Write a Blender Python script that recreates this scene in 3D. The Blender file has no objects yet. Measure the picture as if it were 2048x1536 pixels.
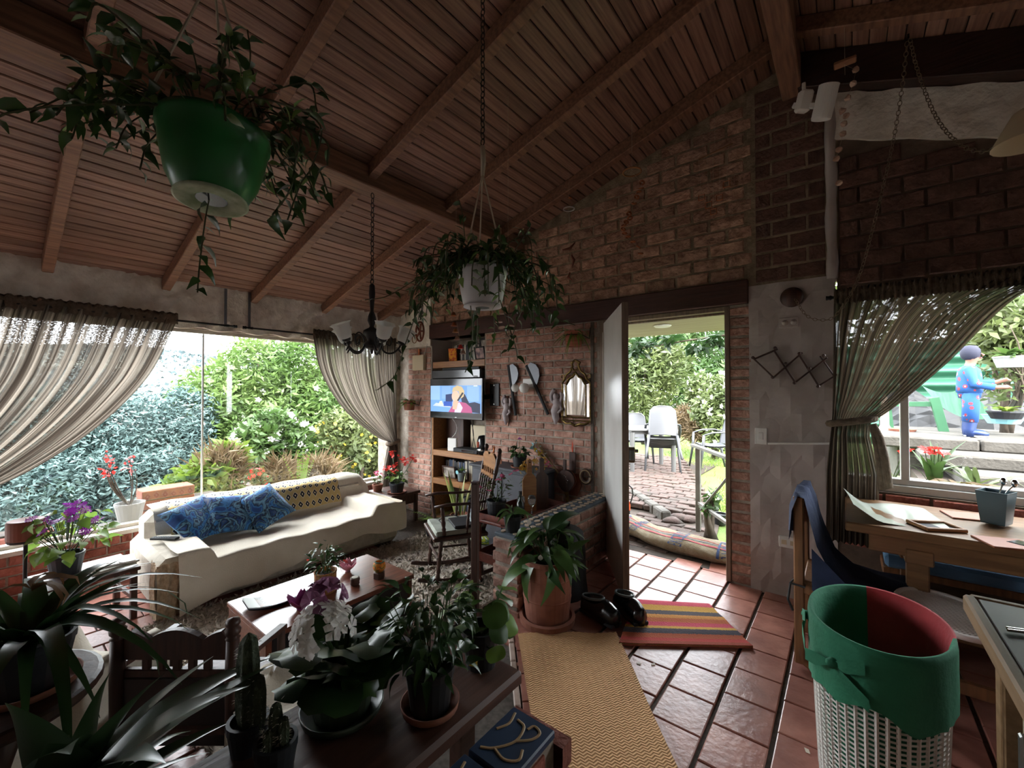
import bpy, bmesh, math, random
import numpy as np
from mathutils import Vector, Matrix, Euler

random.seed(7)
rng = np.random.default_rng(7)
SC = bpy.context.scene
COL = SC.collection
PI = math.pi

# ------------------------------------------------------------------ camera, sky, exposure
EYE = Vector((0.0, 0.0, 1.40))
F_PX, CX, CY = 840.0, 1024.0, 768.0
YAW, PIT = math.radians(38.5), math.radians(0.82)
cam_d = bpy.data.cameras.new('camera')
cam_d.sensor_width = 36.0
cam_d.lens = F_PX / 2048.0 * 36.0
cam_d.clip_start = 0.02
cam_d.clip_end = 400
cam = bpy.data.objects.new('camera', cam_d)
COL.objects.link(cam)
cam.location = EYE
cam.rotation_euler = (PI / 2 + PIT, 0, YAW)
SC.camera = cam

wd = bpy.data.worlds.new('overcast_sky')
SC.world = wd
wd.use_nodes = True
bgn = wd.node_tree.nodes['Background']
bgn.inputs[0].default_value = (0.90, 0.95, 1.0, 1)
bgn.inputs[1].default_value = 6.6
SC.view_settings.view_transform = 'Standard'
SC.view_settings.look = 'None'
SC.view_settings.gamma = 1.0
SC.view_settings.use_curve_mapping = False
SC.view_settings.exposure = 1.5
SC.cycles.use_denoising = True
SC.cycles.max_bounces = 10
SC.cycles.diffuse_bounces = 6
SC.cycles.glossy_bounces = 4
SC.cycles.transparent_max_bounces = 16
SC.cycles.sample_clamp_indirect = 8.0

sun_d = bpy.data.lights.new('veiled_sun', 'SUN')
sun_d.energy = 5.0
sun_d.angle = math.radians(25)
sun_d.color = (1.0, 0.96, 0.88)
sun = bpy.data.objects.new('veiled_sun', sun_d)
COL.objects.link(sun)
sun.rotation_euler = Vector((-.62, .34, -.72)).to_track_quat('-Z', 'Y').to_euler()

def portal(name, loc, rot, sx, sy):
    l = bpy.data.lights.new(name, 'AREA')
    l.shape = 'RECTANGLE'
    l.size, l.size_y = sx, sy
    l.cycles.is_portal = True
    o = bpy.data.objects.new(name, l)
    COL.objects.link(o)
    o.location, o.rotation_euler = loc, rot
    return o
portal('portal_garden_window', (-4.75, 0.5, 1.1), (0, -PI / 2, 0), 1.75, 5.4)
portal('portal_door', (-1.19, 3.62, 1.0), (-PI / 2, 0, 0), 0.98, 2.0)
portal('portal_dining_window', (0.95, 3.62, 1.40), (-PI / 2, 0, 0), 2.0, 1.25)

# ------------------------------------------------------------------ pixel -> direction (2048x1536 frame)
FW = Vector((-math.sin(YAW) * math.cos(PIT), math.cos(YAW) * math.cos(PIT), math.sin(PIT)))
RT = Vector((math.cos(YAW), math.sin(YAW), 0))
UP = RT.cross(FW)
def ray(x, y): return FW + RT * ((x - CX) / F_PX) + UP * ((CY - y) / F_PX)
def onz(x, y, z):
    d = ray(x, y); return EYE + d * ((z - EYE.z) / d.z)
def onx(x, y, X):
    d = ray(x, y); return EYE + d * (X / d.x)
def ony(x, y, Y):
    d = ray(x, y); return EYE + d * (Y / d.y)
def at(x, y, t): return EYE + ray(x, y) * t

# ------------------------------------------------------------------ materials
ALB = 1.0
def lin(c):
    if isinstance(c, str):
        c = [int(c[i:i + 2], 16) / 255 for i in (0, 2, 4)]
    return tuple(ALB * (x / 12.92 if x <= 0.04045 else ((x + 0.055) / 1.055) ** 2.4) for x in c[:3]) + (1.0,)
MATS = {}
def mat(name, col, rough=0.6, col2=None, ns=8.0, nd=4.0, stretch=None, rnd=0.0, bump=0.0, bs=None, metal=0.0,
        spec=0.5, trans=0.0, emit=0.0, ramp=(0.35, 0.65), alpha=1.0, coat=0.0, coords='Object', sheen=0.0):
    """One procedural surface: two colours mixed by noise, brightness varied per object, noise bump, optional translucency."""
    m = bpy.data.materials.new(name)
    MATS[name] = m
    m.use_nodes = True
    nt = m.node_tree; N = nt.nodes; L = nt.links
    bs_ = N['Principled BSDF']
    bs_.inputs['Roughness'].default_value = rough
    bs_.inputs['Metallic'].default_value = metal
    bs_.inputs['Specular IOR Level'].default_value = spec
    if coat: bs_.inputs['Coat Weight'].default_value = coat
    if sheen: bs_.inputs['Sheen Weight'].default_value = sheen
    src = None
    if col2 is not None or bump:
        tc = N.new('ShaderNodeTexCoord')
        mp = N.new('ShaderNodeMapping')
        if stretch: mp.inputs['Scale'].default_value = stretch
        L.new(tc.outputs[coords], mp.inputs['Vector'])
        if rnd or col2 is not None:
            oi = N.new('ShaderNodeObjectInfo')
            mu = N.new('ShaderNodeMath'); mu.operation = 'MULTIPLY'; mu.inputs[1].default_value = 31.0
            L.new(oi.outputs['Random'], mu.inputs[0])
            L.new(mu.outputs[0], mp.inputs['Location'])
        nz = N.new('ShaderNodeTexNoise')
        nz.inputs['Scale'].default_value = ns
        nz.inputs['Detail'].default_value = nd
        L.new(mp.outputs['Vector'], nz.inputs['Vector'])
    if col2 is not None:
        cr = N.new('ShaderNodeValToRGB')
        cr.color_ramp.elements[0].position = ramp[0]; cr.color_ramp.elements[0].color = lin(col)
        cr.color_ramp.elements[1].position = ramp[1]; cr.color_ramp.elements[1].color = lin(col2)
        L.new(nz.outputs['Fac'], cr.inputs['Fac'])
        src = cr.outputs['Color']
    if rnd:
        oi2 = N.new('ShaderNodeObjectInfo')
        mr = N.new('ShaderNodeMapRange')
        mr.inputs['To Min'].default_value = 1 - rnd; mr.inputs['To Max'].default_value = 1 + rnd
        L.new(oi2.outputs['Random'], mr.inputs['Value'])
        hs = N.new('ShaderNodeHueSaturation')
        if src: L.new(src, hs.inputs['Color'])
        else: hs.inputs['Color'].default_value = lin(col)
        L.new(mr.outputs[0], hs.inputs['Value'])
        src = hs.outputs['Color']
    if src: L.new(src, bs_.inputs['Base Color'])
    else: bs_.inputs['Base Color'].default_value = lin(col)
    if bump:
        bn = N.new('ShaderNodeBump'); bn.inputs['Strength'].default_value = bump
        bn.inputs['Distance'].default_value = 0.02
        if bs:
            nb = N.new('ShaderNodeTexNoise'); nb.inputs['Scale'].default_value = bs; nb.inputs['Detail'].default_value = 5
            L.new(mp.outputs['Vector'], nb.inputs['Vector']); L.new(nb.outputs['Fac'], bn.inputs['Height'])
        else: L.new(nz.outputs['Fac'], bn.inputs['Height'])
        L.new(bn.outputs['Normal'], bs_.inputs['Normal'])
    if emit:
        bs_.inputs['Emission Strength'].default_value = emit
        if src: L.new(src, bs_.inputs['Emission Color'])
        else: bs_.inputs['Emission Color'].default_value = lin(col)
    out = N['Material Output']
    sh = bs_.outputs[0]
    if trans:
        tr = N.new('ShaderNodeBsdfTranslucent')
        if src: L.new(src, tr.inputs['Color'])
        else: tr.inputs['Color'].default_value = lin(col)
        mx = N.new('ShaderNodeMixShader'); mx.inputs['Fac'].default_value = trans
        L.new(sh, mx.inputs[1]); L.new(tr.outputs[0], mx.inputs[2]); sh = mx.outputs[0]
    if alpha < 1:
        tp = N.new('ShaderNodeBsdfTransparent')
        ma = N.new('ShaderNodeMixShader'); ma.inputs['Fac'].default_value = alpha
        L.new(tp.outputs[0], ma.inputs[1]); L.new(sh, ma.inputs[2]); sh = ma.outputs[0]
    if sh is not bs_.outputs[0]: L.new(sh, out.inputs['Surface'])
    return m
def glass_mat(name, tint='FFFFFF', refl=0.03, rough=0.02):
    """Thin pane: see-through with a faint mirror, the way single window glass behaves."""
    m = bpy.data.materials.new(name); MATS[name] = m
    m.use_nodes = True
    nt = m.node_tree; N = nt.nodes; L = nt.links
    N.remove(N['Principled BSDF'])
    tp = N.new('ShaderNodeBsdfTransparent'); tp.inputs[0].default_value = lin(tint)
    gl = N.new('ShaderNodeBsdfGlossy'); gl.inputs['Roughness'].default_value = rough
    mx = N.new('ShaderNodeMixShader'); mx.inputs['Fac'].default_value = refl
    L.new(tp.outputs[0], mx.inputs[1]); L.new(gl.outputs[0], mx.inputs[2])
    L.new(mx.outputs[0], N['Material Output'].inputs['Surface'])
    return m

# ------------------------------------------------------------------ objects
def tag(o, label=None, cat=None, group=None, kind=None):
    if label: o['label'] = label
    if cat: o['category'] = cat
    if group: o['group'] = group
    if kind: o['kind'] = kind
    return o
def empty(name, loc=(0, 0, 0), rz=0.0, label=None, cat=None, group=None, kind=None, parent=None):
    o = bpy.data.objects.new(name, None)
    o.empty_display_size = 0.05
    COL.objects.link(o)
    o.location = loc; o.rotation_euler = (0, 0, rz)
    if parent: o.parent = parent
    return tag(o, label, cat, group, kind)
def place(name, me, parent=None, loc=(0, 0, 0), rot=(0, 0, 0), scale=(1, 1, 1), mtx=None):
    o = bpy.data.objects.new(name, me)
    COL.objects.link(o)
    if parent is not None: o.parent = parent
    if mtx is not None: o.matrix_local = mtx
    else:
        o.location = loc; o.rotation_euler = rot; o.scale = scale
    return o
def copy_tree(o, parent=None):
    c = o.copy(); COL.objects.link(c); c.parent = parent
    for ch in list(o.children): copy_tree(ch, c)
    return c

class MB:
    """Collects vertices and faces; build() links them as ONE mesh object."""
    def __init__(s): s.v = []; s.f = []; s.uv = {}; s.mi = []
    def add(s, vs, fs):
        b = len(s.v)
        s.v += [tuple(p) for p in vs]
        s.f += [tuple(i + b for i in f) for f in fs]
        return s
    def box(s, x0, x1, y0, y1, z0, z1):
        return s.add([(x0, y0, z0), (x1, y0, z0), (x1, y1, z0), (x0, y1, z0), (x0, y0, z1), (x1, y0, z1), (x1, y1, z1), (x0, y1, z1)],
                     [(0, 3, 2, 1), (4, 5, 6, 7), (0, 1, 5, 4), (1, 2, 6, 5), (2, 3, 7, 6), (3, 0, 4, 7)])
    def cbox(s, c, d, ch=0.004, m=None):
        """chamfered box: centre, size"""
        x, y, z = d[0] / 2, d[1] / 2, d[2] / 2
        ch = min(ch, x * .45, y * .45, z * .45)
        vs = []
        for sx in (-1, 1):
            for sy in (-1, 1):
                for sz in (-1, 1):
                    vs += [(sx * x, sy * (y - ch), sz * (z - ch)), (sx * (x - ch), sy * y, sz * (z - ch)), (sx * (x - ch), sy * (y - ch), sz * z)]
        I = lambda a, b, c_, k: (a * 4 + b * 2 + c_) * 3 + k
        fs = []
        for a in (0, 1): fs.append([I(a, 0, 0, 0), I(a, 1, 0, 0), I(a, 1, 1, 0), I(a, 0, 1, 0)])
        for b in (0, 1): fs.append([I(0, b, 0, 1), I(1, b, 0, 1), I(1, b, 1, 1), I(0, b, 1, 1)])
        for c_ in (0, 1): fs.append([I(0, 0, c_, 2), I(1, 0, c_, 2), I(1, 1, c_, 2), I(0, 1, c_, 2)])
        for b in (0, 1):
            for c_ in (0, 1): fs.append([I(0, b, c_, 1), I(1, b, c_, 1), I(1, b, c_, 2), I(0, b, c_, 2)])
        for a in (0, 1):
            for c_ in (0, 1): fs.append([I(a, 0, c_, 0), I(a, 1, c_, 0), I(a, 1, c_, 2), I(a, 0, c_, 2)])
            for b in (0, 1): fs.append([I(a, b, 0, 0), I(a, b, 1, 0), I(a, b, 1, 1), I(a, b, 0, 1)])
            for b in (0, 1):
                for c_ in (0, 1): fs.append([I(a, b, c_, 0), I(a, b, c_, 1), I(a, b, c_, 2)])
        vv = [Vector(p) for p in vs]
        if m is not None: vv = [m @ p for p in vv]
        vv = [p + Vector(c) for p in vv]
        # outward winding
        cc = Vector(c); out = []
        for f in fs:
            n = (vv[f[1]] - vv[f[0]]).cross(vv[f[2]] - vv[f[0]])
            mid = sum((vv[i] for i in f), Vector()) / len(f)
            out.append(f if n.dot(mid - cc) > 0 else f[::-1])
        return s.add(vv, out)
    def bar(s, a, b, w, h, ch=0.003, roll=0.0):
        """chamfered bar from a to b; w sideways, h along the up side"""
        a, b = Vector(a), Vector(b); d = b - a
        q = d.to_track_quat('Y', 'Z').to_matrix()
        if roll: q = q @ Matrix.Rotation(roll, 3, 'Y')
        return s.cbox((a + b) / 2, (w, d.length, h), ch, q)
    def tube(s, pts, r, seg=6, cap=True, flat=1.0):
        pts = [Vector(p) for p in pts]; n = len(pts)
        rs = r if isinstance(r, (list, tuple)) else [r] * n
        vs = []; prev = None
        for i, p in enumerate(pts):
            t = (pts[min(i + 1, n - 1)] - pts[max(i - 1, 0)])
            t = t.normalized() if t.length > 1e-9 else Vector((0, 0, 1))
            if prev is None:
                u = t.cross(Vector((0, 0, 1)))
                if u.length < 1e-3: u = t.cross(Vector((0, 1, 0)))
            else: u = prev - t * prev.dot(t)
            u.normalize(); prev = u; w = t.cross(u)
            for k in range(seg):
                a = 2 * PI * k / seg
                vs.append(p + (u * math.cos(a) + w * math.sin(a) * flat) * rs[i])
        fs = []
        for i in range(n - 1):
            for k in range(seg):
                k2 = (k + 1) % seg
                fs.append((i * seg + k, i * seg + k2, (i + 1) * seg + k2, (i + 1) * seg + k))
        if cap:
            fs.append(tuple(range(seg))[::-1]); fs.append(tuple((n - 1) * seg + k for k in range(seg)))
        return s.add(vs, fs)
    def lathe(s, prof, seg=16, c=(0, 0, 0), cap=(True, True), wob=None, m=None):
        vs = []; n = len(prof)
        for i, (r, z) in enumerate(prof):
            for k in range(seg):
                a = 2 * PI * k / seg
                rr = r * (wob(a, i) if wob else 1)
                p = Vector((rr * math.cos(a), rr * math.sin(a), z))
                if m is not None: p = m @ p
                vs.append(p + Vector(c))
        fs = []
        for i in range(n - 1):
            for k in range(seg):
                k2 = (k + 1) % seg
                fs.append((i * seg + k, i * seg + k2, (i + 1) * seg + k2, (i + 1) * seg + k))
        if cap[0]: fs.append(tuple(range(seg))[::-1])
        if cap[1]: fs.append(tuple((n - 1) * seg + k for k in range(seg)))
        return s.add(vs, fs)
    def grid(s, rows, closed=False, uv=True, flip=False):
        """rows: list of equal-length point lists"""
        b = len(s.v); nr, nc = len(rows), len(rows[0])
        for r in rows: s.v += [tuple(p) for p in r]
        for i in range(nr - 1):
            for j in range(nc if closed else nc - 1):
                j2 = (j + 1) % nc
                f = (b + i * nc + j, b + i * nc + j2, b + (i + 1) * nc + j2, b + (i + 1) * nc + j)
                if flip: f = f[::-1]
                if uv:
                    u0, u1 = j / max(nc - 1, 1), (j + 1) / max(nc - 1, 1); v0, v1 = i / (nr - 1), (i + 1) / (nr - 1)
                    q = [(u0, v0), (u1, v0), (u1, v1), (u0, v1)]
                    s.uv[len(s.f)] = q[::-1] if flip else q
                s.f.append(f)
        return s
    def slab(s, pts, thick, up=(0, 0, 1)):
        """flat polygon pts (3D) given thickness along up"""
        u = Vector(up) * thick; n = len(pts)
        vs = [Vector(p) for p in pts] + [Vector(p) + u for p in pts]
        fs = [tuple(range(n))[::-1], tuple(range(n, 2 * n))]
        for i in range(n): fs.append((i, (i + 1) % n, n + (i + 1) % n, n + i))
        return s.add(vs, fs)
    def xf(s, m):
        s.v = [tuple(m @ Vector(p)) for p in s.v]; return s
    def mesh(s, name, m, smooth=False, fixn=False):
        me = bpy.data.meshes.new(name)
        me.from_pydata(s.v, [], s.f)
        if s.uv:
            ul = me.uv_layers.new(name='UVMap')
            for pi, q in s.uv.items():
                ls = me.polygons[pi].loop_start
                for k, c in enumerate(q): ul.data[ls + k].uv = c
        if fixn:
            bm = bmesh.new(); bm.from_mesh(me); bmesh.ops.recalc_face_normals(bm, faces=bm.faces); bm.to_mesh(me); bm.free()
        if smooth:
            me.polygons.foreach_set('use_smooth', [True] * len(me.polygons))
        me.materials.append(MATS[m] if isinstance(m, str) else m)
        me.update()
        return me
    def build(s, name, m, parent=None, loc=(0, 0, 0), rot=(0, 0, 0), smooth=False, fixn=False):
        return place(name, s.mesh(name, m, smooth, fixn), parent, loc, rot)

def np_mesh(name, V, Fq, m, smooth=False):
    """quads from numpy arrays"""
    me = bpy.data.meshes.new(name)
    nv, nf = len(V), len(Fq); k = Fq.shape[1]
    me.vertices.add(nv); me.vertices.foreach_set('co', np.asarray(V, dtype=np.float32).ravel())
    me.loops.add(nf * k); me.loops.foreach_set('vertex_index', Fq.astype(np.int32).ravel())
    me.polygons.add(nf); me.polygons.foreach_set('loop_start', np.arange(0, nf * k, k, dtype=np.int32))
    me.update(calc_edges=True)
    if smooth: me.polygons.foreach_set('use_smooth', np.ones(nf, dtype=bool))
    me.materials.append(MATS[m] if isinstance(m, str) else m)
    return me
def leaf_cloud(name, P, size, m, parent=None, elong=0.45, up=0.0, var=0.5, droop=None, loc=(0, 0, 0)):
    """folded pointed leaves (two triangles-quads each) at points P, random attitude"""
    P = np.asarray(P, dtype=float); n = len(P)
    d = rng.normal(size=(n, 3)); d[:, 2] = d[:, 2] * 0.7 + up
    d /= np.linalg.norm(d, axis=1)[:, None]
    q = rng.normal(size=(n, 3)); w = np.cross(d, q); w /= np.linalg.norm(w, axis=1)[:, None]
    u = np.cross(w, d)
    s = size * (1 + var * (rng.random(n) - 0.5) * 2)
    s = s[:, None]
    a = P; b = P + d * s * .45 + w * s * elong * .5 + u * s * .08; c = P + d * s - u * s * .1; e = P + d * s * .45 - w * s * elong * .5 + u * s * .08
    V = np.stack([a, b, c, e], 1).reshape(-1, 3)
    Fq = np.arange(n * 4).reshape(-1, 4)
    return place(name, np_mesh(name, V, Fq, m), parent, loc)
def blob_pts(blobs, n, shell=0.55):
    """points in the outer part of ellipsoids [(c, (rx,ry,rz))]"""
    w = np.array([b[1][0] * b[1][1] + b[1][1] * b[1][2] + b[1][0] * b[1][2] for b in blobs]); w = w / w.sum()
    out = []
    for (c, r), k in zip(blobs, (w * n).astype(int)):
        d = rng.normal(size=(k, 3)); d /= np.linalg.norm(d, axis=1)[:, None]
        rad = shell + (1 - shell) * rng.random(k) ** .6
        d = d * rad[:, None] * (1 + .12 * np.sin(d[:, :1] * 9 + d[:, 1:2] * 7))
        out.append(np.array(c) + d * np.array(r))
    return np.concatenate(out)
def leaf_mesh(name, L, W, m, n=5, fold=0.25, curl=0.3, shape=0.55, tipw=0.0):
    """single leaf along +Y from the origin, folded on its midrib and curling down"""
    mb = MB(); rows = []
    for i in range(n + 1):
        t = i / n
        w = W * .5 * (math.sin(PI * t ** shape) if 0 < t < 1 else tipw)
        w = max(w, 0.0008)
        a = -curl * t * t
        y = L * t * math.cos(a * .6); z = L * t * math.sin(a)
        rows.append([(-w, y, z + w * fold), (0, y, z), (w, y, z + w * fold)])
    mb.grid(rows, uv=False)
    return mb.mesh(name, m, smooth=True)
def look_mtx(loc, d, roll=0.0, scale=1.0):
    """frame at loc whose +Y runs along d, +Z as upward as can be"""
    d = Vector(d).normalized()
    q = d.to_track_quat('Y', 'Z').to_matrix().to_4x4()
    return Matrix.Translation(loc) @ q @ Matrix.Rotation(roll, 4, 'Y') @ Matrix.Scale(scale, 4)
def arc(a, b, sag, n=8, side=(0, 0, -1)):
    a, b = Vector(a), Vector(b); s = Vector(side)
    return [a.lerp(b, i / n) + s * sag * 4 * (i / n) * (1 - i / n) for i in range(n + 1)]
# ------------------------------------------------------------------ room materials
mat('mortar', 'ADA295', .95, '8E8275', ns=14, bump=.5, bs=60)
mat('brick', 'BA9382', .9, '996F60', ns=16, rnd=.22, bump=.6, bs=45)
mat('brick_dark', 'B8937C', .92, '8E6A56', ns=12, rnd=.25, bump=.9, bs=40)
mat('mortar_dark', '97866F', .95, '75654F', ns=14, bump=.5, bs=60)
mat('brick_red', 'A8685A', .9, '87493B', ns=16, rnd=.2, bump=.6, bs=45)
mat('tile', 'A97566', .34, '8E5C50', ns=9, rnd=.16, bump=.12, bs=40, spec=.5)
mat('grout', '5E564E', .95, '463F39', ns=40)
mat('board', '94705E', .42, '735143', ns=5, stretch=(14, .6, 14), rnd=.22, bump=.15, spec=.5)
mat('timber', '8E6750', .5, '6C4C3B', ns=6, stretch=(9, .7, 9), rnd=.12, bump=.15)
mat('timber_dark', '3A2119', .55, '2A1712', ns=6, stretch=(.7, 9, 9), bump=.15)
mat('plaster_rough', 'F0EADF', .95, 'D2C8BA', ns=9, bump=1.0, bs=16)
mat('plaster_pier', 'BDB3AD', .92, 'A39891', ns=3, bump=.35, bs=12)
mat('white_paint', 'EAE9E4', .35, 'DCDAD4', ns=3)
mat('frame_wood', '8B7765', .5, '6E5C4D', ns=8, stretch=(8, 8, .8))
mat('alu', 'C4C2BE', .4)
mat('sill_white', 'CFC8BD', .6, 'B8AFA2', ns=6)
mat('lintel', '4A2A20', .55, '3A2019', ns=5, stretch=(.6, 9, 9), bump=.1)
glass_mat('pane')
mat('steel', '8C8C8A', .35, metal=.9)
mat('black_metal', '1B1A1A', .45, metal=.4)
mat('silicone', 'E6EAE6', .5)

XL, YB = -4.60, 3.41            # left wall, back wall (inner faces)
ZL = -0.12                      # sunken living floor
XR, YF = 2.6, -2.9              # walls behind and beside the camera
RX = -0.27                      # ridge
def ceil_l(x): return 2.345 + .298 * (x - XL)
ZR = ceil_l(RX)
def ceil_r(x): return ZR - .36 * (x - RX)

# ------------------------------------------------------------------ floor
fl = tag(MB().box(-1.78, XR, YF, YB + .30, -.30, -.012).build('floor', 'grout'), kind='structure')
def tile_mesh(w, h, ch=.004, t=.014):
    mb = MB()
    vs = [(-w / 2, -h / 2, 0), (w / 2, -h / 2, 0), (w / 2, h / 2, 0), (-w / 2, h / 2, 0)]
    rings = [[(x, y, -t) for x, y, _ in vs], [(x, y, -ch * .6) for x, y, _ in vs], [(x * (1 - 2 * ch / w), y * (1 - 2 * ch / h), 0) for x, y, _ in vs]]
    mb.v = [p for r in rings for p in r]
    for i in range(2):
        for k in range(4): mb.f.append((i * 4 + k, i * 4 + (k + 1) % 4, i * 4 + 4 + (k + 1) % 4, i * 4 + 4 + k))
    mb.f.append((8, 9, 10, 11))
    return mb.mesh('tile', 'tile')
PX, PY = .2215, .2272
tm = tile_mesh(PX - .018, PY - .007)
# diagonal step between the two half walls: entry floor lies right of this line
SA, SB = Vector((-1.66, 2.07, 0)), Vector((-.72, 1.02, 0))
def right_of_step(x, y):
    d = SB - SA
    return d.x * (y - SA.y) - d.y * (x - SA.x)
for i in range(-6, 8):
    x = -.3515 + i * PX
    off = 0 if i % 2 == 0 else PY * .5
    for j in range(-4, 8):
        y = 2.04 + off + j * PY
        if y > (3.66 if -1.66 < x < -.68 else 3.44) or y < .9 or x < -1.72 or x > 1.35: continue
        if y < 2.1 and right_of_step(x, y) < .06: continue
        place('tile', tm, fl, (x, y, random.uniform(-.0012, .0012)), (0, 0, random.uniform(-.006, .006)))
# sunken living-room floor
mb = MB().box(XL, -.70, YF, YB + .02, -.34, ZL - .012)
fl2 = tag(mb.build('floor_living', 'grout'), kind='structure')
for i in range(13):
    for j in range(15):
        x, y = -4.49 + i * PX, -.9 + j * PY + (PY / 2 if i % 2 else 0)
        if right_of_step(x, y) > -.07 and y > .9: continue
        if -3.3 < x < -1.9 and .95 < y < 2.7: continue                       # under the shag rug and coffee table
        place('tile', tm, fl2, (x, y, ZL + random.uniform(-.001, .001)), (0, 0, random.uniform(-.006, .006)))
# raised nosing of pale strips along the step
st = empty('trim_1', SA, math.atan2((SB - SA).y, (SB - SA).x), kind='structure')
Ls = (SB - SA).length
MB().box(0, Ls, -.012, .0, ZL, -.006).build('riser', 'grout', st)
nb = 9
mat('nosing', 'B9A79A', .4, 'A08C80', ns=10, rnd=.12)
bm_n = MB().cbox((0, 0, 0), (Ls / nb - .006, .030, .022), .006).mesh('nosing_strip', 'nosing')
bm_r = MB().cbox((0, 0, 0), (Ls / nb - .006, .012, -ZL - .03), .003).mesh('riser_tile', 'nosing')
for k in range(nb):
    place('nosing_strip', bm_n, st, ((k + .5) * Ls / nb, -.01, -.004))
    place('riser_tile', bm_r, st, ((k + .5) * Ls / nb, -.016, ZL / 2 - .008))
for k in range(5):
    place('edge_tile', MATS and MB().cbox((0, 0, 0), (.18, .065, .016), .003).mesh('edge_tile', 'tile') if k == 0 else bpy.data.objects['edge_tile'].data, st, (.10 + k * .185, .045, -.0075))

# ------------------------------------------------------------------ bricks
def brick_mesh(w, h, seed, m, rough=.003, d=.03, ch=.006):
    """a brick laid in a wall that faces -Y; front a little uneven, edges worn"""
    r = random.Random(seed); mb = MB(); nx, nz = 4, 2
    rows = []
    for k in range(nz + 1):
        rows.append([(-w / 2 + ch + (w - 2 * ch) * i / nx + r.uniform(-.3, .3) * rough * 2 * (0 if 0 < i < nx and 0 < k < nz else 1), -d + r.uniform(-1, .6) * rough,
                      -h / 2 + ch + (h - 2 * ch) * k / nz + r.uniform(-.4, .4) * rough) for i in range(nx + 1)])
    mb.grid(rows, uv=False)
    ring_i = [i for i in range(nx + 1)] + [(nx + 1) * k + nx for k in range(1, nz + 1)] + [(nx + 1) * nz + i for i in range(nx - 1, -1, -1)] + [(nx + 1) * k for k in range(nz - 1, 0, -1)]
    b = len(mb.v); n = len(ring_i)
    for q in ring_i:
        x, y, z = mb.v[q]
        sx = 0 if abs(x) < w / 2 - ch * 2.5 else (1 if x > 0 else -1); sz = 0 if abs(z) < h / 2 - ch * 2.5 else (1 if z > 0 else -1)
        mb.v.append((x + sx * ch, -d + ch * .8, z + sz * ch))
    for q in ring_i:
        x, y, z = mb.v[b + ring_i.index(q)]
        mb.v.append((x, .02, z))
    for k in range(n):
        k2 = (k + 1) % n
        mb.f.append((ring_i[k2], ring_i[k], b + k, b + k2))
        mb.f.append((b + k2, b + k, b + n + k, b + n + k2))
    return mb.mesh('brick', m)
BL = [brick_mesh(.208, .054, i, 'brick') for i in range(6)]
BG = [brick_mesh(.225, .083, 20 + i, 'brick_dark', rough=.006) for i in range(6)]
BR = [brick_mesh(.19, .058, 40 + i, 'brick_red') for i in range(6)]
def course(parent, meshes, w, pitch_x, pitch_z, x0, x1, z0, z1, pos, rz=0.0, off=0.5, test=None, jit=.003, start=0.0):
    """lay running-bond courses; pos(x, z) -> location, bricks face -Y turned by rz"""
    nz = int(round((z1 - z0) / pitch_z)); pz = (z1 - z0) / nz
    for k in range(nz):
        z = z0 + (k + .5) * pz
        s = x0 - (pitch_x * off if k % 2 else 0) + start
        while s < x1 - .02:
            a, b = max(s, x0), min(s + pitch_x, x1)
            if b - a > .05:
                xm, wd_ = (a + b) / 2, (b - a) - (pitch_x - w)
                if wd_ > .03 and (test is None or test(xm, z, b - a)):
                    place('brick', random.choice(meshes), parent, pos(xm, z), (0, random.uniform(-.012, .012), rz), (wd_ / w, 1, pz / pitch_z * random.uniform(.97, 1.03)))
            s += pitch_x

# ------------------------------------------------------------------ back wall (gable end): TV niche, door, dining window
NX0, NX1 = -3.97, -3.09
DX0, DX1, DZ = -1.66, -.70, 2.02
WX0, WX1, WZ0, WZ1 = -.03, 2.1, .80, 2.03
T = .17
wb = MB()
wb.box(XL - .2, NX0, YB, YB + T + .3, ZL - .1, 2.02)
wb.box(NX0, NX1, YB + .34, YB + .42, ZL - .1, 2.02)                 # niche back
wb.box(NX0, NX1, YB + .1, YB + .42, 2.02, 2.2)
wb.box(NX1, DX0 - .05, YB, YB + T + .25, ZL - .1, 2.02)
wb.box(DX1 + .03, -.54, YB, YB + T, -.1, 2.02)
wb.box(XL - .2, -.54, YB + .001, YB + T, 2.02, 2.20)
wall_back = tag(wb.build('wall_back', 'mortar'), kind='structure')
course(wall_back, BL, .208, .220, .066, NX1 + .012, DX0 - .075, ZL, 2.015, lambda x, z: (x, YB + .024, z))
course(wall_back, BL, .208, .220, .066, -4.42, NX0 - .004, ZL, 1.93, lambda x, z: (x, YB + .024, z))
course(wall_back, BL, .208, .170, .074, DX1 + .055, -.545, .0, 2.01, lambda x, z: (x, YB + .022, z), off=0)
# niche cheeks get a few bricks of their own
course(wall_back, BL, .208, .22, .066, YB + .03, YB + .34, .3, 1.0, lambda x, z: (NX1 + .002, x, z), rz=-PI / 2, off=.3)

gb = MB()
def gable(mb, x0, x1, z0, y0, y1):
    zs = lambda x: (ceil_l(x) if x < RX else ceil_r(x)) + .03
    pts = [(x0, y0, z0), (x1, y0, z0), (x1, y0, zs(x1))]
    if x0 < RX < x1: pts.append((RX, y0, zs(RX)))
    pts.append((x0, y0, zs(x0)))
    return mb.slab(pts, y1 - y0, (0, 1, 0))
gable(gb, NX0, -.50, 2.19, YB, YB + T)
wall_gable = tag(gb.build('wall_gable', 'mortar_dark', fixn=True), kind='structure')
course(wall_gable, BG, .225, .243, .0985, NX0 + .01, -.51, 2.20, 3.66, lambda x, z: (x, YB + .022, z),
       test=lambda x, z, w: z + .05 < ceil_l(x - w * .4) - .0)
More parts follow.
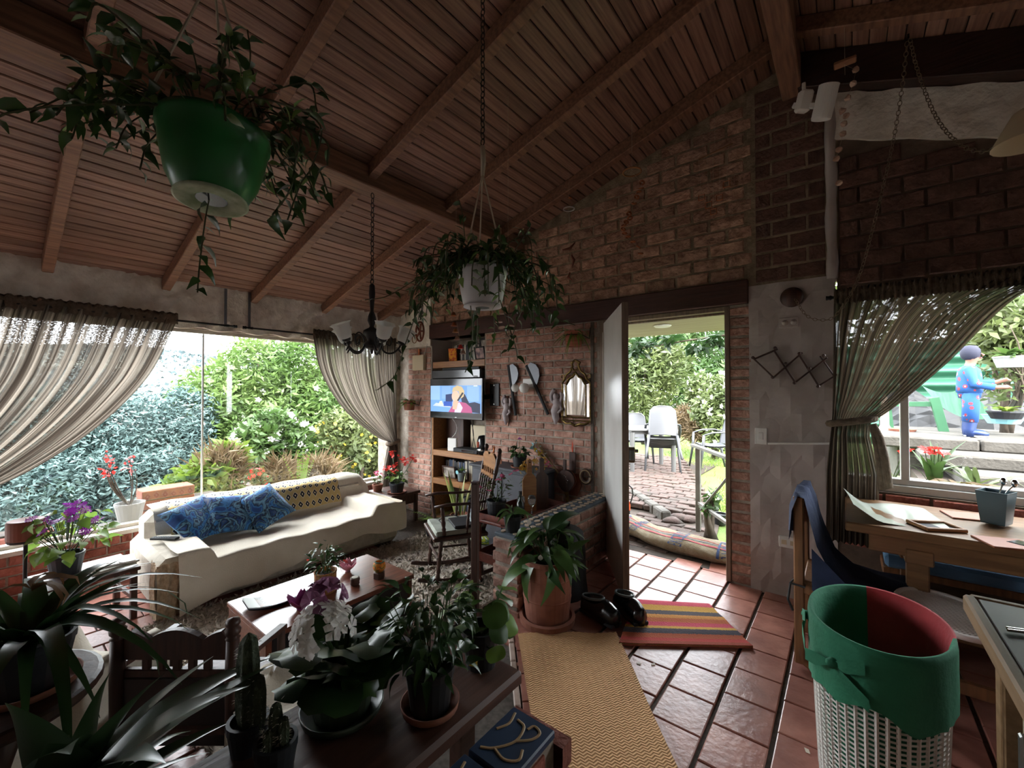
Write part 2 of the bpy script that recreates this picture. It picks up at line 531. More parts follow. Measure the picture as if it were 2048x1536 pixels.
# plastered strip on the gable left of the niche, and the big lintel timber
gp = MB(); gable(gp, XL - .2, NX0, 1.94, YB - .022, YB + .02)
tag(gp.build('wall_corner', 'plaster_rough', fixn=True), kind='structure')
tag(MB().cbox(((NX0 - .54) / 2, YB + .06, 2.105), (NX0 * -1 - .54, .21, .17), .006).build('trim_2', 'lintel'), kind='structure')

# pier: plastered below, dark bricks above, white strip up its right edge
pr_ = MB()
nx, nz = 8, 24
rows = []
for k in range(nz + 1):
    z = -.02 + 2.16 * k / nz
    rows.append([(-.54 + .49 * i / nx, YB - .012 - .006 * math.sin(i * 1.7 + k * .9) - .004 * math.sin(k * 2.3 - i), z) for i in range(nx + 1)])
pr_.grid(rows, uv=False)
pr_.box(-.54, -.05, YB - .01, YB + T, -.02, 2.14)
pier = tag(pr_.build('wall_pier', 'plaster_pier', smooth=False), kind='structure')
up_ = MB(); gable(up_, -.545, -.03, 2.13, YB - .004, YB + T)
wpu = tag(up_.build('wall_pier_upper', 'mortar_dark', fixn=True), kind='structure')
mat('brick_brown', '6E4E42', .92, '553C33', ns=12, rnd=.2, bump=.8, bs=40)
BD = [brick_mesh(.190, .088, 60 + i, 'brick_brown', rough=.004) for i in range(4)]
course(wpu, BD, .190, .205, .105, -.50, -.09, 2.15, 3.52, lambda x, z: (x, YB + .020, z), test=lambda x, z, w: z + .04 < min(ceil_l(x), ceil_r(x)))
sp = MB()
sp.tube([(-.065 + .004 * math.sin(k * 1.3), YB - .006, 2.12 + k * .1) for k in range(13)], [.030 + .004 * math.sin(k * 2.1) for k in range(13)], 8)
tag(sp.build('trim_3', 'plaster_pier', smooth=True), kind='structure')

# right part: dining-window wall
rw = MB()
rw.box(-.05, XR, YB, YB + T, -.02, WZ0 - .02)
rw.box(WX1, XR, YB, YB + T, WZ0 - .02, WZ1)
gable(rw, -.04, XR, WZ1, YB, YB + T)
mat('mortar_brown', '6A584A', .95, '55463A', ns=14, bump=.4)
wall_right_back = tag(rw.build('wall_window_side', 'mortar_brown', fixn=True), kind='structure')
course(wall_right_back, BD, .190, .203, .100, -.03, 1.12, 2.06, 2.99, lambda x, z: (x, YB + .016, z), test=lambda x, z, w: z < ceil_r(x + .02) - .60)
course(wall_right_back, BR, .190, .205, .070, -.03, 1.25, .42, .775, lambda x, z: (x, YB + .022, z))
band = MB()
rows = []
for k in range(5):
    r_ = []
    for i in range(23):
        x = -.05 + 1.3 * i / 22
        zt = ceil_r(x) - .24; zb = zt - .30
        r_.append((x, YB - .02 + .007 * math.sin(i * 2.1 + k * 1.7), zb + (zt - zb) * k / 4 + .006 * math.sin(i * 1.3)))
    rows.append(r_)
band.grid(rows, uv=False)
band.grid([[(p[0], YB + .005, p[2]) for p in rows[0]], rows[0]], uv=False)
tag(band.build('trim_4', 'plaster_rough', smooth=True), kind='structure')

# ------------------------------------------------------------------ left wall: low brick wall, long window, rough plaster band
lw = MB()
lw.box(XL - .2, XL, YF, YB, ZL - .2, .235)
lw.box(XL - .2, XL, 3.22, YB, .235, 1.95)
lw.box(XL - .2, XL, YF, YB, 1.955, 2.42)
wall_left = tag(lw.build('wall_left', 'mortar'), kind='structure')
course(wall_left, BR, .19, .203, .070, -.9, 3.38, ZL, .165, lambda y, z: (XL - .018, y, z), rz=PI / 2)
n_s = 58
SM = [brick_mesh(.062, .066, 80 + i, 'brick_red') for i in range(4)]
for k in range(n_s):                                                        # soldier row right under the sill
    place('brick', random.choice(SM), wall_left, (XL - .018, -.87 + k * .073, .200), (0, 0, PI / 2))
pb = MB(); rows = []
for k in range(9):
    r_ = []
    for i in range(130):
        y = -2.2 + (YB + 2.2) * i / 129
        r_.append((XL + .036 + .016 * math.sin(i * 1.9 + k * 2.2) * math.sin(i * .7 - k) + random.uniform(-.014, .014), y, 1.955 + .42 * k / 8 + .01 * math.sin(i * .9 + k) * (k in (0,))))
    rows.append(r_)
pb.grid(rows, uv=False)
pb.grid([[(XL - .02, p[1], p[2]) for p in rows[0]], rows[0]], uv=False)
tag(pb.build('wall_left_band', 'plaster_rough', smooth=True), kind='structure')

w1 = empty('window_1', (XL - .09, .5, .24), kind='structure')
def wpart(nm, x0, x1, y0, y1, z0, z1, m): return MB().box(x0 - (XL - .09), x1 - (XL - .09), y0 - .5, y1 - .5, z0 - .24, z1 - .24).build(nm, m, w1)
wpart('window_sill', XL - .14, XL + .03, YF + .3, 3.22, .236, .268, 'sill_white')
wpart('window_frame', XL - .12, XL - .06, YF + .3, 3.22, .268, .295, 'sill_white')
wpart('window_frame', XL - .12, XL - .06, YF + .3, 3.22, 1.925, 1.955, 'sill_white')
for a, b in ((YF + .3, -.9), (-.9, 1.268), (1.272, 3.22)):
    wpart('pane', XL - .094, XL - .088, a, b, .295, 1.925, 'pane')
wpart('seam', XL - .0965, XL - .0855, 1.262, 1.276, .295, 1.925, 'silicone')

# dining window
w2 = empty('window_2', ((WX0 + WX1) / 2, YB + .08, WZ0), kind='structure')
def w2part(nm, x0, x1, y0, y1, z0, z1, m): return MB().cbox(((x0 + x1) / 2 - (WX0 + WX1) / 2, (y0 + y1) / 2 - YB - .08, (z0 + z1) / 2 - WZ0), (x1 - x0, y1 - y0, z1 - z0), .003).build(nm, m, w2)
w2part('window_rail', WX0, WX1, YB + .03, YB + .13, WZ0 - .02, WZ0 + .025, 'alu')
w2part('window_rail', WX0, WX1, YB + .05, YB + .11, WZ0 + .025, WZ0 + .06, 'alu')
w2part('window_rail', WX0, WX1, YB + .04, YB + .12, WZ1 - .04, WZ1, 'alu')
w2part('window_stile', WX0, WX0 + .035, YB + .04, YB + .12, WZ0 + .06, WZ1 - .04, 'alu')
w2part('mullion', .255, .295, YB + .05, YB + .11, WZ0 + .06, WZ1 - .04, 'alu')
w2part('mullion', 1.30, 1.34, YB + .05, YB + .11, WZ0 + .06, WZ1 - .04, 'alu')
for a, b in ((WX0 + .035, .255), (.295, 1.30), (1.34, WX1)):
    w2part('pane', a, b, YB + .077, YB + .083, WZ0 + .06, WZ1 - .04, 'pane')

# ------------------------------------------------------------------ walls behind the camera and at its side (only their light matters here)
tag(MB().box(XL - .2, XR + .2, YF - .2, YF, -.4, 3.75).build('wall_front', 'plaster_pier'), kind='structure')
tag(MB().box(XR, XR + .2, YF, YB + T, -.4, 3.0).build('wall_right', 'plaster_pier'), kind='structure')

# ------------------------------------------------------------------ ceiling: boards, rafters, beams
cl = MB()
cl.slab([(XL - .5, YF - .2, ceil_l(XL - .5) + .03), (RX, YF - .2, ZR + .03), (RX, YB + .3, ZR + .03), (XL - .5, YB + .3, ceil_l(XL - .5) + .03)], .05)
cl.slab([(RX, YF - .2, ZR + .03), (XR + .4, YF - .2, ceil_r(XR + .4) + .03), (XR + .4, YB + .3, ceil_r(XR + .4) + .03), (RX, YB + .3, ZR + .03)], .05)
ceiling = tag(cl.build('ceiling', 'timber_dark'), kind='structure')
sl = math.atan(.298); cs = math.cos(sl)
LY = YB - YF
brd = MB().cbox((0, 0, 0), (.079, LY, .022), .006).mesh('ceiling_board', 'board')
nbd = int((RX - XL) / cs / .0845)
for k in range(nbd + 1):
    x = XL + (k + .5) * .0845 * cs
    if x > RX - .02: break
    place('ceiling_board', brd, ceiling, (x, (YB + YF) / 2, ceil_l(x) + .011), (0, -sl, 0))
sr = math.atan(.36)
for k in range(24):
    x = RX + (k + .5) * .0845 * math.cos(sr)
    place('ceiling_board', brd, ceiling, (x, (YB + YF) / 2, ceil_r(x) + .011), (0, sr, 0))
RD, RW = .095, .062
x0, x1 = XL - .02, RX - .03
Lr = (x1 - x0) / cs
raf = MB().cbox((0, 0, 0), (Lr, RW, RD), .005).mesh('rafter', 'timber')
for y in (-1.15, -.43, .28, .965, 1.65, 2.36, 3.07):
    xm = (x0 + x1) / 2
    place('rafter', raf, ceiling, (xm + math.sin(sl) * RD / 2, y, ceil_l(xm) - RD / 2 * cs), (0, -sl, 0))
x0, x1 = RX + .05, XR
rafr = MB().cbox((0, 0, 0), ((x1 - x0) / math.cos(sr), RW, RD), .005).mesh('rafter', 'timber')
for y in (-.9, .1, 1.2, 2.2, 3.0):
    xm = (x0 + x1) / 2
    place('rafter', rafr, ceiling, (xm - math.sin(sr) * RD / 2, y, ceil_r(xm) - RD / 2 * math.cos(sr)), (0, sr, 0))
MB().cbox((-2.62, (YB + YF) / 2, 2.87), (.155, LY, .14), .006).build('beam', 'timber', ceiling)
MB().cbox((RX, (YB + YF) / 2, 3.485), (.115, LY, .20), .006).build('ridge_beam', 'timber', ceiling)
xm = .55
MB().cbox((xm, YB - .06, ceil_r(xm) - .12), (1.75, .10, .22), .005, Matrix.Rotation(sr, 3, 'Y')).build('wall_plate', 'timber_dark', ceiling)

# ------------------------------------------------------------------ door frame and door leaf
fr = empty('door_frame', ((DX0 + DX1) / 2, YB + .05, 0), kind='structure'); fr.name = 'trim_5'
def fpart(nm, x0, x1, y0, y1, z0, z1, m='frame_wood'): return MB().cbox(((x0 + x1) / 2 - (DX0 + DX1) / 2, (y0 + y1) / 2 - YB - .05, (z0 + z1) / 2), (x1 - x0, y1 - y0, z1 - z0), .004).build(nm, m, fr)
fpart('jamb', DX1, DX1 + .035, YB - .012, YB + T, 0, DZ)
fpart('jamb', DX0 - .05, DX0 - .005, YB - .012, YB + T, 0, DZ)
fpart('head', DX0 - .05, DX1 + .035, YB + .0, YB + T, DZ - .035, DZ)
fpart('stop', DX1 - .014, DX1, YB + .06, YB + .09, 0, DZ - .035)
fpart('stop', DX0 + .0, DX1 - .014, YB + .06, YB + .09, DZ - .052, DZ - .035)
fpart('strike_plate', DX1 - .003, DX1 + .002, YB + .005, YB + .04, .93, 1.06, 'steel')
mat('mortar_jamb', '6F655B', .95, '585048', ns=12, bump=.5, bs=50)
tag(MB().cbox(((DX0 - .05 - .095) / 2 - .02 + DX0 / 2 - .03, YB - .004, 1.0), (.03, .03, 2.02), .004).build('trim_6', 'mortar_jamb'), kind='structure')
hx, hy = DX0 + .012, YB - .014
fx, fy = -1.150, 2.655
dl = math.hypot(fx - hx, fy - hy)
door = empty('door_1', (hx, hy, 0), math.atan2(fy - hy, fx - hx), kind='structure')
MB().cbox((dl / 2, .0, 1.0), (dl, .040, 1.975), .003).build('leaf', 'white_paint', door)
MB().cbox((dl + .001, 0, 1.0), (.006, .044, 1.975), .002).build('edge_strip', 'frame_wood', door)
mat('brass_dark', '6A5A45', .4, metal=.8)
lk = MB().cbox((dl - .065, .045, .965), (.075, .05, .105), .006).build('lock_case', 'brass_dark', door)
MB().tube([(dl - .085, .07, .985), (dl - .085, .10, .985)], .012, 10).build('latch_knob', 'steel', lk)
MB().cbox((dl - .022, .045, .965), (.018, .03, .07), .003).build('bolt', 'steel', lk)
for z in (.24, 1.0, 1.78):
    MB().tube([(.0, .028, z - .05), (.0, .028, z + .05)], .009, 8).build('hinge', 'steel', door)
MB().tube([(.045, -.03, .16), (.045, -.03, 1.9)], .0 + .007, 6).build('edge_rod', 'sill_white', door)
# ================================================================== the garden outside
ALB = .44            # leaves, grass and soil reflect little light
mat('soil', '5B4A3A', .95, '3E3329', ns=6, bump=.4)
mat('lawn', '8FA84A', .95, '6E8C38', ns=3, bump=.6, bs=90)
mat('leaf_elder', '90B05C', .5, '6C9448', ns=1.2, trans=.35, rnd=.05)
mat('leaf_spruce', '86A6A2', .7, '5C807E', ns=1.5, trans=.1)
mat('leaf_olive', '8C9A5C', .5, '6B8048', ns=1.0, trans=.35)
mat('leaf_mid', '6F9148', .5, '557A3A', ns=1.0, trans=.3)
mat('leaf_dark', '3E6130', .4, '2C4A24', ns=1.5, trans=.3)
mat('leaf_lime', 'A9C455', .5, '86A83E', ns=1.5, trans=.4)
mat('leaf_dry', 'B49A72', .8, '8C734F', ns=2, trans=.2)
mat('leaf_rust', 'B5764E', .6, '8C9A4A', ns=3, trans=.3)
ALB = 1.0
mat('petal_white', 'F2EFEA', .6, trans=.3)
mat('petal_yellow', 'E4C23A', .6, trans=.3)
mat('petal_red', 'D23B34', .55, trans=.3)
mat('petal_pink', 'D56A8C', .55, trans=.3)
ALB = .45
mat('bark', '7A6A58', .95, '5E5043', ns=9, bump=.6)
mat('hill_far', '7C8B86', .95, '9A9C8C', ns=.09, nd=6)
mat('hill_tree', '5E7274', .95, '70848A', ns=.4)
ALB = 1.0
mat('plastic_white_pot', 'E6E6E2', .5)
mat('terracotta', '98624E', .85, '7E4C3C', ns=8, bump=.1)
mat('terracotta_pink', 'B8776C', .85, '9C5F54', ns=8)
ALB = .42
mat('hollow_brick', 'B96A4A', .9, '9A543A', ns=10, rnd=.12)
ALB = .15
mat('plastic_grey', '9EA0A8', .5, '989AA2', ns=4)
mat('plastic_table', 'C7C7C8', .5)
ALB = .17
mat('paving_brick', 'A98478', .95, '8C7A6C', ns=9, rnd=.18, bump=.5, bs=40)
ALB = .22
mat('concrete', '9C958A', .95, '7F786E', ns=5, bump=.5, bs=30)
mat('stone_dark', '3C3D40', .6, '2A2B2E', ns=6, bump=.6)
ALB = .3
mat('green_metal', '4FA27C', .5, '3E8E6A', ns=3)
mat('green_paint', '5DAA78', .55, '4C9667', ns=4)
mat('hammock_cloth', '7FC09A', .8, '5FA680', ns=2, stretch=(20, 1, 1))
ALB = 1.0
mat('black_plastic', '1D1E20', .45, '26272A', ns=6)
ALB = .28
mat('white_rail', 'C8C4BA', .5, 'A59C8C', ns=6)
mat('burlap', 'E2D0AE', .95, 'CDB48C', ns=30, bump=.4, bs=220)
ALB = .6
mat('ink_blue', '2E4674', .9)
mat('ink_red', 'B54450', .9)
mat('porch_wood', 'CDBFA2', .6, 'B5A586', ns=6, stretch=(.6, 9, 9))

ALB = 1.0
# ground: garden on the left lies a little lower, the slope to the right rises in terraces
g = MB()
g.box(-120, XL - .2, -60, 120, -1.2, -.62)
tag(g.build('ground_garden', 'soil'), kind='structure')
g = MB(); rows = []
for j in range(14):
    y = 3.58 + (j / 13) ** 1.6 * 60
    rows.append([(x, y, -.02 + .02 * math.sin(x * 2 + y) + (max(0, y - 9) * .01)) for x in (-4.8, -3.6, -2.6, -1.8, -1.0, -.4, .0, .3, .6)])
g.grid(rows, uv=False)
tag(g.build('lawn', 'lawn'), 'bright green lawn beyond the open door', 'lawn', kind='structure')
pts = []
for k in range(16000):
    y = 5.0 + random.random() ** 1.3 * 7; x = random.uniform(-2.2, .5) + (-.2 * (y - 5) if random.random() < .5 else 0)
    if -2.7 < x < -1.35 and y < 8.2 and random.random() < .93: continue
    pts.append((x, y, .0))
leaf_cloud('grass_blades', pts, .07, 'leaf_lime', None, elong=.12, up=1.6)
tag(bpy.data.objects['grass_blades'], 'short bright grass growing over the lawn by the terrace', 'grass', kind='stuff')

def shrub(name, label, cat, blobs, n, size, m, group=None, trunk=True, elong=.45, up=0.0, flower=None, nf=0, fs=.05, base=-.65, shell=.5, extra=None):
    """woody plant: stems from the ground into its crown, one cloud of leaves, flowers"""
    c0 = Vector(blobs[0][0]); bx = sum(b[0][0] for b in blobs) / len(blobs); by = sum(b[0][1] for b in blobs) / len(blobs)
    o = empty(name, (bx, by, base), 0, label, cat, group)
    off = np.array((bx, by, base))
    P = blob_pts(blobs, n, shell) - off
    P = P[P[:, 2] > -.02]
    leaf_cloud('foliage', P, size, m, o, elong=elong, up=up)
    if trunk:
        mb = MB()
        for b in blobs:
            t = Vector(b[0]) - Vector(off)
            mb.tube([(random.uniform(-.05, .05), random.uniform(-.05, .05), 0), (t.x * .4, t.y * .4, t.z * .5), (t.x, t.y, t.z), (t.x * 1.05, t.y * 1.05, t.z + b[1][2] * .5)], [.05, .035, .02, .006], 5)
        mb.build('trunk', 'bark', o, smooth=True)
    if flower:
        P2 = blob_pts(blobs, nf, 1.0) - off
        me = MB()
        for k in range(5):                                       # five-petal flower, shared by all
            a = 2 * PI * k / 5
            me.add([(math.cos(a + da) * r_ * fs, math.sin(a + da) * r_ * fs, h * fs) for r_, da, h in ((.08, 0, 0), (.7, -.5, .15), (1, 0, .2), (.7, .5, .15))], [(0, 1, 2, 3)])
        me = me.mesh('flower', flower)
        for p in P2:
            q = Vector((random.gauss(.7, .5), random.gauss(-.4, .5), random.gauss(.5, .4))).to_track_quat('Z', 'Y').to_matrix().to_4x4()
            place('flower', me, o, mtx=Matrix.Translation(p) @ q)
    return o
def B(px, py, X, rpx, asp=1.0, axis='x'):
    """a crown lobe from its centre pixel, the plane it grows in and its radius in pixels"""
    p = onx(px, py, X) if axis == 'x' else ony(px, py, X)
    t = (p - EYE).dot(FW); r = rpx / F_PX * t
    return ((p.x, p.y, p.z), (r * .8, r, r * asp))

shrub('elder_tree', 'tall bright green elder bush filling the view through the long window', 'tree',
      [B(440, 815, -8.6, 85), B(520, 750, -8.8, 80), B(620, 745, -9.0, 90), B(700, 790, -9.0, 95), B(500, 870, -8.4, 80), B(600, 850, -8.6, 100), B(690, 880, -8.8, 80), B(780, 830, -9.2, 90), B(860, 800, -9.2, 80)], 56000, .12, 'leaf_elder', elong=.32, flower='petal_white', nf=50, fs=.06)
shrub('blue_spruce', 'blue-grey spruce standing beside the bright green elder bush', 'tree',
      [B(250, 990, -7.6, 110), B(330, 900, -8.0, 80), B(370, 830, -8.2, 55), B(150, 1000, -7.6, 110), B(60, 1010, -7.4, 110), B(380, 960, -7.9, 70), B(220, 870, -8.0, 100), B(100, 880, -8.0, 110), B(0, 900, -8.0, 110)], 52000, .075, 'leaf_spruce', elong=.3)
shrub('rhododendron_bush', 'shrub covered in large white blossoms below the elder bush', 'shrub',
      [B(510, 905, -6.9, 55), B(575, 890, -7.0, 50), B(545, 860, -7.0, 40), B(610, 930, -6.9, 45)], 7000, .13, 'leaf_mid', elong=.35, flower='petal_white', nf=190, fs=.055)
shrub('yellow_broom_shrub', 'loose shrub dotted with yellow flowers beside the white blossoms', 'shrub',
      [B(690, 880, -7.0, 60), B(740, 850, -7.2, 50), B(650, 920, -6.9, 45), B(770, 910, -7.2, 55)], 9000, .11, 'leaf_olive', flower='petal_yellow', nf=150, fs=.035)
shrub('dry_grass_clump', 'straw-coloured dry grass clump low outside the long window', 'grass clump',
      [B(440, 950, -6.0, 40), B(640, 960, -5.9, 35), B(560, 965, -5.9, 32)], 4500, .22, 'leaf_dry', elong=.08, up=1.0, trunk=False)
shrub('lime_green_shrub', 'low lime green shrub rising behind the sofa back outside', 'shrub',
      [B(400, 985, -5.9, 60), B(370, 1010, -5.8, 45), B(450, 920, -6.2, 35)], 5000, .11, 'leaf_lime')
shrub('red_flower_shrub', 'thin shrub with small red flowers outside behind the sofa', 'shrub',
      [B(515, 950, -5.6, 14), B(525, 965, -5.6, 12)], 220, .06, 'leaf_olive', flower='petal_red', nf=26, fs=.03)
# fern by the sofa back
fr_ = empty('garden_fern', onx(600, 985, -5.6), 0, 'yellow-green upright fern outside the long window', 'fern')
fm = MB()
for k in range(9):
    a = random.uniform(0, 2 * PI); L = random.uniform(.35, .55); lean = random.uniform(.05, .25)
    for i in range(14):
        t = (i + 1) / 14; c = Vector((math.cos(a) * lean * t, math.sin(a) * lean * t, L * t))
        for s_ in (-1, 1):
            w = .07 * (1 - t * .8); d = Vector((-math.sin(a), math.cos(a), .3)) * s_ * w
            fm.add([c, c + d * .5 + Vector((0, 0, .012)), c + d, c + d * .5 - Vector((0, 0, .012))], [(0, 1, 2, 3)])
fm.build('fronds', 'leaf_lime', fr_)
# distant hill with its trees
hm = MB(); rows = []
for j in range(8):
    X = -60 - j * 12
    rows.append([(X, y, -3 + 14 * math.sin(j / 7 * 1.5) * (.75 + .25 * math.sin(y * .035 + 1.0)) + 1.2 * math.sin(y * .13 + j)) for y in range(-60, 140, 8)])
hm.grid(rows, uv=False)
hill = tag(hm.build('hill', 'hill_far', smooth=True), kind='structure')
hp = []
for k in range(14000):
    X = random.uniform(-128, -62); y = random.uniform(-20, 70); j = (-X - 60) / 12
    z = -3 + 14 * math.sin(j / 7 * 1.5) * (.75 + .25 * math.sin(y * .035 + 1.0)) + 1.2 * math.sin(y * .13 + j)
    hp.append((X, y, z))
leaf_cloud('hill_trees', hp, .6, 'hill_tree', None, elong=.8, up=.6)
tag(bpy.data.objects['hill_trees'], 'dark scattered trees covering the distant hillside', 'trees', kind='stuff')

# hollow-brick pillar and brick trough just outside the long window
pil = empty('garden_pier', (-5.45, 1.17, -.62), 0, 'terracotta hollow-brick pillar outside the long window behind a white pot', 'pillar')
hb = MB().cbox((0, 0, 0), (.24, .42, .085), .006).mesh('brick', 'hollow_brick')
MB().box(-.11, .11, -.20, .20, 0, 1.02).build('core', 'concrete', pil)
for k in range(11):
    place('brick', hb, pil, (0, 0, .05 + k * .094), (0, 0, random.uniform(-.01, .01)))
MB().box(-.1, .1, .19, .42, 0, .9).build('plastered_side', 'concrete', pil)
tr_ = empty('planter_trough', (XL - .3, .10, .0), 0, 'pinkish clay planter trough outside the long window near the stemmed candle', 'planter')
MB().cbox((0, 0, .25), (.2, .5, .14), .01).build('trough', 'terracotta_pink', tr_)
MB().cbox((0, 0, .325), (.17, .46, .02), .004).build('soil', 'soil', tr_)
MB().box(-.08, .08, -.2, .2, -.62, .18).build('plinth', 'concrete', tr_)

def pot_mesh(r0, r1, h, rim=.012, seg=20, wall=.008):
    return MB().lathe([(r0, 0), (r0 * .98 + r1 * .02, .004), (r1 * .97, h - rim * 1.6), (r1, h - rim * 1.5), (r1, h), (r1 - wall, h), (r0 * .3 + r1 * .65, h * .82), (.001, h * .80)], seg, cap=(True, False))
wp = empty('white_flower_pot', (XL - .28, .80, .262), 0, 'white plastic pot with a bare red-flowered plant outside the long window', 'flower pot')
MB().box(-.10, .06, -.25, .25, -.88, 0).build('ledge', 'concrete', wp)
ALB = .3; mat('white_pot_outside', 'DCDCD6', .5); ALB = 1.0
pot_mesh(.075, .105, .16).build('pot', 'white_pot_outside', wp, smooth=False)
MB().lathe([(.09, 0), (.001, .012)], 12, (0, 0, .13), cap=(False, False)).build('soil', 'soil', wp)
sm = MB(); tips = []
for k in range(9):
    a = random.uniform(0, 2 * PI); L = random.uniform(.25, .45); e = Vector((math.cos(a) * .07, math.sin(a) * .09 - .06, .13 + L))
    sm.tube(arc((0, 0, .13), e, .03, 5, (math.cos(a), math.sin(a), 0)), [.006, .005, .005, .004, .003, .002], 5); tips.append(e)
sm.build('stems', 'bark', wp)
leaf_cloud('flowers', [tuple(Vector(t) + Vector((random.gauss(0, .025), random.gauss(0, .025), random.gauss(0, .02)))) for t in tips for _ in range(6)], .032, 'petal_red', wp, elong=.8)

# ------------------------------------------------------------------ seen through the door
pv = empty('path_brick', (-1.8, 5.2, 0), 0, kind='structure'); pv.name = 'floor_path'
bk = [MB().cbox((0, 0, 0), (.205, .10, .06), .008).mesh('brick', 'paving_brick')]
MB().slab([(-.95, -1.66, -.03), (.95, -1.66, -.03), (.75, -.4, -.03), (-.1, .4, -.03), (-.1, 3.4, -.03), (-2.3, 3.4, -.03), (-1.5, 0, -.03)], .03).build('bed', 'soil', pv)
n_b = 0
for j in range(44):
    y = -1.50 + j * .112
    for i in range(12):
        x = -1.9 + i * .217 + (.108 if j % 2 else 0) + (-.045 * max(0, j - 12))
        wx = pv.location.x + x; wy = pv.location.y + y
        if wy < 4.72 and not (-1.9 < wx < -.85): continue
        if wy >= 4.72 and not (-2.7 - (wy - 5) * .3 < wx < -1.32 - (wy - 5) * .18): continue
        if 4.5 < wy < 4.75 and random.random() < .5: continue
        place('brick', bk[0], pv, (x, y, (.045 if wy > 4.72 else -.02) + random.uniform(-.008, .008)), (random.uniform(-.04, .04), random.uniform(-.04, .04), random.uniform(-.06, .06)))
        n_b += 1
kb = MB().cbox((0, 0, 0), (.24, .11, .14), .015).mesh('kerb_stone', 'concrete')
for k in range(4):
    p = Vector((-2.12, 5.22, .03)).lerp(Vector((-1.60, 4.66, .03)), k / 3)
    place('kerb_stone', kb, pv, p - pv.location, (0, 0, math.atan2(-.56, .52)))
for k, (px, py) in enumerate([(1335, 1025), (1360, 1038), (1345, 1045), (1380, 1042)]):
    p = onz(px, py, 0)
    s_ = MB(); s_.lathe([(.001, 0), (.09, .01), (.10, .035), (.06, .06), (.001, .065)], 9, cap=(False, False), wob=lambda a, i: 1 + .2 * math.sin(a * 3 + k))
    tag(s_.build('garden_stone', 'paving_brick', None, (p.x, p.y, -.01), (0, 0, k), smooth=True), 'rough pinkish stone lying in the grass beside the brick path', 'stone', 'rough stones by the path')

# burlap coffee sack rolled along the threshold
sk = empty('burlap_sack', (-1.16, 3.83, .0), 0, 'rolled burlap coffee sack with red stripes and blue lettering lying across the doorway', 'sack')
cl_pts = [Vector((-.62, .20, .07)), Vector((-.42, .12, .068)), Vector((-.2, .04, .06)), Vector((.05, -.01, .058)), Vector((.3, -.02, .06)), Vector((.48, .0, .055))]
def cat_rom(P, n):
    out = []
    Q = [P[0] * 2 - P[1]] + P + [P[-1] * 2 - P[-2]]
    for i in range(1, len(Q) - 2):
        for k in range(n):
            t = k / n; a, b, c, d = Q[i - 1], Q[i], Q[i + 1], Q[i + 2]
            out.append(.5 * ((2 * b) + (c - a) * t + (2 * a - 5 * b + 4 * c - d) * t * t + (3 * b - a - 3 * c + d) * t ** 3))
    out.append(P[-1]); return out
spine = cat_rom(cl_pts, 5)
def sack_pt(u, ang, lift=0.0):
    """point on the sack: u along it 0..1, ang round it (0 = facing the room, pi/2 = top)"""
    k = min(int(u * (len(spine) - 1)), len(spine) - 2); f = u * (len(spine) - 1) - k
    c = spine[k].lerp(spine[k + 1], f); t = (spine[k + 1] - spine[k]).normalized()
    n_ = Vector((t.y, -t.x, 0))
    r = (.17 + .012 * math.sin(u * 17) + lift) * (1 - .45 * max(0, (abs(u - .5) - .44) / .06))
    rz = (.072 + .008 * math.sin(u * 11 + 1) + lift)
    return c + n_ * r * math.cos(ang) + Vector((0, 0, rz * math.sin(ang) - .004 * math.sin(ang * 5 + u * 30)))
mb = MB()
mb.grid([[sack_pt(i / 36, 2 * PI * k / 18) for k in range(18)] for i in range(37)], closed=True, uv=False)
mb.f.append(tuple(range(18))); mb.f.append(tuple(36 * 18 + k for k in range(18))[::-1])
mb.build('sack_cloth', 'burlap', sk, smooth=True, fixn=True)
for ang, m_, w_ in ((1.0, 'ink_red', .05), (1.22, 'ink_blue', .022), (1.42, 'ink_red', .03)):
    mb = MB(); mb.grid([[sack_pt(i / 36, ang + d, .0022) for d in (-w_, w_)] for i in range(1, 36)], uv=False); mb.build('stripe', m_, sk)
def sack_text(txt, u, size, a0, span, name='lettering'):
    """lettering that runs over the roll, from the room side to the top"""
    cu = bpy.data.curves.new(name, 'FONT'); cu.body = txt; cu.size = size; cu.align_x = 'LEFT'
    to = bpy.data.objects.new(name, cu); COL.objects.link(to)
    dg = bpy.context.evaluated_depsgraph_get(); dg.update()
    me0 = bpy.data.meshes.new_from_object(to.evaluated_get(dg))
    bm = bmesh.new(); bm.from_mesh(me0)
    bmesh.ops.subdivide_edges(bm, edges=[e for e in bm.edges if e.calc_length() > .02], cuts=2)
    bmesh.ops.triangulate(bm, faces=bm.faces)
    wx = max(v.co.x for v in bm.verts)
    for v in bm.verts:
        ang = a0 + v.co.x / wx * span
        q = sack_pt(u - v.co.y / 1.1, ang, .003); v.co = q
    bm.to_mesh(me0); bm.free()
    bpy.data.objects.remove(to)
    me0.materials.clear(); me0.materials.append(MATS['ink_blue'])
    return place(name, me0, sk)
sack_text('STP', .14, .12, .9, .8)
sack_text('COLOMBIA', .28, .10, .35, 1.7)
sack_text('EXCELSO', .62, .13, .3, 1.7)
sack_text('3 VAN', .945, .14, .15, 1.5)
mb = MB()
for u in (.835, .965):
    mb.grid([[sack_pt(u + d, .05 + 1.75 * k / 12, .0024) for d in (-.006, .006)] for k in range(13)], uv=False)
mb.grid([[sack_pt(.835 + .13 * k / 8, 1.80 + d, .0024) for d in (-.05, .05)] for k in range(9)], uv=False)
mb.build('ink_frame', 'ink_blue', sk)

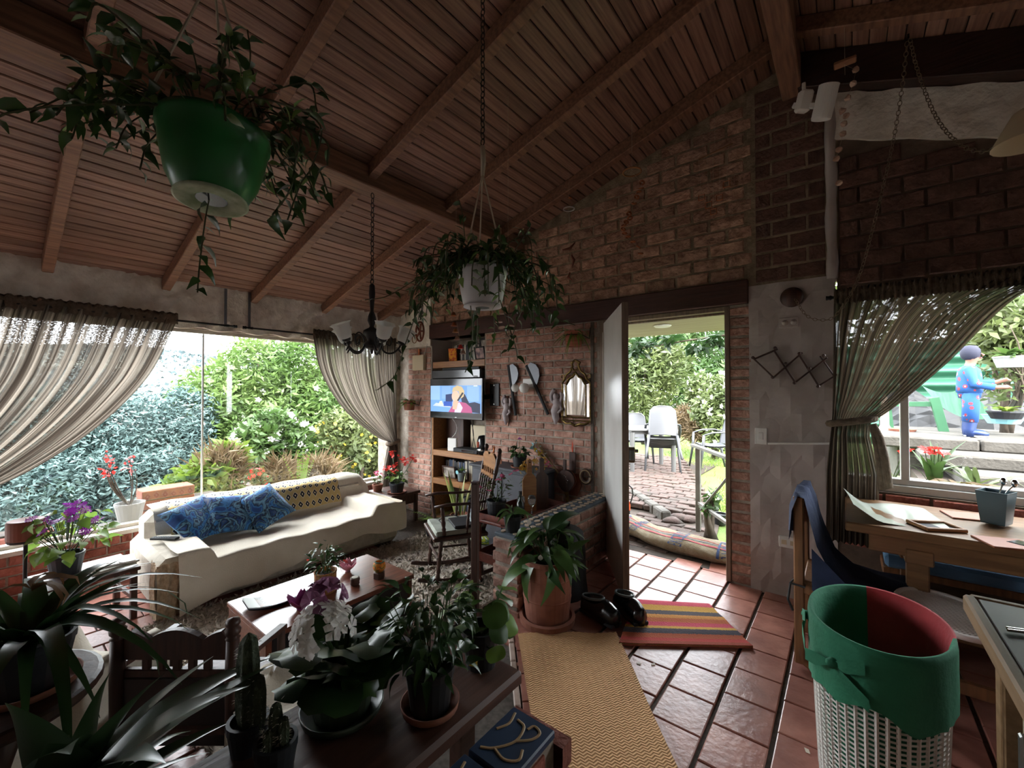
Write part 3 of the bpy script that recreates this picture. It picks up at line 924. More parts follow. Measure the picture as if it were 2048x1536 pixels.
# hand rail
hr = empty('hand_rail', onz(1397, 1062, 0), 0, 'white handrail on a weathered wooden post beside the brick path', 'railing')
MB().cbox((0, 0, .41), (.045, .045, .82), .004).build('post', 'white_rail', hr)
q0 = Vector((-1.25, 4.58, .83)) - hr.location; q1 = Vector((-.62, 3.66, .83)) - hr.location
MB().bar(q0, q1, .05, .028).build('top_rail', 'white_rail', hr)
MB().bar(Vector((.0, .0, .28)), Vector((.5, -.72, .28)), .03, .03).build('lower_rail', 'white_rail', hr)
MB().tube([(.48, -.70, .80), (.05, -.1, .24)], .012, 6).build('brace', 'white_rail', hr)
MB().cbox((.52, -.74, .41), (.045, .045, .82), .004).build('post', 'white_rail', hr)

# garden table and chairs
def garden_chair(loc, rz, label, tilt=0.0, group='grey plastic garden chairs'):
    o = empty('garden_chair', loc, rz, label, 'chair', group)
    o.rotation_euler = Euler((tilt, 0, rz), 'XYZ')
    s_ = MB(); rows = []
    for j in range(7):
        y = -.21 + .42 * j / 6
        rows.append([(x * (1 + .12 * (1 - j / 6)), y, .42 - .02 * math.sin(PI * j / 6) + .012 * abs(x) / .2 * 1.0) for x in (-.21, -.14, 0, .14, .21)])
    s_.grid(rows, uv=False); s_.grid([[(p[0], p[1], p[2] - .016) for p in r] for r in rows], uv=False, flip=True)
    for k in range(6): s_.box(-.19, .19, -.17 + k * .065, -.145 + k * .065, .385, .405)
    s_.build('seat', 'plastic_grey', o, smooth=False)
    b_ = MB(); rows = []
    for j in range(9):
        t = j / 8; w = .21 - .03 * t * t - (.05 if j == 8 else 0)
        rows.append([(w * u, .20 + .10 * t - .03 * (1 - u * u) * -1, .43 + .46 * t) for u in (-1, -.6, -.2, .2, .6, 1)])
    b_.grid(rows, uv=False); b_.grid([[(p[0], p[1] + .018, p[2]) for p in r] for r in rows], uv=False, flip=True)
    b_.build('backrest', 'plastic_grey', o, smooth=True)
    rim = [Vector((r[0][0], r[0][1] + .009, r[0][2])) for r in rows] + [Vector((p[0], p[1] + .009, p[2])) for p in rows[-1][1:-1]] + [Vector((r[-1][0], r[-1][1] + .009, r[-1][2])) for r in rows[::-1]]
    MB().tube(rim, .014, 6).build('back_rim', 'plastic_grey', o, smooth=True)
    for sx in (-1, 1):
        MB().tube([(sx * .20, .25, .62), (sx * .26, .14, .655), (sx * .275, -.08, .645), (sx * .265, -.22, .60)], [.018, .022, .024, .02], 6, flat=.6).build('armrest', 'plastic_grey', o, smooth=True)
        MB().tube([(sx * .265, -.22, .60), (sx * .25, -.235, .38), (sx * .275, -.29, 0)], [.022, .024, .016], 6).build('leg', 'plastic_grey', o, smooth=True)
        MB().tube([(sx * .21, .21, .43), (sx * .235, .26, .2), (sx * .26, .31, 0)], [.024, .022, .016], 6).build('leg', 'plastic_grey', o, smooth=True)
    return o
def garden_table(loc, rz):
    o = empty('garden_table', loc, rz, 'square pale grey plastic table on the garden terrace', 'table')
    MB().cbox((0, 0, .70), (.78, .78, .03), .012).build('table_top', 'plastic_table', o)
    MB().box(-.34, .34, -.34, .34, .63, .69).build('apron', 'plastic_table', o)
    for sx in (-1, 1):
        for sy in (-1, 1): MB().tube([(sx * .33, sy * .33, 0), (sx * .33, sy * .33, .66)], [.035, .045], 8).build('leg', 'plastic_table', o)
    return o
garden_table((-2.66, 7.05, .05), .62)
garden_chair((-2.22, 6.62, .06), .45 + PI, 'grey plastic garden chair tipped forward against the garden table, underside showing', tilt=.0)
ch = bpy.data.objects['garden_chair']; ch.rotation_euler = Euler((.55, 0, .36 + PI), 'XYZ'); ch.location = (-2.26, 6.66, .20)
garden_chair((-3.10, 7.65, .05), .5, 'grey plastic garden chair tucked in behind the garden table')
garden_chair((-3.42, 6.75, .05), 2.0, 'grey plastic garden chair beside the table near the door leaf')
garden_chair((-1.80, 7.75, .05), -1.0, 'grey plastic garden chair on the lawn side of the table')

shrub('laurel_tree', 'olive green tree standing behind the garden table', 'tree',
      [B(1290, 760, 10.5, 70, 1.1, 'y'), B(1300, 700, 11, 70, 1, 'y'), B(1270, 820, 10, 55, 1, 'y'), B(1340, 730, 11, 55, 1, 'y'), B(1240, 720, 11, 80, 1, 'y')], 12000, .15, 'leaf_olive', elong=.3, base=.0)
shrub('tall_green_tree', 'tall pale green tree far beyond the lawn', 'tree',
      [B(1380, 720, 16, 80, 1.2, 'y'), B(1430, 700, 16, 80, 1.2, 'y'), B(1340, 770, 15, 60, 1, 'y'), B(1420, 790, 15, 70, 1, 'y'), B(1350, 680, 17, 70, 1, 'y'), B(1470, 760, 15, 70, 1, 'y')], 13000, .2, 'leaf_mid', elong=.3, base=.0)
shrub('camellia_bush', 'bush full of white flowers at the right of the lawn', 'shrub',
      [B(1420, 820, 9.2, 40, 1, 'y'), B(1440, 860, 9.0, 35, 1, 'y'), B(1400, 780, 9.6, 35, 1, 'y'), B(1460, 790, 9.4, 45, 1, 'y')], 5000, .11, 'leaf_olive', flower='petal_white', nf=130, fs=.06, base=.0)
shrub('withered_fern', 'withered straw-brown fern between the garden table and the white flowers', 'shrub',
      [B(1370, 845, 9.5, 28, 1, 'y'), B(1395, 860, 9.3, 22, 1, 'y')], 2400, .2, 'leaf_dry', elong=.1, base=.0, trunk=False)
shrub('potted_camellia', 'small leafy plant with one white bloom growing in a tray by the handrail', 'plant',
      [B(1425, 1000, 4.3, 18, 1.2, 'y'), B(1412, 1020, 4.2, 12, 1, 'y')], 90, .07, 'leaf_mid', flower='petal_white', nf=3, fs=.03, base=.0, shell=.2)
for k, (px, py) in enumerate([(1424, 1035), (1441, 1048)]):
    p = onz(px, py, 0)
    q = pot_mesh(.055, .07, .11).build('nursery_pot', 'black_plastic', None, p)
    tag(q, ['small black nursery pot under the lower handrail', 'small black nursery pot at the right door jamb with an orange mark'][k], 'flower pot')
# overhanging porch: pale wooden soffit with a round lamp, and a leafy branch below it
po = tag(MB().box(-2.6, .1, YB + T, 4.85, 2.03, 2.07).build('ceiling_porch', 'porch_wood'), kind='structure')
pl = onz(1325, 650, 2.03)
tag(MB().lathe([(.075, 0), (.085, -.008), (.07, -.02), (.05, -.018), (.001, -.016)], 20, cap=(False, False)).build('porch_lamp', 'plastic_white_pot', None, (pl.x, pl.y, 2.03)), 'round flush lamp in the pale porch soffit above the door', 'lamp')
shrub('overhanging_branch', 'dark glossy leaves hanging down from above the porch', 'branch',
      [B(1290, 682, 5.4, 30, .5, 'y'), B(1340, 676, 5.3, 25, .5, 'y'), B(1395, 700, 5.2, 26, .8, 'y'), B(1430, 678, 5.2, 25, .6, 'y'), B(1270, 700, 5.5, 22, .6, 'y')], 420, .12, 'leaf_dark', elong=.35, up=-.5, trunk=False, base=1.9, shell=.1)
MB().tube([Vector(c) - bpy.data.objects['overhanging_branch'].location for c in ((-.3, 4.9, 2.06), (-.9, 5.2, 2.03), (-1.5, 5.3, 2.0), (-2.1, 5.4, 1.95))], [.02, .014, .01, .006], 6).build('branch', 'bark', bpy.data.objects['overhanging_branch'])
op = empty('loop_tool', ony(1257, 975, 4.4), 0, 'orange and black strimmer handle hanging outside the door', 'garden tool')
MB().tube([(0, 0, .03), (.04, 0, .0), (.05, 0, -.07), (.03, 0, -.14), (0, 0, -.2)], .008, 6).build('loop', 'black_plastic', op)
mat('orange_plastic', 'E0562C', .5)
MB().cbox((0, 0, -.20), (.035, .03, .10), .008).build('grip', 'orange_plastic', op)
MB().box(-.012, .012, -.01, .01, -1.14, -.2).build('shaft', 'black_plastic', op)

# ------------------------------------------------------------------ seen through the dining window: terraces
te = MB()
te.box(-.1, 12, YB + T, 5.2, -.3, .42)
te.box(.62, 12, 5.2, 40, -.3, .42)
tag(te.build('ground_terrace', 'soil'), kind='structure')
stp = empty('stone_steps', (1.5, 6.6, .42), 0, 'weathered concrete garden steps the child stands on', 'steps')
for k, (y0, z1, x0) in enumerate([(6.1, .56, -.6), (6.6, .70, -.85), (7.1, .83, -1.2)]):
    for i in range(6):
        MB().cbox((x0 + .45 + i * .9, y0 - 6.6 + .7, (z1 - .42) - .07 - random.uniform(0, .008)), (.885, 1.4, .14), .02).build('step_block', 'concrete', stp)
MB().box(-1.0, 10, .6, 4.4, -.2, .40).build('fill', 'concrete', stp)
MB().cbox((.95, 1.25, .47), (1.3, .9, .14), .03).build('step_block', 'concrete', stp)
fc = MB(); rows = []
Yf = 11.2
for i in range(64):
    z = .3 + 2.0 * i / 63
    rows.append([(x, Yf + .06 * math.sin(z * 2 * PI / .26), z) for x in (-.6, 3, 7)])
fc.grid(rows, uv=False)
fe = tag(fc.build('corrugated_fence', 'green_metal', smooth=True), 'green corrugated metal fence behind the terrace', 'fence')
# black tarpaulin over rocks
tp = MB(); rows = []
for i in range(9):
    rows.append([(.55 + 2.6 * j / 16, 9.2 + .5 * i / 8 + .05 * math.sin(j * 2.3 + i), .80 + .62 * math.sin(i / 8 * PI / 2) * (.8 + .2 * math.sin(j * 1.1)) + .03 * math.sin(j * 3.1 + i * 2)) for j in range(17)])
tp.grid(rows, uv=False)
tag(tp.build('black_tarpaulin', 'stone_dark'), 'crumpled black plastic sheet on the bank behind the hammock stand', 'tarpaulin')
# hammock and stand
hs = empty('hammock_stand', (0.95, 8.3, .80), 0, 'green painted wooden A-frame stand beside the hammock', 'stand')
P0 = lambda px, py, Y: ony(px, py, Y) - hs.location
MB().bar(P0(1868, 795, 8.3), P0(1890, 872, 8.3), .10, .10).build('leg', 'green_paint', hs)
MB().bar(P0(1745, 808, 8.4), P0(1870, 808, 8.3), .07, .07).build('crossbar', 'green_paint', hs)
MB().bar(P0(1777, 810, 8.4), P0(1783, 865, 8.4), .05, .06).build('leg', 'green_paint', hs)
MB().bar(P0(1778, 872, 8.3), P0(1885, 868, 8.3), .12, .08).build('base_beam', 'concrete', hs)
hk = empty('hammock', (1.3, 8.7, .8), 0, 'pale green striped hammock hung out behind the child', 'hammock')
a_, b_, c_ = ony(1835, 752, 8.9), ony(1985, 832, 8.6), ony(1880, 800, 8.6)
hmw = MB(); rows = []
for i in range(10):
    t = i / 9
    L0 = ony(1842 + 25 * t, 775 + 12 * t, 8.8); L1 = ony(1925 + 65 * t, 770 + 64 * t, 8.8)
    L0 = ony(1845, 772, 8.9).lerp(ony(1880, 812, 8.6), t); L1 = ony(1935, 772, 8.9).lerp(ony(1990, 834, 8.6), t)
    rows.append([L0.lerp(L1, j / 14) + Vector((0, .02 * math.sin(j * 3.3), -.10 * math.sin(PI * j / 14) * 1)) - hk.location for j in range(15)])
hmw.grid(rows, uv=False); hmw.build('cloth', 'hammock_cloth', hk, smooth=True)
MB().tube([ony(1845, 772, 8.9) - hk.location, ony(1800, 745, 8.9) - hk.location], .012, 5).build('rope', 'hammock_cloth', hk)
MB().tube([ony(1935, 772, 8.9) - hk.location, ony(2010, 752, 8.9) - hk.location], .012, 5).build('rope', 'hammock_cloth', hk)
# clay cat figure and bowl under the stand
ct = empty('clay_figure', ony(1770, 878, 8.1), 0, 'speckled clay animal figure at the foot of the hammock stand', 'figurine')
mat('speckle', 'CDBBA6', .8, '9A7F6C', ns=30)
MB().lathe([(.10, 0), (.11, .06), (.08, .14), (.05, .2), (.045, .45), (.03, .6), (.005, .66)], 12, cap=(True, False)).build('body', 'speckle', ct, smooth=True)
tag(MB().lathe([(.10, 0), (.15, .10), (.14, .10), (.09, .02), (.001, .02)], 16, cap=(True, False)).build('clay_bowl', 'terracotta', None, ony(1805, 872, 8.0)), 'shallow clay bowl beside the clay animal figure', 'bowl')

shrub('garden_hedge', 'tall green hedge of trees behind the corrugated fence', 'hedge', [((x, 14.5 + (i % 2), z), (1.7, 1.2, 1.6)) for i, x in enumerate((1.2, 3.2, 5.2, 7.2, 9.2)) for z in (1.8, 4.2, 6.2)], 16000, .3, 'leaf_olive', elong=.35, base=.3)
# child in printed pyjamas and rubber boots, reaching for the plants
def print_mat(name, base, spot, spot2, scale):
    m = bpy.data.materials.new(name); MATS[name] = m; m.use_nodes = True
    nt = m.node_tree; N = nt.nodes; L = nt.links
    tc = N.new('ShaderNodeTexCoord'); vo = N.new('ShaderNodeTexVoronoi'); vo.inputs['Scale'].default_value = scale
    L.new(tc.outputs['Object'], vo.inputs['Vector'])
    cr = N.new('ShaderNodeValToRGB'); cr.color_ramp.interpolation = 'CONSTANT'
    e = cr.color_ramp.elements; e[0].position = 0; e[0].color = lin(spot2); e[1].position = .14; e[1].color = lin(spot)
    e2 = e.new(.30); e2.color = lin(base)
    L.new(vo.outputs['Distance'], cr.inputs['Fac']); L.new(cr.outputs['Color'], N['Principled BSDF'].inputs['Base Color'])
    N['Principled BSDF'].inputs['Roughness'].default_value = .85
    return m
ALB = .4
print_mat('pyjama_print', '2A6FC4', 'D0455A', 'DDE4EE', 13)
mat('skin', 'C98F76', .6); mat('boot_blue', '35508F', .4); mat('hair_dark', '2A2C48', .8); mat('boot_sole', 'D8D8DA', .6); ALB = 1.0
def skinned(name, m, verts, edges, radii, parent=None, loc=(0, 0, 0), rz=0, sub=1, root=0):
    me = bpy.data.meshes.new(name)
    bm = bmesh.new(); ly = bm.verts.layers.skin.verify()
    vs = [bm.verts.new(v) for v in verts]
    for v, r in zip(vs, radii):
        v[ly].radius = r if isinstance(r, tuple) else (r, r)
    vs[root][ly].use_root = True
    for a, b in edges: bm.edges.new((vs[a], vs[b]))
    bm.to_mesh(me); bm.free(); me.materials.append(MATS[m])
    o = place(name, me, parent, loc, (0, 0, rz))
    md = o.modifiers.new('skin', 'SKIN'); md.use_smooth_shade = True
    sb = o.modifiers.new('round', 'SUBSURF'); sb.levels = sub; sb.render_levels = sub
    return o
cp = ony(1940, 872, 7.62)
# local frame: +X = the way the child faces (to the right along the terrace)
def kid_body():
    V = [(0, 0, .55), (0, 0, .66), (.005, 0, .80), (.0, 0, .86), (.015, 0, .90), (.03, 0, .97), (.035, 0, 1.05),         # 0-6 pelvis..head
         (0, .065, .53), (.01, .07, .30), (-.01, .07, .06), (.09, .07, .03),                                               # 7-10 left leg
         (0, -.065, .53), (.005, -.07, .30), (-.02, -.07, .06), (.08, -.07, .03),                                          # 11-14 right leg
         (.0, .11, .82), (.06, .14, .66), (.22, .13, .66), (.30, .12, .70),                                                # 15-18 left arm
         (.0, -.11, .82), (.03, -.15, .64), (.20, -.16, .60), (.28, -.16, .61)]                                            # 19-22 right arm
    E_ = [(0, 1), (1, 2), (2, 3), (3, 4), (4, 5), (5, 6), (0, 7), (7, 8), (8, 9), (9, 10), (0, 11), (11, 12), (12, 13), (13, 14), (2, 15), (15, 16), (16, 17), (17, 18), (2, 19), (19, 20), (20, 21), (21, 22)]
    R = [.095, .09, .095, .06, .042, .075, .08, .06, .045, .035, .03, .06, .045, .035, .03, .045, .035, .028, .022, .045, .035, .028, .022]
    # fingers
    base = 18
    for h, side in ((18, 1), (22, -1)):
        p = V[h]
        for f in range(4):
            V.append((p[0] + .05, p[1] + (f - 1.5) * .013, p[2] - .005 - .01 * abs(f - 1.5))); E_.append((h, len(V) - 1)); R.append(.007)
        V.append((p[0] + .02, p[1] - side * .03, p[2] + .015)); E_.append((h, len(V) - 1)); R.append(.008)
    return V, E_, R
V_, E_, R_ = kid_body()
kid = skinned('person', 'skin', V_, E_, R_, None, cp + Vector((0, 0, 0)), -.10)
tag(kid, 'child in blue printed pyjamas and navy rubber boots standing on the garden steps', 'person')
tpj = MB().tube([(0, 0, .54), (0, 0, .62), (0, 0, .74), (0, 0, .82), (.005, 0, .87)], [.118, .115, .112, .10, .055], 14, flat=1.2)
trs = MB().tube([(0, 0, .66), (0, 0, .56), (0, 0, .47)], [.10, .112, .095], 14, flat=1.2)
for s_ in (-1, 1):
    k0 = 15 if s_ > 0 else 19
    tpj.tube([(0, s_ * .06, .82)] + V_[k0:k0 + 3], [.055, .058, .05, .042], 10)
    trs.tube([(0, s_ * .058, .55), (.01, s_ * .066, .38), (.0, s_ * .07, .18)], [.078, .075, .07], 12)
tpj.build('pyjama_top', 'pyjama_print', kid, smooth=True); trs.build('pyjama_trousers', 'pyjama_print', kid, smooth=True)
for sx, ids in ((1, (8, 9, 10)), (-1, (12, 13, 14))):
    y = V_[ids[0]][1]
    b = MB()
    b.tube([(.0, y, .26), (.0, y, .18), (-.01, y, .09), (-.005, y, .0)], [.068, .062, .058, .056], 12)
    b.tube([(-.04, y, .035), (.04, y, .05), (.11, y, .04), (.15, y, .03)], [.05, .055, .05, .025], 10, flat=.7)
    bo = b.build('boot', 'boot_blue', kid, smooth=True)
    MB().cbox((.045, y, .008), (.21, .09, .018), .006).build('sole', 'boot_sole', bo)
hd = MB(); hd.lathe([(.012, 1.125), (.06, 1.115), (.088, 1.07), (.092, 1.02), (.08, .97), (.055, .945)], 12, (.012, 0, .0), cap=(True, False)); hd.build('hair', 'hair_dark', kid, smooth=True)
fcb = MB()
fcb.tube([(.10, 0, 1.02), (.125, 0, 1.0), (.112, 0, .985)], [.008, .013, .008], 6)
fcb.build('nose', 'skin', kid, smooth=True)
for s_ in (-1, 1):
    MB().lathe([(.004, 0), (.010, .003), (.004, .006)], 8, (.098, s_ * .032, 1.03), m=Matrix.Rotation(PI / 2, 3, 'Y')).build('eye', 'hair_dark', kid)
MB().tube([(.098, -.022, .968), (.108, 0, .966), (.098, .022, .968)], .005, 5).build('mouth', 'petal_pink', kid)

# plants and pots beyond the dining window
def clump(name, label, cat, px, py, Y, n, L, W, m, spread=.5, zbase=None, pot=None, group=None, up=.8):
    p = ony(px, py, Y)
    o = empty(name, p, 0, label, cat, group)
    lm = [leaf_mesh('leaf', L, W, m, curl=c) for c in (.25, .6)]
    for k in range(n):
        a = random.uniform(0, 2 * PI); d = Vector((math.cos(a) * spread, math.sin(a) * spread, random.uniform(up * .5, up * 1.3)))
        place('leaf', random.choice(lm), o, mtx=look_mtx((random.gauss(0, .02), random.gauss(0, .02), .0), d, random.uniform(-.5, .5), random.uniform(.6, 1.15)))
    return o
def flowers_on(o, pts, m, r=.03, stem=True, stem_m='leaf_mid', petals=7, nm='flower'):
    me = MB()
    for k in range(petals):
        a = 2 * PI * k / petals
        me.add([(0, 0, 0), (math.cos(a - .4) * r * .7, math.sin(a - .4) * r * .7, r * .25), (math.cos(a) * r, math.sin(a) * r, r * .2), (math.cos(a + .4) * r * .7, math.sin(a + .4) * r * .7, r * .25)], [(0, 1, 2, 3)])
    ms = me.mesh(nm, m)
    for p in pts:
        p = Vector(p)
        f = place(nm, ms, o, mtx=Matrix.Translation(p) @ Euler((random.gauss(.3, .5), random.gauss(0, .5), random.uniform(0, 6))).to_matrix().to_4x4())
        if stem:
            MB().tube(arc((p.x * .2, p.y * .2, 0), p, .01, 3), .003, 4, cap=False).build('stem', stem_m, o)
    return o
o = clump('geranium', 'lime green geranium with a red bloom outside beside the tied curtain', 'plant', 1775, 965, 4.0, 26, .10, .09, 'leaf_lime', spread=1.0)
flowers_on(o, [(.10, .0, .22), (.12, .02, .23), (.08, .02, .21), (.11, -.02, .24)], 'petal_red', .035)
o = clump('amaryllis', 'broad-leaved plant with a red bloom outside behind the window mullion', 'plant', 1868, 968, 4.2, 18, .32, .05, 'leaf_mid', spread=.35, up=1.2)
flowers_on(o, [(-.02, -.05, .22), (.02, -.06, .23), (.0, -.04, .25), (.04, -.05, .22), (-.05, -.05, .24)], 'petal_red', .045)
o = clump('strap_leaf_plant', 'long strap-leaved plant outside leaning towards the right', 'plant', 1955, 975, 4.3, 12, .42, .03, 'leaf_olive', spread=.9, up=.8)
o = clump('rusty_begonia', 'low rust-red leafed plant outside under the window', 'plant', 1965, 978, 3.95, 46, .08, .05, 'leaf_rust', spread=1.0, up=.6)
clump('rusty_begonia', 'low rust-red leafed plant outside next to the black bowl pot', 'plant', 1905, 972, 3.95, 30, .09, .05, 'leaf_rust', spread=1.0, up=.6)
clump('bedding_plant', 'bright green bedding plant outside between the geranium and the mullion', 'plant', 1800, 968, 4.1, 24, .11, .07, 'leaf_lime', spread=.9, up=.8)
bw = ony(1868, 972, 3.95)
tag(pot_mesh(.07, .10, .06).build('bowl_pot', 'black_plastic', None, (bw.x, 3.95, bw.z - .06)), 'shallow black bowl pot outside on the window ledge', 'flower pot')
tag(MB().box(-.03, 1.6, YB + T, 4.5, .42, .72).build('ledge_outside', 'concrete'), kind='structure'); bpy.data.objects['ledge_outside'].name = 'trim_7'
shrub('bare_tree', 'twiggy tree with thin grey branches outside the dining window', 'tree',
      [B(2010, 650, 8.5, 60, 1, 'y'), B(2060, 700, 8.5, 60, 1, 'y'), B(1975, 690, 8.8, 35, 1, 'y')], 2600, .12, 'leaf_olive', base=.8)
tw = MB(); r0 = ony(2030, 815, 8.3)
bt = empty('twig_bush', r0, 0, 'leaning bare brown branches rising from a blue-rimmed pot', 'shrub')
for k in range(9):
    e = ony(random.uniform(1950, 2048), random.uniform(640, 760), 8.3 + random.uniform(-.3, .3)) - r0
    tw.tube(arc((random.uniform(-.05, .05), 0, 0), e, .1, 5, (1, 0, 0)), [.02, .016, .013, .01, .007, .004], 5)
tw.build('branches', 'bark', bt, smooth=True)
leaf_cloud('leaves', [tuple(ony(random.gauss(2000, 30), random.gauss(760, 30), 8.2) - r0) for _ in range(160)], .10, 'leaf_olive', bt)
mat('pot_blue', '8FC7CE', .4)
def pot_at(name, label, px, py, Y, r, h, m, leaf=None, n=14, L=.2, W=.07, r0=.75):
    p = ony(px, py, Y)
    o = empty(name, p, 0, label, 'flower pot')
    po = pot_mesh(r * r0, r, h).build('pot', m, o)
    MB().lathe([(r * .9, 0), (.001, .01)], 12, (0, 0, h * .82), cap=(False, False)).build('soil', 'soil', po)
    if leaf:
        lm = leaf_mesh('leaf', L, W, leaf, curl=.4)
        for k in range(n):
            a = random.uniform(0, 2 * PI)
            place('leaf', lm, o, mtx=look_mtx((0, 0, h * .85), (math.cos(a), math.sin(a), random.uniform(.2, 1.4)), random.uniform(-.5, .5), random.uniform(.6, 1.1)))
    return o
pot_at('white_tub', 'white tub of pale green leaves hung among the twigs outside', 2022, 735, 8.0, .16, .14, 'white_pot_outside', 'leaf_mid', 22, .22, .1)
pot_at('black_basin', 'black bowl pot with yellow-green leaves inside a pale blue tub outside', 2012, 838, 7.9, .17, .10, 'black_plastic', 'leaf_lime', 18, .16, .08)
p = ony(2012, 848, 8.0)
tag(MB().lathe([(.14, 0), (.19, .10), (.2, .11), (.18, .10), (.13, .02), (.001, .02)], 20, cap=(True, False)).build('blue_tub', 'pot_blue', None, p + Vector((0, .1, 0))), 'pale blue tub under the black bowl pot outside', 'tub')
# ================================================================== living room
mat('upholstery', 'C9C1B2', .95, 'B5AC9C', ns=20, bump=.2, bs=200)
mat('throw_cream', 'DCD3C2', .95, 'CFC5B2', ns=4, bump=.25, bs=120, sheen=.2)
mat('fringe', 'C4AE92', .95, 'A58E72', ns=40, bump=.5, bs=90)
mat('wood_red', '7A4632', .28, '5E3324', ns=5, stretch=(8, .8, 8), bump=.05, spec=.6)
mat('wood_black', '231C1B', .4, '191413', ns=5)
mat('wood_mid', 'A2703F', .5, '8A5C34', ns=6, stretch=(.8, 9, 9), bump=.06)
mat('wood_dark', '4A2E22', .45, '38221A', ns=6, stretch=(7, 7, .8), bump=.08)
mat('shag', 'C0B6A8', .98, 'A59A8B', ns=25, bump=.5, bs=80)
mat('black_gloss', '141416', .2, spec=.6)
mat('black_matte', '1E1E20', .7)
mat('cushion_grey', 'A5AA9E', .95, '8E9488', ns=10, bump=.2, bs=90)
mat('white_plastic', 'E4E2DC', .4)
mat('cream_plastic', 'CDBE9E', .5)
mat('chrome', 'D0D0D2', .15, metal=1.0)
mat('dark_soil', '2A211B', .95, '1C1613', ns=30, bump=.5)
mat('leaf_house', '4C6B35', .35, '385428', ns=3, trans=.25, rnd=.2)
mat('leaf_deep', '34502C', .32, '26401F', ns=3, trans=.2, rnd=.2)
mat('leaf_light', '7FA045', .4, '66883A', ns=3, trans=.35, rnd=.15)
mat('petal_magenta', 'A02AB0', .5, trans=.35)
mat('petal_orange', 'D98A3A', .6, trans=.3)
mat('petal_cream', 'EDE6D8', .6, trans=.3)
mat('pot_dark', '22262B', .5)
mat('pot_grey', '6C7678', .6)
mat('copper', 'B06A42', .4, metal=.6)
mat('iron', '2E2A27', .6, metal=.4)
mat('brass', '8C7446', .35, '5A4828', ns=30, metal=.9, bump=.3, bs=80)
mat('grey_steel', '6E7074', .45, metal=.7)
def pattern_mat(name, base, ink, ink2, nu, nv, rough=.9):
    """woven lozenges in UV space"""
    m = bpy.data.materials.new(name); MATS[name] = m; m.use_nodes = True
    nt = m.node_tree; N = nt.nodes; L = nt.links
    tc = N.new('ShaderNodeTexCoord'); sp = N.new('ShaderNodeSeparateXYZ'); L.new(tc.outputs['UV'], sp.inputs[0])
    def math_(op, a, b=None, v=None):
        n = N.new('ShaderNodeMath'); n.operation = op
        L.new(a, n.inputs[0])
        if b is not None: L.new(b, n.inputs[1])
        if v is not None: n.inputs[1].default_value = v
        return n.outputs[0]
    u = math_('MULTIPLY', sp.outputs[0], v=nu); v = math_('MULTIPLY', sp.outputs[1], v=nv)
    cell = math_('FLOOR', v); sh = math_('MULTIPLY', cell, v=.5); u = math_('ADD', u, sh)
    cu = math_('FLOOR', u)
    fu = math_('ABSOLUTE', math_('SUBTRACT', math_('FRACT', u), v=.5)); fv = math_('ABSOLUTE', math_('SUBTRACT', math_('FRACT', v), v=.5))
    d = math_('ADD', fu, fv)
    par = math_('MODULO', cu, v=2.0)
    cr = N.new('ShaderNodeValToRGB'); cr.color_ramp.interpolation = 'CONSTANT'; e = cr.color_ramp.elements
    e[0].position = 0; e[0].color = lin('E8DFC8'); e[1].position = .10; e[1].color = lin(ink)
    x = e.new(.34); x.color = lin('E0D6BC'); x = e.new(.42); x.color = lin(base)
    L.new(d, cr.inputs['Fac']); L.new(cr.outputs['Color'], N['Principled BSDF'].inputs['Base Color'])
    N['Principled BSDF'].inputs['Roughness'].default_value = rough
    return m
pattern_mat('lozenge', 'C2A870', '26262E', 'E8DFC8', 22, 7)
def swirl_mat(name, cols, scale, dist, seed):
    """loose swirling brush strokes"""
    m = bpy.data.materials.new(name); MATS[name] = m; m.use_nodes = True
    nt = m.node_tree; N = nt.nodes; L = nt.links
    tc = N.new('ShaderNodeTexCoord'); mp = N.new('ShaderNodeMapping'); mp.inputs['Location'].default_value = (seed, seed * .7, 0)
    L.new(tc.outputs['Object'], mp.inputs[0])
    wv = N.new('ShaderNodeTexNoise'); wv.inputs['Scale'].default_value = scale; wv.inputs['Distortion'].default_value = dist; wv.inputs['Detail'].default_value = 3
    L.new(mp.outputs[0], wv.inputs['Vector'])
    cr = N.new('ShaderNodeValToRGB'); e = cr.color_ramp.elements
    e[0].position = 0; e[0].color = lin(cols[0]); e[1].position = 1; e[1].color = lin(cols[-1])
    for i, c in enumerate(cols[1:-1]):
        x = e.new(.3 + .4 * (i + 1) / (len(cols) - 1)); x.color = lin(c)
    L.new(wv.outputs[0], cr.inputs['Fac']); L.new(cr.outputs['Color'], N['Principled BSDF'].inputs['Base Color'])
    N['Principled BSDF'].inputs['Roughness'].default_value = .8
for i_ in (1, 2, 3): swirl_mat('cushion_art%d' % i_, ['12162A', '1E4A8A', '3A82C0', '14203E', '6A9CBC', '16182A', '24508C', 'B4A866'], 4.5, 3.0, i_ * 1.7)

# ------------------------------------------------------------------ sofa
SX0, SX1, SY0, SY1 = -4.42, -3.52, .72, 2.62
so = empty('sofa', ((SX0 + SX1) / 2, (SY0 + SY1) / 2, ZL), 0, 'long low pale sofa under the garden window', 'sofa')
so_l = Vector(so.location)
def sb(nm, x0, x1, y0, y1, z0, z1, m='upholstery', ch=.03):
    return MB().cbox(Vector(((x0 + x1) / 2, (y0 + y1) / 2, (z0 + z1) / 2)) - so_l, (x1 - x0, y1 - y0, z1 - z0), ch).build(nm, m, so)
sb('base', SX0 + .02, SX1 - .03, SY0 + .02, SY1 - .02, ZL + .02, .08)
sb('seat_cushion', -4.14, SX1 - .005, SY0 + .27, SY1 - .25, .06, .19, ch=.05)
sb('armrest', SX0, SX1, SY0, SY0 + .26, ZL + .02, .27, ch=.05)
sb('armrest', SX0, SX1, SY1 - .24, SY1, ZL + .02, .27, ch=.05)
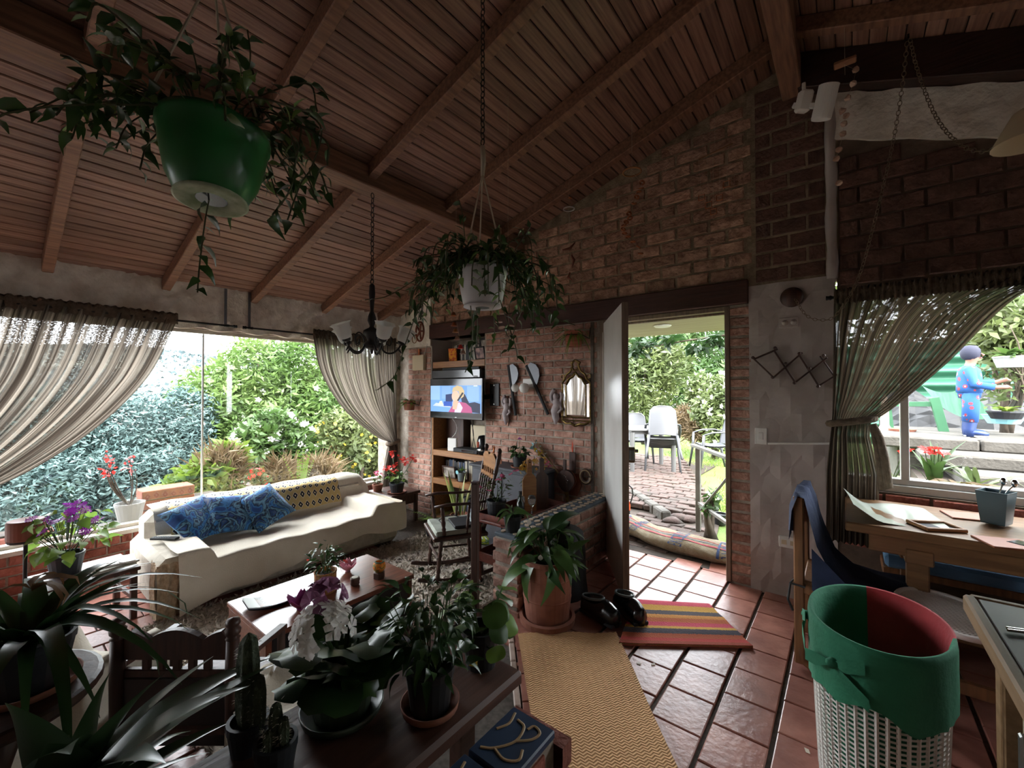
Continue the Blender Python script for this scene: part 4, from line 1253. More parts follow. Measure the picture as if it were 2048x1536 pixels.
sb('backrest', SX0, -4.13, SY0 + .05, SY1 - .03, .08, .45, ch=.06)
for a in (SX0 + .08, SX1 - .1):
    for b in (SY0 + .08, SY1 - .08): MB().cbox(Vector((a, b, ZL + .012)) - so_l, (.05, .05, .024), .004).build('foot', 'wood_dark', so)
def sst(a, b, x): t = min(1, max(0, (x - a) / (b - a))); return t * t * (3 - 2 * t)
def sofa_h(x, y):
    arm = .287 * max(1 - sst(SY0 + .275, SY0 + .42, y), sst(SY1 - .46, SY1 - .26, y)) 
    z = max(.19, arm) + .0
    back = .205 + .265 * (1 - sst(-4.20, -4.04, x))
    return max(z, back) + .012
# cream throw over seat, arms and front
th = empty('sofa_throw', (-3.95, 1.68, .2), 0, 'cream cotton throw draped over the sofa seat and arms', 'throw')
rows = []; NY = 90
for i in range(40):
    r_ = []
    for j in range(NY + 1):
        y = SY0 + .10 + (SY1 - SY0 - .06) * j / NY
        fold = .007 * math.sin(y * 21 + i * .35) + .006 * math.sin(y * 9 - i * .5)
        if i < 24:
            x = -4.40 + (.90) * i / 23
            z = sofa_h(x, y) + fold * .6
            if y > SY1 - .05: z -= (y - SY1 + .05) * 1.2
        else:
            t = (i - 23) / 16
            hem = -.03 + .10 * sst(1.2, 2.2, y) - .07 * (1 - sst(SY0 + .1, SY0 + .4, y))
            if y > 2.2: hem -= .05 * sst(2.2, 2.5, y)
            z0 = sofa_h(-3.50, y)
            z = z0 + (hem - z0) * t
            x = -3.495 + .03 * math.sin(t * PI / 2) + .014 * math.sin(y * 24 + t * 2) * t + .012 * math.sin(y * 11) * t
        r_.append(Vector((x, y, z)) - th.location)
    rows.append(r_)
MB().grid(rows, uv=False).build('cloth', 'throw_cream', th, smooth=True)
# right end overhang of the throw
rows2 = []
for i in range(6):
    t = i / 5
    rows2.append([Vector((-4.38 + .86 * k / 20, SY1 + .025 + .012 * math.sin(k * 1.7) * t, .285 - (.16 + .05 * math.sin(k * .5)) * t)) - th.location for k in range(21)])
MB().grid(rows2, uv=False).build('side_hang', 'throw_cream', th, smooth=True)
# knitted fringe blanket showing below at the left front
fb = empty('knitted_blanket', (-3.50, .80, 0), 0, 'tan knitted blanket hanging under the cream throw at the sofa corner', 'blanket')
rows = []
for i in range(14):
    t = i / 13
    rows.append([Vector((-3.515 + .018 * math.sin(k * 1.5 + t * 3) + .012, SY0 - .012 + .15 * k / 12, .255 - .355 * t)) - fb.location for k in range(13)])
MB().grid(rows, uv=False).build('front_panel', 'fringe', fb, smooth=True)
rows = []
for i in range(10):
    t = i / 9
    rows.append([Vector((-3.50 - .13 * k / 6, SY0 - .016 - .008 * math.sin(k * 2 + t * 4), .27 - .36 * t)) - fb.location for k in range(7)])
MB().grid(rows, uv=False).build('side_panel', 'fringe', fb, smooth=True)
# lozenge throw on the back
lz = empty('patterned_throw', (-4.2, 1.6, .45), 0, 'mustard throw with black and white lozenges along the sofa back', 'throw')
rows = []
prof = [(-4.02, .27), (-4.05, .34), (-4.085, .42), (-4.11, .468), (-4.16, .487), (-4.27, .489), (-4.38, .486), (-4.43, .462), (-4.438, .38)]
for (x, z) in prof:
    rows.append([Vector((x + .006 * math.sin(j * .9), .90 + 1.38 * j / 40, z + .006 * math.sin(j * .7 + x * 20) + .005)) - lz.location for j in range(41)])
MB().grid(rows).build('cloth', 'lozenge', lz, smooth=True)

# blue cushions
def cushion(loc, nrm, roll, s, label, seed):
    rot = (Vector(nrm).to_track_quat('Z', 'Y').to_matrix() @ Matrix.Rotation(roll, 3, 'Z')).to_euler()
    mb = MB(); n = 12
    for sgn in (1, -1):
        rows = []
        for i in range(n + 1):
            r_ = []
            for j in range(n + 1):
                u, v = 2 * i / n - 1, 2 * j / n - 1
                h = .5 * s * .36 * ((1 - u ** 4) * (1 - v ** 4)) ** .6
                pin = 1 - .07 * (1 - abs(u) ** 2) * abs(v) ** 3; pin2 = 1 - .07 * (1 - abs(v) ** 2) * abs(u) ** 3
                r_.append((u * s / 2 * pin2, v * s / 2 * pin, sgn * h))
            rows.append(r_)
        mb.grid(rows, uv=False, flip=(sgn < 0))
    o = mb.build('cushion', 'cushion_art%d' % seed, None, loc, rot, smooth=True)
    return tag(o, label, 'cushion', 'blue cushions on the sofa')
cushion((-4.0, 1.06, .385), (.62, .12, .75), .30, .37, 'blue brushstroke cushion leaning on the left sofa arm', 1)
cushion((-3.97, 1.27, .385), (.72, .08, .66), -.16, .35, 'dark blue brushstroke cushion propped between the two other cushions', 2)
cushion((-3.94, 1.52, .39), (.70, -.05, .70), .42, .36, 'light blue brushstroke cushion farthest from the left sofa arm', 3)
# remote on the left arm
rm = empty('remote_control', (-3.93, .84, .302), -.9, 'black remote control lying on the left sofa arm', 'remote control')
rb_ = MB().cbox((0, 0, .008), (.045, .19, .016), .005).build('body', 'black_matte', rm)
bt_ = MB().cbox((0, 0, 0), (.007, .007, .003), .001).mesh('button', 'pot_grey')
for i in range(3):
    for j in range(7): place('button', bt_, rb_, (-.012 + i * .012, -.075 + j * .018, .0170))

# ------------------------------------------------------------------ shag rug
rg = empty('shag_rug', (-2.75, 1.75, ZL), 0, 'grey-beige shaggy rug under the coffee table', 'rug')
MB().cbox((0, 0, .008), (1.5, 2.3, .014), .005).build('backing', 'shag', rg)
P = [(random.uniform(-.76, .76), random.uniform(-1.16, 1.16), .012) for _ in range(14000)]
tag(leaf_cloud('pile', P, .035, 'shag', rg, elong=.3, up=.5), kind='stuff')

# ------------------------------------------------------------------ coffee table and what stands on it
CT = (-2.465, 1.305); TZ = .21
tb = empty('coffee_table', (CT[0], CT[1], ZL + .03), 0, 'low reddish-brown coffee table with dark sides', 'table')
H = TZ - ZL - .03
MB().cbox((0, 0, H - .014), (.535, .885, .028), .004).build('table_top', 'wood_red', tb)
for s_ in (-1, 1): MB().cbox((0, s_ * .425, (H - .028) / 2), (.50, .028, H - .028), .003).build('end_panel', 'wood_red', tb)
MB().cbox((.235, 0, (H - .028) / 2), (.02, .82, H - .03), .003).build('side_panel', 'wood_black', tb)
MB().cbox((-.235, 0, (H - .028) / 2), (.02, .82, H - .03), .003).build('side_panel', 'wood_black', tb)
MB().cbox((0, 0, .02), (.46, .82, .02), .003).build('bottom_shelf', 'wood_black', tb)
# printed plate
pt = empty('printed_plate', (-2.52, 1.035, TZ), -.12, 'rectangular curved plate with a dark picture on the coffee table', 'plate')
mat('plate_white', 'DADEDD', .25); mat('plate_print', '2E3A3E', .25, '8A5A48', ns=18); mat('plate_under', '15181A', .3)
def curved(w, l, z, m, nm, lift=.03, x0=0, x1=1):
    rows = []
    for i in range(13):
        v = i / 12 * 2 - 1; v = x0 + (x1 - x0) * (v + 1) / 2
        rows.append([(u * w / 2, v * l / 2, z + lift * v * v) for u in (-1, -.5, 0, .5, 1)])
    mb = MB().grid(rows, uv=False); mb.grid([[(p[0], p[1], p[2] - .007) for p in r] for r in rows], uv=False, flip=True)
    return mb.build(nm, m, pt, smooth=True)
curved(.15, .30, .018, 'plate_white', 'plate', x0=-1, x1=1)
curved(.138, .30, .0192, 'plate_print', 'picture', x0=-.62, x1=.72)
curved(.15, .30, .010, 'plate_under', 'underside', x0=-1, x1=1)
MB().cbox((0, 0, .004), (.10, .16, .008), .003).build('foot', 'plate_under', pt)

def leafy(o, lm, n, z0, r, zr, spread, up, sc=(.6, 1.1), stems=None, stem_r=.003, origin=(0, 0), name='leaf', droop=0.0):
    """stems with leaves; every leaf its own part"""
    for k in range(n):
        a = random.uniform(0, 2 * PI); h = random.uniform(*zr); rr = r * math.sqrt(random.random())
        p = Vector((origin[0] + math.cos(a) * rr, origin[1] + math.sin(a) * rr, z0 + h))
        d = Vector((math.cos(a) * spread, math.sin(a) * spread, random.uniform(-droop, up)))
        place(name, random.choice(lm), o, mtx=look_mtx(p, d, random.uniform(-.7, .7), random.uniform(*sc)))
    if stems:
        for k in range(stems):
            a = random.uniform(0, 2 * PI); rr = r * random.uniform(.4, 1); h = random.uniform(zr[1] * .6, zr[1])
            MB().tube(arc((origin[0] + random.gauss(0, .01), origin[1] + random.gauss(0, .01), z0 - .02), (origin[0] + math.cos(a) * rr, origin[1] + math.sin(a) * rr, z0 + h), .02, 4), [stem_r, stem_r, stem_r * .8, stem_r * .7, stem_r * .5], 5, cap=False).build('stem', 'leaf_mid', o)
def bloom_mesh(name, m, r=.02, petals=5, cup=.3, wide=.55):
    me = MB()
    for k in range(petals):
        a = 2 * PI * k / petals
        me.add([(0, 0, 0), (math.cos(a - wide) * r * .75, math.sin(a - wide) * r * .75, r * cup), (math.cos(a) * r, math.sin(a) * r, r * cup * .8), (math.cos(a + wide) * r * .75, math.sin(a + wide) * r * .75, r * cup)], [(0, 1, 2, 3)])
    return me.mesh(name, m)
def blooms(o, ms, pts, name='flower', up=.4):
    for p in pts:
        place(name, ms, o, mtx=Matrix.Translation(p) @ Euler((random.gauss(.2, .5), random.gauss(0, .5), random.uniform(0, 6))).to_matrix().to_4x4() @ Matrix.Scale(random.uniform(.8, 1.2), 4))

ip = empty('impatiens_in_painted_tin', (-2.43, 1.275, TZ), 0, 'leafy plant with one red bloom in a painted tin on the coffee table', 'potted plant')
swirl_mat('painted_tin', ['7A2E22', 'B8863C', '3E4A2C', 'C27A3A', '5A2420', 'A8452E'], 40, 2, 3.0)
MB().lathe([(.060, 0), (.064, .006), (.064, .014), (.061, .018), (.061, .105), (.064, .11), (.064, .118), (.058, .118), (.055, .10), (.001, .098)], 24, cap=(True, False)).build('tin', 'painted_tin', ip, smooth=True)
MB().lathe([(.057, 0), (.001, .006)], 16, (0, 0, .098), cap=(False, False)).build('soil', 'dark_soil', ip)
LM = [leaf_mesh('leaf', .05, .022, m, curl=c) for m in ('leaf_house', 'leaf_deep') for c in (.3, .7)]
leafy(ip, LM, 70, .12, .085, (.01, .15), 1.0, .9, stems=9, droop=.7)
blooms(ip, bloom_mesh('flower', 'petal_red', .018), [(.095, .07, .17), (-.09, -.06, .17)])

mat('pink_glass', 'D58AA8', .15, trans=.4, spec=.6); mat('mauve_glass', '8E3F74', .12, trans=.2, spec=.7)
mat('pink_lace', 'D9A0B0', .5, trans=.3)
def petal_dish(loc, r, n, m, label, name, h=.05):
    o = empty(name, loc, random.uniform(0, 2), label, 'dish')
    MB().lathe([(r * .25, 0), (r * .3, .006), (r * .2, .012)], 12).build('foot', m, o)
    for k in range(n):
        a = 2 * PI * k / n; mb = MB(); rows = []
        for i in range(6):
            t = i / 5; w = r * .42 * math.sin(PI * (t * .8 + .12)); rad = r * t; z = .008 + h * t ** 1.7
            rows.append([(rad * math.cos(a) - math.sin(a) * w * u, rad * math.sin(a) + math.cos(a) * w * u, z + .012 * u * u) for u in (-1, -.5, 0, .5, 1)])
        mb.grid(rows, uv=False); mb.grid([[(p[0], p[1], p[2] - .003) for p in r_] for r_ in rows], uv=False, flip=True)
        mb.build('petal', m, o, smooth=True)
    return o
petal_dish((-2.57, 1.50, TZ), .06, 6, 'pink_lace', 'pink lace-like petal dish on the coffee table', 'petal_dish')
petal_dish((-2.33, 1.085, TZ), .075, 5, 'mauve_glass', 'mauve glass petal dish on the near edge of the coffee table', 'petal_dish', .06)
mat('stone_cup', '6A4A3C', .7, '53382E', ns=20)
o = empty('candle_cup', (-2.36, 1.425, TZ), 0, 'small brown cup with a pale candle on the coffee table', 'candle')
MB().lathe([(.022, 0), (.028, .008), (.026, .02), (.029, .035), (.027, .045), (.022, .046), (.02, .040)], 14, cap=(True, True)).build('cup', 'stone_cup', o, smooth=True)
MB().lathe([(.02, .041), (.019, .048), (.001, .049)], 12, cap=(False, False)).build('wax', 'petal_cream', o)
o = empty('globe_candle', (-2.33, 1.575, TZ), .3, 'orange and green glass globe on a hexagonal wooden base', 'candle holder')
MB().lathe([(.036, 0), (.036, .035), (.030, .038)], 6).build('base', 'wood_dark', o)
swirl_mat('globe_glass', ['C8541E', 'E09A2A', 'D9641E', '4E7A3A', 'E8B84A'], 30, 2, 2.0)
MB().lathe([(.022, .038), (.034, .052), (.040, .070), (.036, .090), (.026, .102), (.022, .102), (.030, .086), (.034, .070), (.001, .05)], 20, cap=(True, False)).build('globe', 'globe_glass', o, smooth=True)
MB().lathe([(.030, .0965), (.0275, .103), (.022, .103)], 20, cap=(False, False)).build('rim', 'leaf_mid', o)

# ------------------------------------------------------------------ rocking chair
def turned(a, b, r, n=9, seg=8):
    """a turned spindle from a to b"""
    a, b = Vector(a), Vector(b); pts, rs = [], []
    prof = [.7, 1.0, .75, 1.05, .7, .95, 1.1, .75, 1.0, .7, 1.05, .8, 1.0, .75]
    for i in range(14): pts.append(a.lerp(b, i / 13)); rs.append(r * prof[i])
    return MB().tube(pts, rs, seg)
rk = empty('rocking_chair', (-2.54, 2.45, ZL + .014), math.atan2(-.87, -.5) + PI / 2, 'turned wooden rocking chair with a grey seat cushion', 'chair')
# local: -Y is the front
rw_ = .175
for s_ in (-1, 1):
    rn = [Vector((s_ * rw_, -.34 + .72 * i / 12, .018 + .16 * ((i / 12 - .45)) ** 2 * 1.4)) for i in range(13)]
    MB().tube(rn, [.014] * 13, 8, flat=1.3).build('runner', 'wood_dark', rk, smooth=True)
    turned((s_ * rw_, -.19, .035), (s_ * rw_ * .95, -.16, .34), .018).build('leg', 'wood_dark', rk, smooth=True)
    turned((s_ * rw_, .17, .03), (s_ * rw_ * .95, .14, .34), .018).build('leg', 'wood_dark', rk, smooth=True)
    turned((s_ * rw_ * 1.05, -.14, .37), (s_ * rw_ * 1.12, -.16, .60), .017).build('arm_post', 'wood_dark', rk, smooth=True)
    turned((s_ * rw_ * 1.03, .04, .37), (s_ * rw_ * 1.08, .06, .595), .013).build('arm_spindle', 'wood_dark', rk, smooth=True)
    MB().tube([(s_ * rw_ * 1.12, -.22, .605), (s_ * rw_ * 1.14, -.12, .615), (s_ * rw_ * 1.08, .08, .605), (s_ * rw_ * 1.0, .235, .61)], [.016, .02, .018, .014], 8, flat=.6).build('armrest', 'wood_dark', rk, smooth=True)
    bp_ = turned((s_ * rw_ * .9, .185, .37), (s_ * rw_ * .98, .32, .98), .019).build('back_post', 'wood_dark', rk, smooth=True)
    MB().lathe([(.010, 0), (.017, .012), (.02, .03), (.012, .048), (.001, .052)], 10, (s_ * rw_ * .98, .32, .975), cap=(True, False)).build('finial', 'wood_dark', bp_, smooth=True)
    MB().tube([(s_ * rw_, -.18, .16), (s_ * rw_, .16, .15)], .009, 7).build('stretcher', 'wood_dark', rk)
MB().tube([(-rw_, -.185, .20), (rw_, -.185, .20)], .009, 7).build('stretcher', 'wood_dark', rk)
MB().cbox((0, -.01, .355), (.43, .44, .032), .012).build('seat', 'wood_dark', rk)
cr_ = MB(); rows = []
for i in range(17):
    u = i / 16 * 2 - 1
    top = .955 + .025 * abs(math.sin(u * PI)) - .02 * u * u
    rows.append([(u * rw_ * .93, .285 + .025 * (z - .86) * 10 * .1, z) for z in (.84, .88, .92, top)])
cr_.grid(rows, uv=False); cr_.grid([[(p[0], p[1] + .02, p[2]) for p in r] for r in rows], uv=False, flip=True)
cr_.build('crest_rail', 'wood_mid', rk)
MB().cbox((0, .275, .79), (.32, .02, .035), .004).build('lower_rail', 'wood_mid', rk)
for k in range(5): MB().tube([(-.10 + k * .05, .278, .80), (-.10 + k * .05, .284, .85)], .008, 6).build('baluster', 'wood_mid', rk)
for k in range(5): turned((-.11 + k * .055, .195, .37), (-.11 + k * .055, .272, .79), .011).build('spindle', 'wood_dark', rk, smooth=True)
MB().cbox((0, -.02, .388), (.38, .37, .04), .016).build('seat_cushion', 'cushion_grey', rk)
lp = empty('laptop_and_charger', (-2.52, 2.44, .304), rk.rotation_euler.z, 'black netbook with its cable lying on the rocking chair cushion', 'computer'); lp.name = 'netbook_computer'
MB().cbox((.03, .03, .012), (.24, .17, .022), .004).build('case', 'black_matte', lp)
MB().cbox((.03, .11, .06), (.12, .012, .09), .004, Matrix.Rotation(-.3, 3, 'X')).build('adapter', 'pot_grey', lp)
MB().tube([(-.06, .05, .02), (-.13, .0, .03), (-.15, -.08, .015), (-.10, -.13, .008), (.02, -.12, .006)], .004, 5).build('cable', 'black_matte', lp)

# ------------------------------------------------------------------ post and bar cart by the half wall
ps = onz(950, 1255, ZL)
po_ = empty('newel_post', (ps.x, ps.y, ZL), .3, 'square dark-stained wooden post standing by the step', 'post')
MB().cbox((0, 0, .46), (.042, .042, .92), .004).build('shaft', 'wood_dark', po_)
MB().cbox((0, 0, .926), (.046, .046, .012), .004).build('cap', 'wood_dark', po_)
MB().cbox((0, 0, .008), (.09, .09, .016), .004).build('foot', 'wood_dark', po_)

cart = empty('bar_cart', (-2.08, 2.76, ZL), 0, 'reddish wooden two-tier bar cart beside the half wall', 'cart')
mat('cart_wood', '6E3426', .35, '552419', ns=5, stretch=(8, .8, 8), spec=.6)
for z, nm in ((.50, 'tray'), (.20, 'shelf')):
    MB().cbox((0, 0, z), (.40, .70, .016), .004).build(nm, 'cart_wood', cart)
    for s_ in (-1, 1):
        MB().cbox((s_ * .195, 0, z + .03), (.016, .70, .07), .005).build('tray_rim', 'cart_wood', cart)
        MB().cbox((0, s_ * .345, z + .03), (.40, .016, .07), .005).build('tray_rim', 'cart_wood', cart)
for sx in (-1, 1):
    for sy in (-1, 1):
        MB().cbox((sx * .18, sy * .33, .27), (.028, .028, .48), .004).build('leg', 'cart_wood', cart)
        w_ = MB().lathe([(.001, -.010), (.028, -.010), (.03, 0), (.028, .010), (.001, .010)], 12, m=Matrix.Rotation(PI / 2, 3, 'Y'), c=(sx * .18, sy * .33, .03), cap=(False, False)).build('wheel', 'black_matte', cart)
MB().tube([(-.12, -.36, .52), (-.10, -.40, .53), (.10, -.40, .53), (.12, -.36, .52)], .008, 6).build('handle', 'cart_wood', cart)
# wine glasses lying on the lower tiers
def wine_glass(loc, rot, label):
    o = MB().lathe([(.03, 0), (.031, .002), (.006, .006), (.004, .06), (.010, .072), (.030, .095), (.034, .125), (.028, .155), (.026, .155), (.031, .125), (.027, .097), (.001, .078)], 16, cap=(True, False)).build('wine_glass', 'clear_glass', None, loc, rot, smooth=True)
    return tag(o, label, 'glass', 'wine glasses on the bar cart')
m_ = mat('clear_glass', 'F4F6F6', .05, spec=.8); m_.node_tree.nodes['Principled BSDF'].inputs['Transmission Weight'].default_value = .92
for k, (y, z) in enumerate([(2.52, .125), (2.62, .125), (2.72, .125), (2.55, .355)]):
    wine_glass((-2.10, y, z), (0, PI / 2, 0), 'wine glass lying in the lower part of the bar cart')
    bpy.data.objects['wine_glass' if k == 0 else 'wine_glass.%03d' % k].location = (-2.12, (2.50, 2.60, 2.70, 2.80)[k], .125)
for k, (x, y) in enumerate([(-2.04, 2.68), (-1.99, 2.76)]):
    q = wine_glass((x, y, .392), (0, 0, 0), ['upright wine glass beside the cutting boards on the cart tray', 'upright wine glass behind the small bottle on the cart tray'][k])
mat('bottle_glass', '1E2A22', .15, spec=.7)
o = empty('wine_bottle', (-1.97, 2.58, .392), 0, 'small dark bottle on the cart tray', 'bottle')
MB().lathe([(.030, 0), (.032, .006), (.032, .12), (.026, .145), (.012, .165), (.011, .21), (.013, .215), (.013, .225)], 16).build('body', 'bottle_glass', o, smooth=True)
MB().lathe([(.0135, .205), (.0135, .228), (.001, .229)], 12, cap=(False, False)).build('cap', 'black_matte', o)
def cutting_board(loc, rz, lean, m, label):
    o = empty('cutting_board', loc, rz, label, 'cutting board'); o.rotation_euler = (lean, 0, rz)
    out = [(-.06, 0), (.06, 0), (.06, .26), (.045, .29), (.022, .31), (.018, .36), (.02, .42), (0, .435), (-.02, .42), (-.018, .36), (-.022, .31), (-.045, .29), (-.06, .26)]
    MB().slab([(x, 0, z) for x, z in out], .018, (0, 1, 0)).build('board', m, o, fixn=True)
    MB().lathe([(.006, 0), (.006, .002)], 10, (0, -.0015, .405), m=Matrix.Rotation(PI / 2, 3, 'X')).build('hole', 'black_matte', o)
    return o
cutting_board((-2.07, 2.84, .392), 1.0, 0, 'wood_mid', 'brown cutting board with a long neck standing on the cart tray')
cutting_board((-2.03, 2.96, .392), 1.0, 0, 'wood_dark', 'darker cutting board standing behind the brown one')
az = empty('azalea_pot', (-2.18, 2.54, .392), 0, 'dark-leaved plant with pink blooms in a black pot on the cart tray', 'potted plant')
MB().lathe([(.085, 0), (.095, .01), (.09, .012), (.07, .008)], 20).build('saucer', 'terracotta', az)
pot_mesh(.065, .08, .13).xf(Matrix.Translation((0, 0, .008))).build('pot', 'pot_dark', az)
mat('leaf_plum', '4A3A34', .4, '5E5A3A', ns=3, trans=.2, rnd=.2)
LMz = [leaf_mesh('leaf', .045, .02, 'leaf_plum', curl=.3), leaf_mesh('leaf', .04, .02, 'leaf_house', curl=.3)]
leafy(az, LMz, 90, .14, .11, (.0, .19), 1.0, .8, stems=8, droop=.4)
blooms(az, bloom_mesh('flower', 'petal_pink', .028, 6), [(-.09, -.10, .24), (.03, -.03, .30), (.10, .06, .34), (.06, .0, .33), (-.02, .06, .28), (.12, .10, .36), (.0, -.08, .22)])

# ------------------------------------------------------------------ corner: dark side table with red geraniums, fern, snake plant
cs_ = empty('side_table', (-4.12, 2.98, ZL), 0, 'small dark side table between the sofa and the brick corner', 'table')
MB().cbox((0, 0, .34), (.46, .40, .03), .005).build('table_top', 'wood_dark', cs_)
for sx in (-1, 1):
    for sy in (-1, 1): MB().cbox((sx * .19, sy * .16, .165), (.04, .04, .32), .004).build('leg', 'wood_dark', cs_)
MB().cbox((0, 0, .27), (.40, .34, .10), .003).build('drawer_box', 'wood_dark', cs_)
gt = empty('red_geranium', (-4.00, 2.93, ZL + .355), 0, 'geranium with red flower heads on the dark side table', 'potted plant')
MB().lathe([(.09, 0), (.11, .018), (.104, .018), (.085, .006)], 20).build('saucer', 'terracotta', gt)
pot_mesh(.065, .085, .11).xf(Matrix.Translation((0, 0, .006))).build('pot', 'pot_dark', gt)
LMg = [leaf_mesh('leaf', .075, .08, 'leaf_light', n=4, curl=.3, shape=.8), leaf_mesh('leaf', .065, .07, 'leaf_house', n=4, curl=.5, shape=.8)]
leafy(gt, LMg, 34, .12, .10, (.0, .14), 1.0, .6, stems=10, droop=.4)
bm_ = bloom_mesh('flower', 'petal_red', .022)
for c in [(-.16, .05, .42), (-.02, -.02, .31), (.09, .03, .34), (.02, .05, .38), (-.08, -.08, .28), (.15, .10, .38), (.03, -.06, .25)]:
    blooms(gt, bm_, [Vector(c) + Vector((random.gauss(0, .022), random.gauss(0, .022), random.gauss(0, .018))) for _ in range(9)])
    MB().tube(arc((0, 0, .12), c, .02, 4), .003, 4, cap=False).build('stem', 'leaf_mid', gt)
pk = empty('pink_geranium', (-4.24, 2.84, ZL + .355), 0, 'smaller pink geranium beside the red one on the side table', 'potted plant')
pot_mesh(.045, .06, .08).build('pot', 'terracotta', pk)
leafy(pk, LMg, 14, .09, .05, (.0, .08), 1.0, .6, sc=(.5, .7), stems=4)
blooms(pk, bloom_mesh('flower', 'petal_pink', .02), [Vector((0, 0, .20)) + Vector((random.gauss(0, .03), random.gauss(0, .03), random.gauss(0, .015))) for _ in range(12)])

def frond_plant(name, label, cat, loc, n, L, W, m, pot=None, wide=1.0, z0=.12, seg=10, droop=.6):
    o = empty(name, loc, 0, label, cat)
    if pot: pot_mesh(pot[0] * .75, pot[0], pot[1]).build('pot', pot[2], o)
    for k in range(n):
        a = 2 * PI * k / n + random.uniform(-.3, .3); mb = MB(); l = L * random.uniform(.7, 1.1); r = wide * random.uniform(.6, 1.1)
        for i in range(seg):
            t = (i + 1) / seg
            c = Vector((math.cos(a) * l * r * t, math.sin(a) * l * r * t, z0 + l * (t - droop * t * t)))
            w = W * (1 - t * .75)
            for s_ in (-1, 1):
                d = Vector((-math.sin(a) * s_, math.cos(a) * s_, .1)) * w; e = Vector((math.cos(a), math.sin(a), -.2)) * w * .35
                mb.add([c, c + d * .5 + e, c + d + e * .6, c + d * .5 - e * .6], [(0, 1, 2, 3)])
        mb.build('frond', m, o)
    return o
frond_plant('boston_fern', 'bright green fern in a pot on the floor by the side table', 'fern', (-3.35, 2.92, ZL), 22, .30, .035, 'leaf_light', (.10, .14, 'pot_dark'))
sn = empty('snake_plant', (-3.30, 3.24, ZL), 0, 'tall variegated snake plant in front of the bookshelves', 'potted plant')
pot_mesh(.085, .11, .17).build('pot', 'terracotta', sn)
mat('leaf_snake', '5A7440', .4, 'A9A860', ns=2, stretch=(6, .6, 1), trans=.15, rnd=.15)
lms = [leaf_mesh('leaf', .50, .05, 'leaf_snake', n=6, fold=.3, curl=.05, shape=.7)]
for k in range(10):
    a = random.uniform(0, 2 * PI); place('leaf', lms[0], sn, mtx=look_mtx((math.cos(a) * .04, math.sin(a) * .04, .13), (math.cos(a) * .25, math.sin(a) * .25, 1), random.uniform(-1, 1), random.uniform(.6, 1.05)))
tbg = empty('printed_bag', (-2.86, 3.16, ZL), .2, 'shopping bag with a green and yellow print behind the rocking chair', 'bag')
swirl_mat('bag_print', ['E6E6DA', '8CBF3C', 'D8D23A', '3E8A4A', 'EDEDE4', '9AC8B0'], 9, 3, 5.0)
rows = []
for i in range(8):
    t = i / 7
    rows.append([(.17 * (1 - .12 * t) * math.cos(2 * PI * k / 16) * (1 + .05 * math.sin(k * 3 + i)), .09 * math.sin(2 * PI * k / 16) * (1 - .3 * t), .44 * t) for k in range(16)])
mb = MB().grid(rows, closed=True, uv=False); mb.f.append(tuple(range(16))[::-1]); mb.build('bag_body', 'bag_print', tbg, smooth=True)
MB().tube([(-.07, 0, .43), (-.06, 0, .52), (.06, 0, .52), (.07, 0, .43)], .006, 5).build('handle', 'bag_print', tbg)
# ================================================================== niche with shelves, television, wall pieces
NB = YB + .335          # niche back
sh = empty('niche_shelves', (-3.53, YB + .16, ZL), 0, 'honey-coloured wooden shelves built into the brick niche', 'shelves')
def shp(nm, x0, x1, y0, y1, z0, z1, m='wood_mid'):
    return MB().cbox(((x0 + x1) / 2 + 3.53, (y0 + y1) / 2 - YB - .16, (z0 + z1) / 2 - ZL), (x1 - x0, y1 - y0, z1 - z0), .004).build(nm, m, sh)
shp('shelf_board', NX0 + .02, NX1 - .005, YB + .0, NB, 1.665, 1.74)
shp('shelf_board', NX0 + .02, NX1 - .005, YB + .0, NB, .61, .68)
shp('shelf_board', NX0 + .02, NX1 - .005, YB + .0, NB, .27, .34)
shp('side_upright', NX0 + .005, NX0 + .035, YB + .0, NB, ZL, 1.10)
shp('divider', -3.29, -3.26, YB + .03, NB, .34, .61)
shp('divider', -3.29, -3.26, YB + .03, NB, ZL, .27)
shp('back_cupboard', NX0 + .05, -3.62, YB + .20, NB, .69, 1.12, 'wood_dark')
tag(MB().box(NX0, NX1, YB, YB + .36, ZL - .1, ZL).build('floor_niche', 'tile'), kind='structure')
tag(MB().box(NX0 - .005, NX0 + .004, YB + .005, YB + .34, ZL, 2.02).build('trim_8', 'plaster_pier'), kind='structure')

# disc cases on the top shelf: two tiers of thin spines
spc = ['2A2A2E', '3E3A3A', '8A8578', 'B5AE9C', '5A4A3E', '6E2E2A', '30405A', 'C9C2B0']
for i, c in enumerate(spc): mat('spine%d' % i, c, .5)
def book(w, d, h, m):
    mb = MB(); mb.box(-w / 2, w / 2, -d / 2, d / 2, 0, h)
    return mb.mesh('book', m)
SPM = [[book(.0135, .14, .19, 'spine%d' % i), book(.0135, .14, .20, 'spine%d' % i)] for i in range(8)]
x = -3.72; k = 0
while x < -3.30:
    q = place('disc_case', random.choice(SPM[random.choice([0, 0, 1, 2, 3, 3, 4, 7])]), None, (x, YB + .22, 1.7405), (0, 0, random.uniform(-.02, .02)))
    tag(q, 'thin disc case standing upright in the row on the top shelf', 'disc case', 'disc cases on the top shelf'); x += .0150
x = -3.25
while x < -3.12:
    q = place('disc_case', random.choice(SPM[random.choice([2, 3, 7, 3])]), None, (x, YB + .24, 1.7405), (0, 0, 0))
    tag(q, 'thin pale disc case beside the framed photos on the top shelf', 'disc case', 'pale disc cases behind the framed photos'); x += .0150
o = empty('orange_book', (-3.70, YB + .10, 1.7405), .25, 'small book with an orange and yellow cover facing out on the top shelf', 'book')
swirl_mat('cover_orange', ['D9541E', 'E8A02A', 'C23A1E', 'E8C84A'], 20, 2, 1.0)
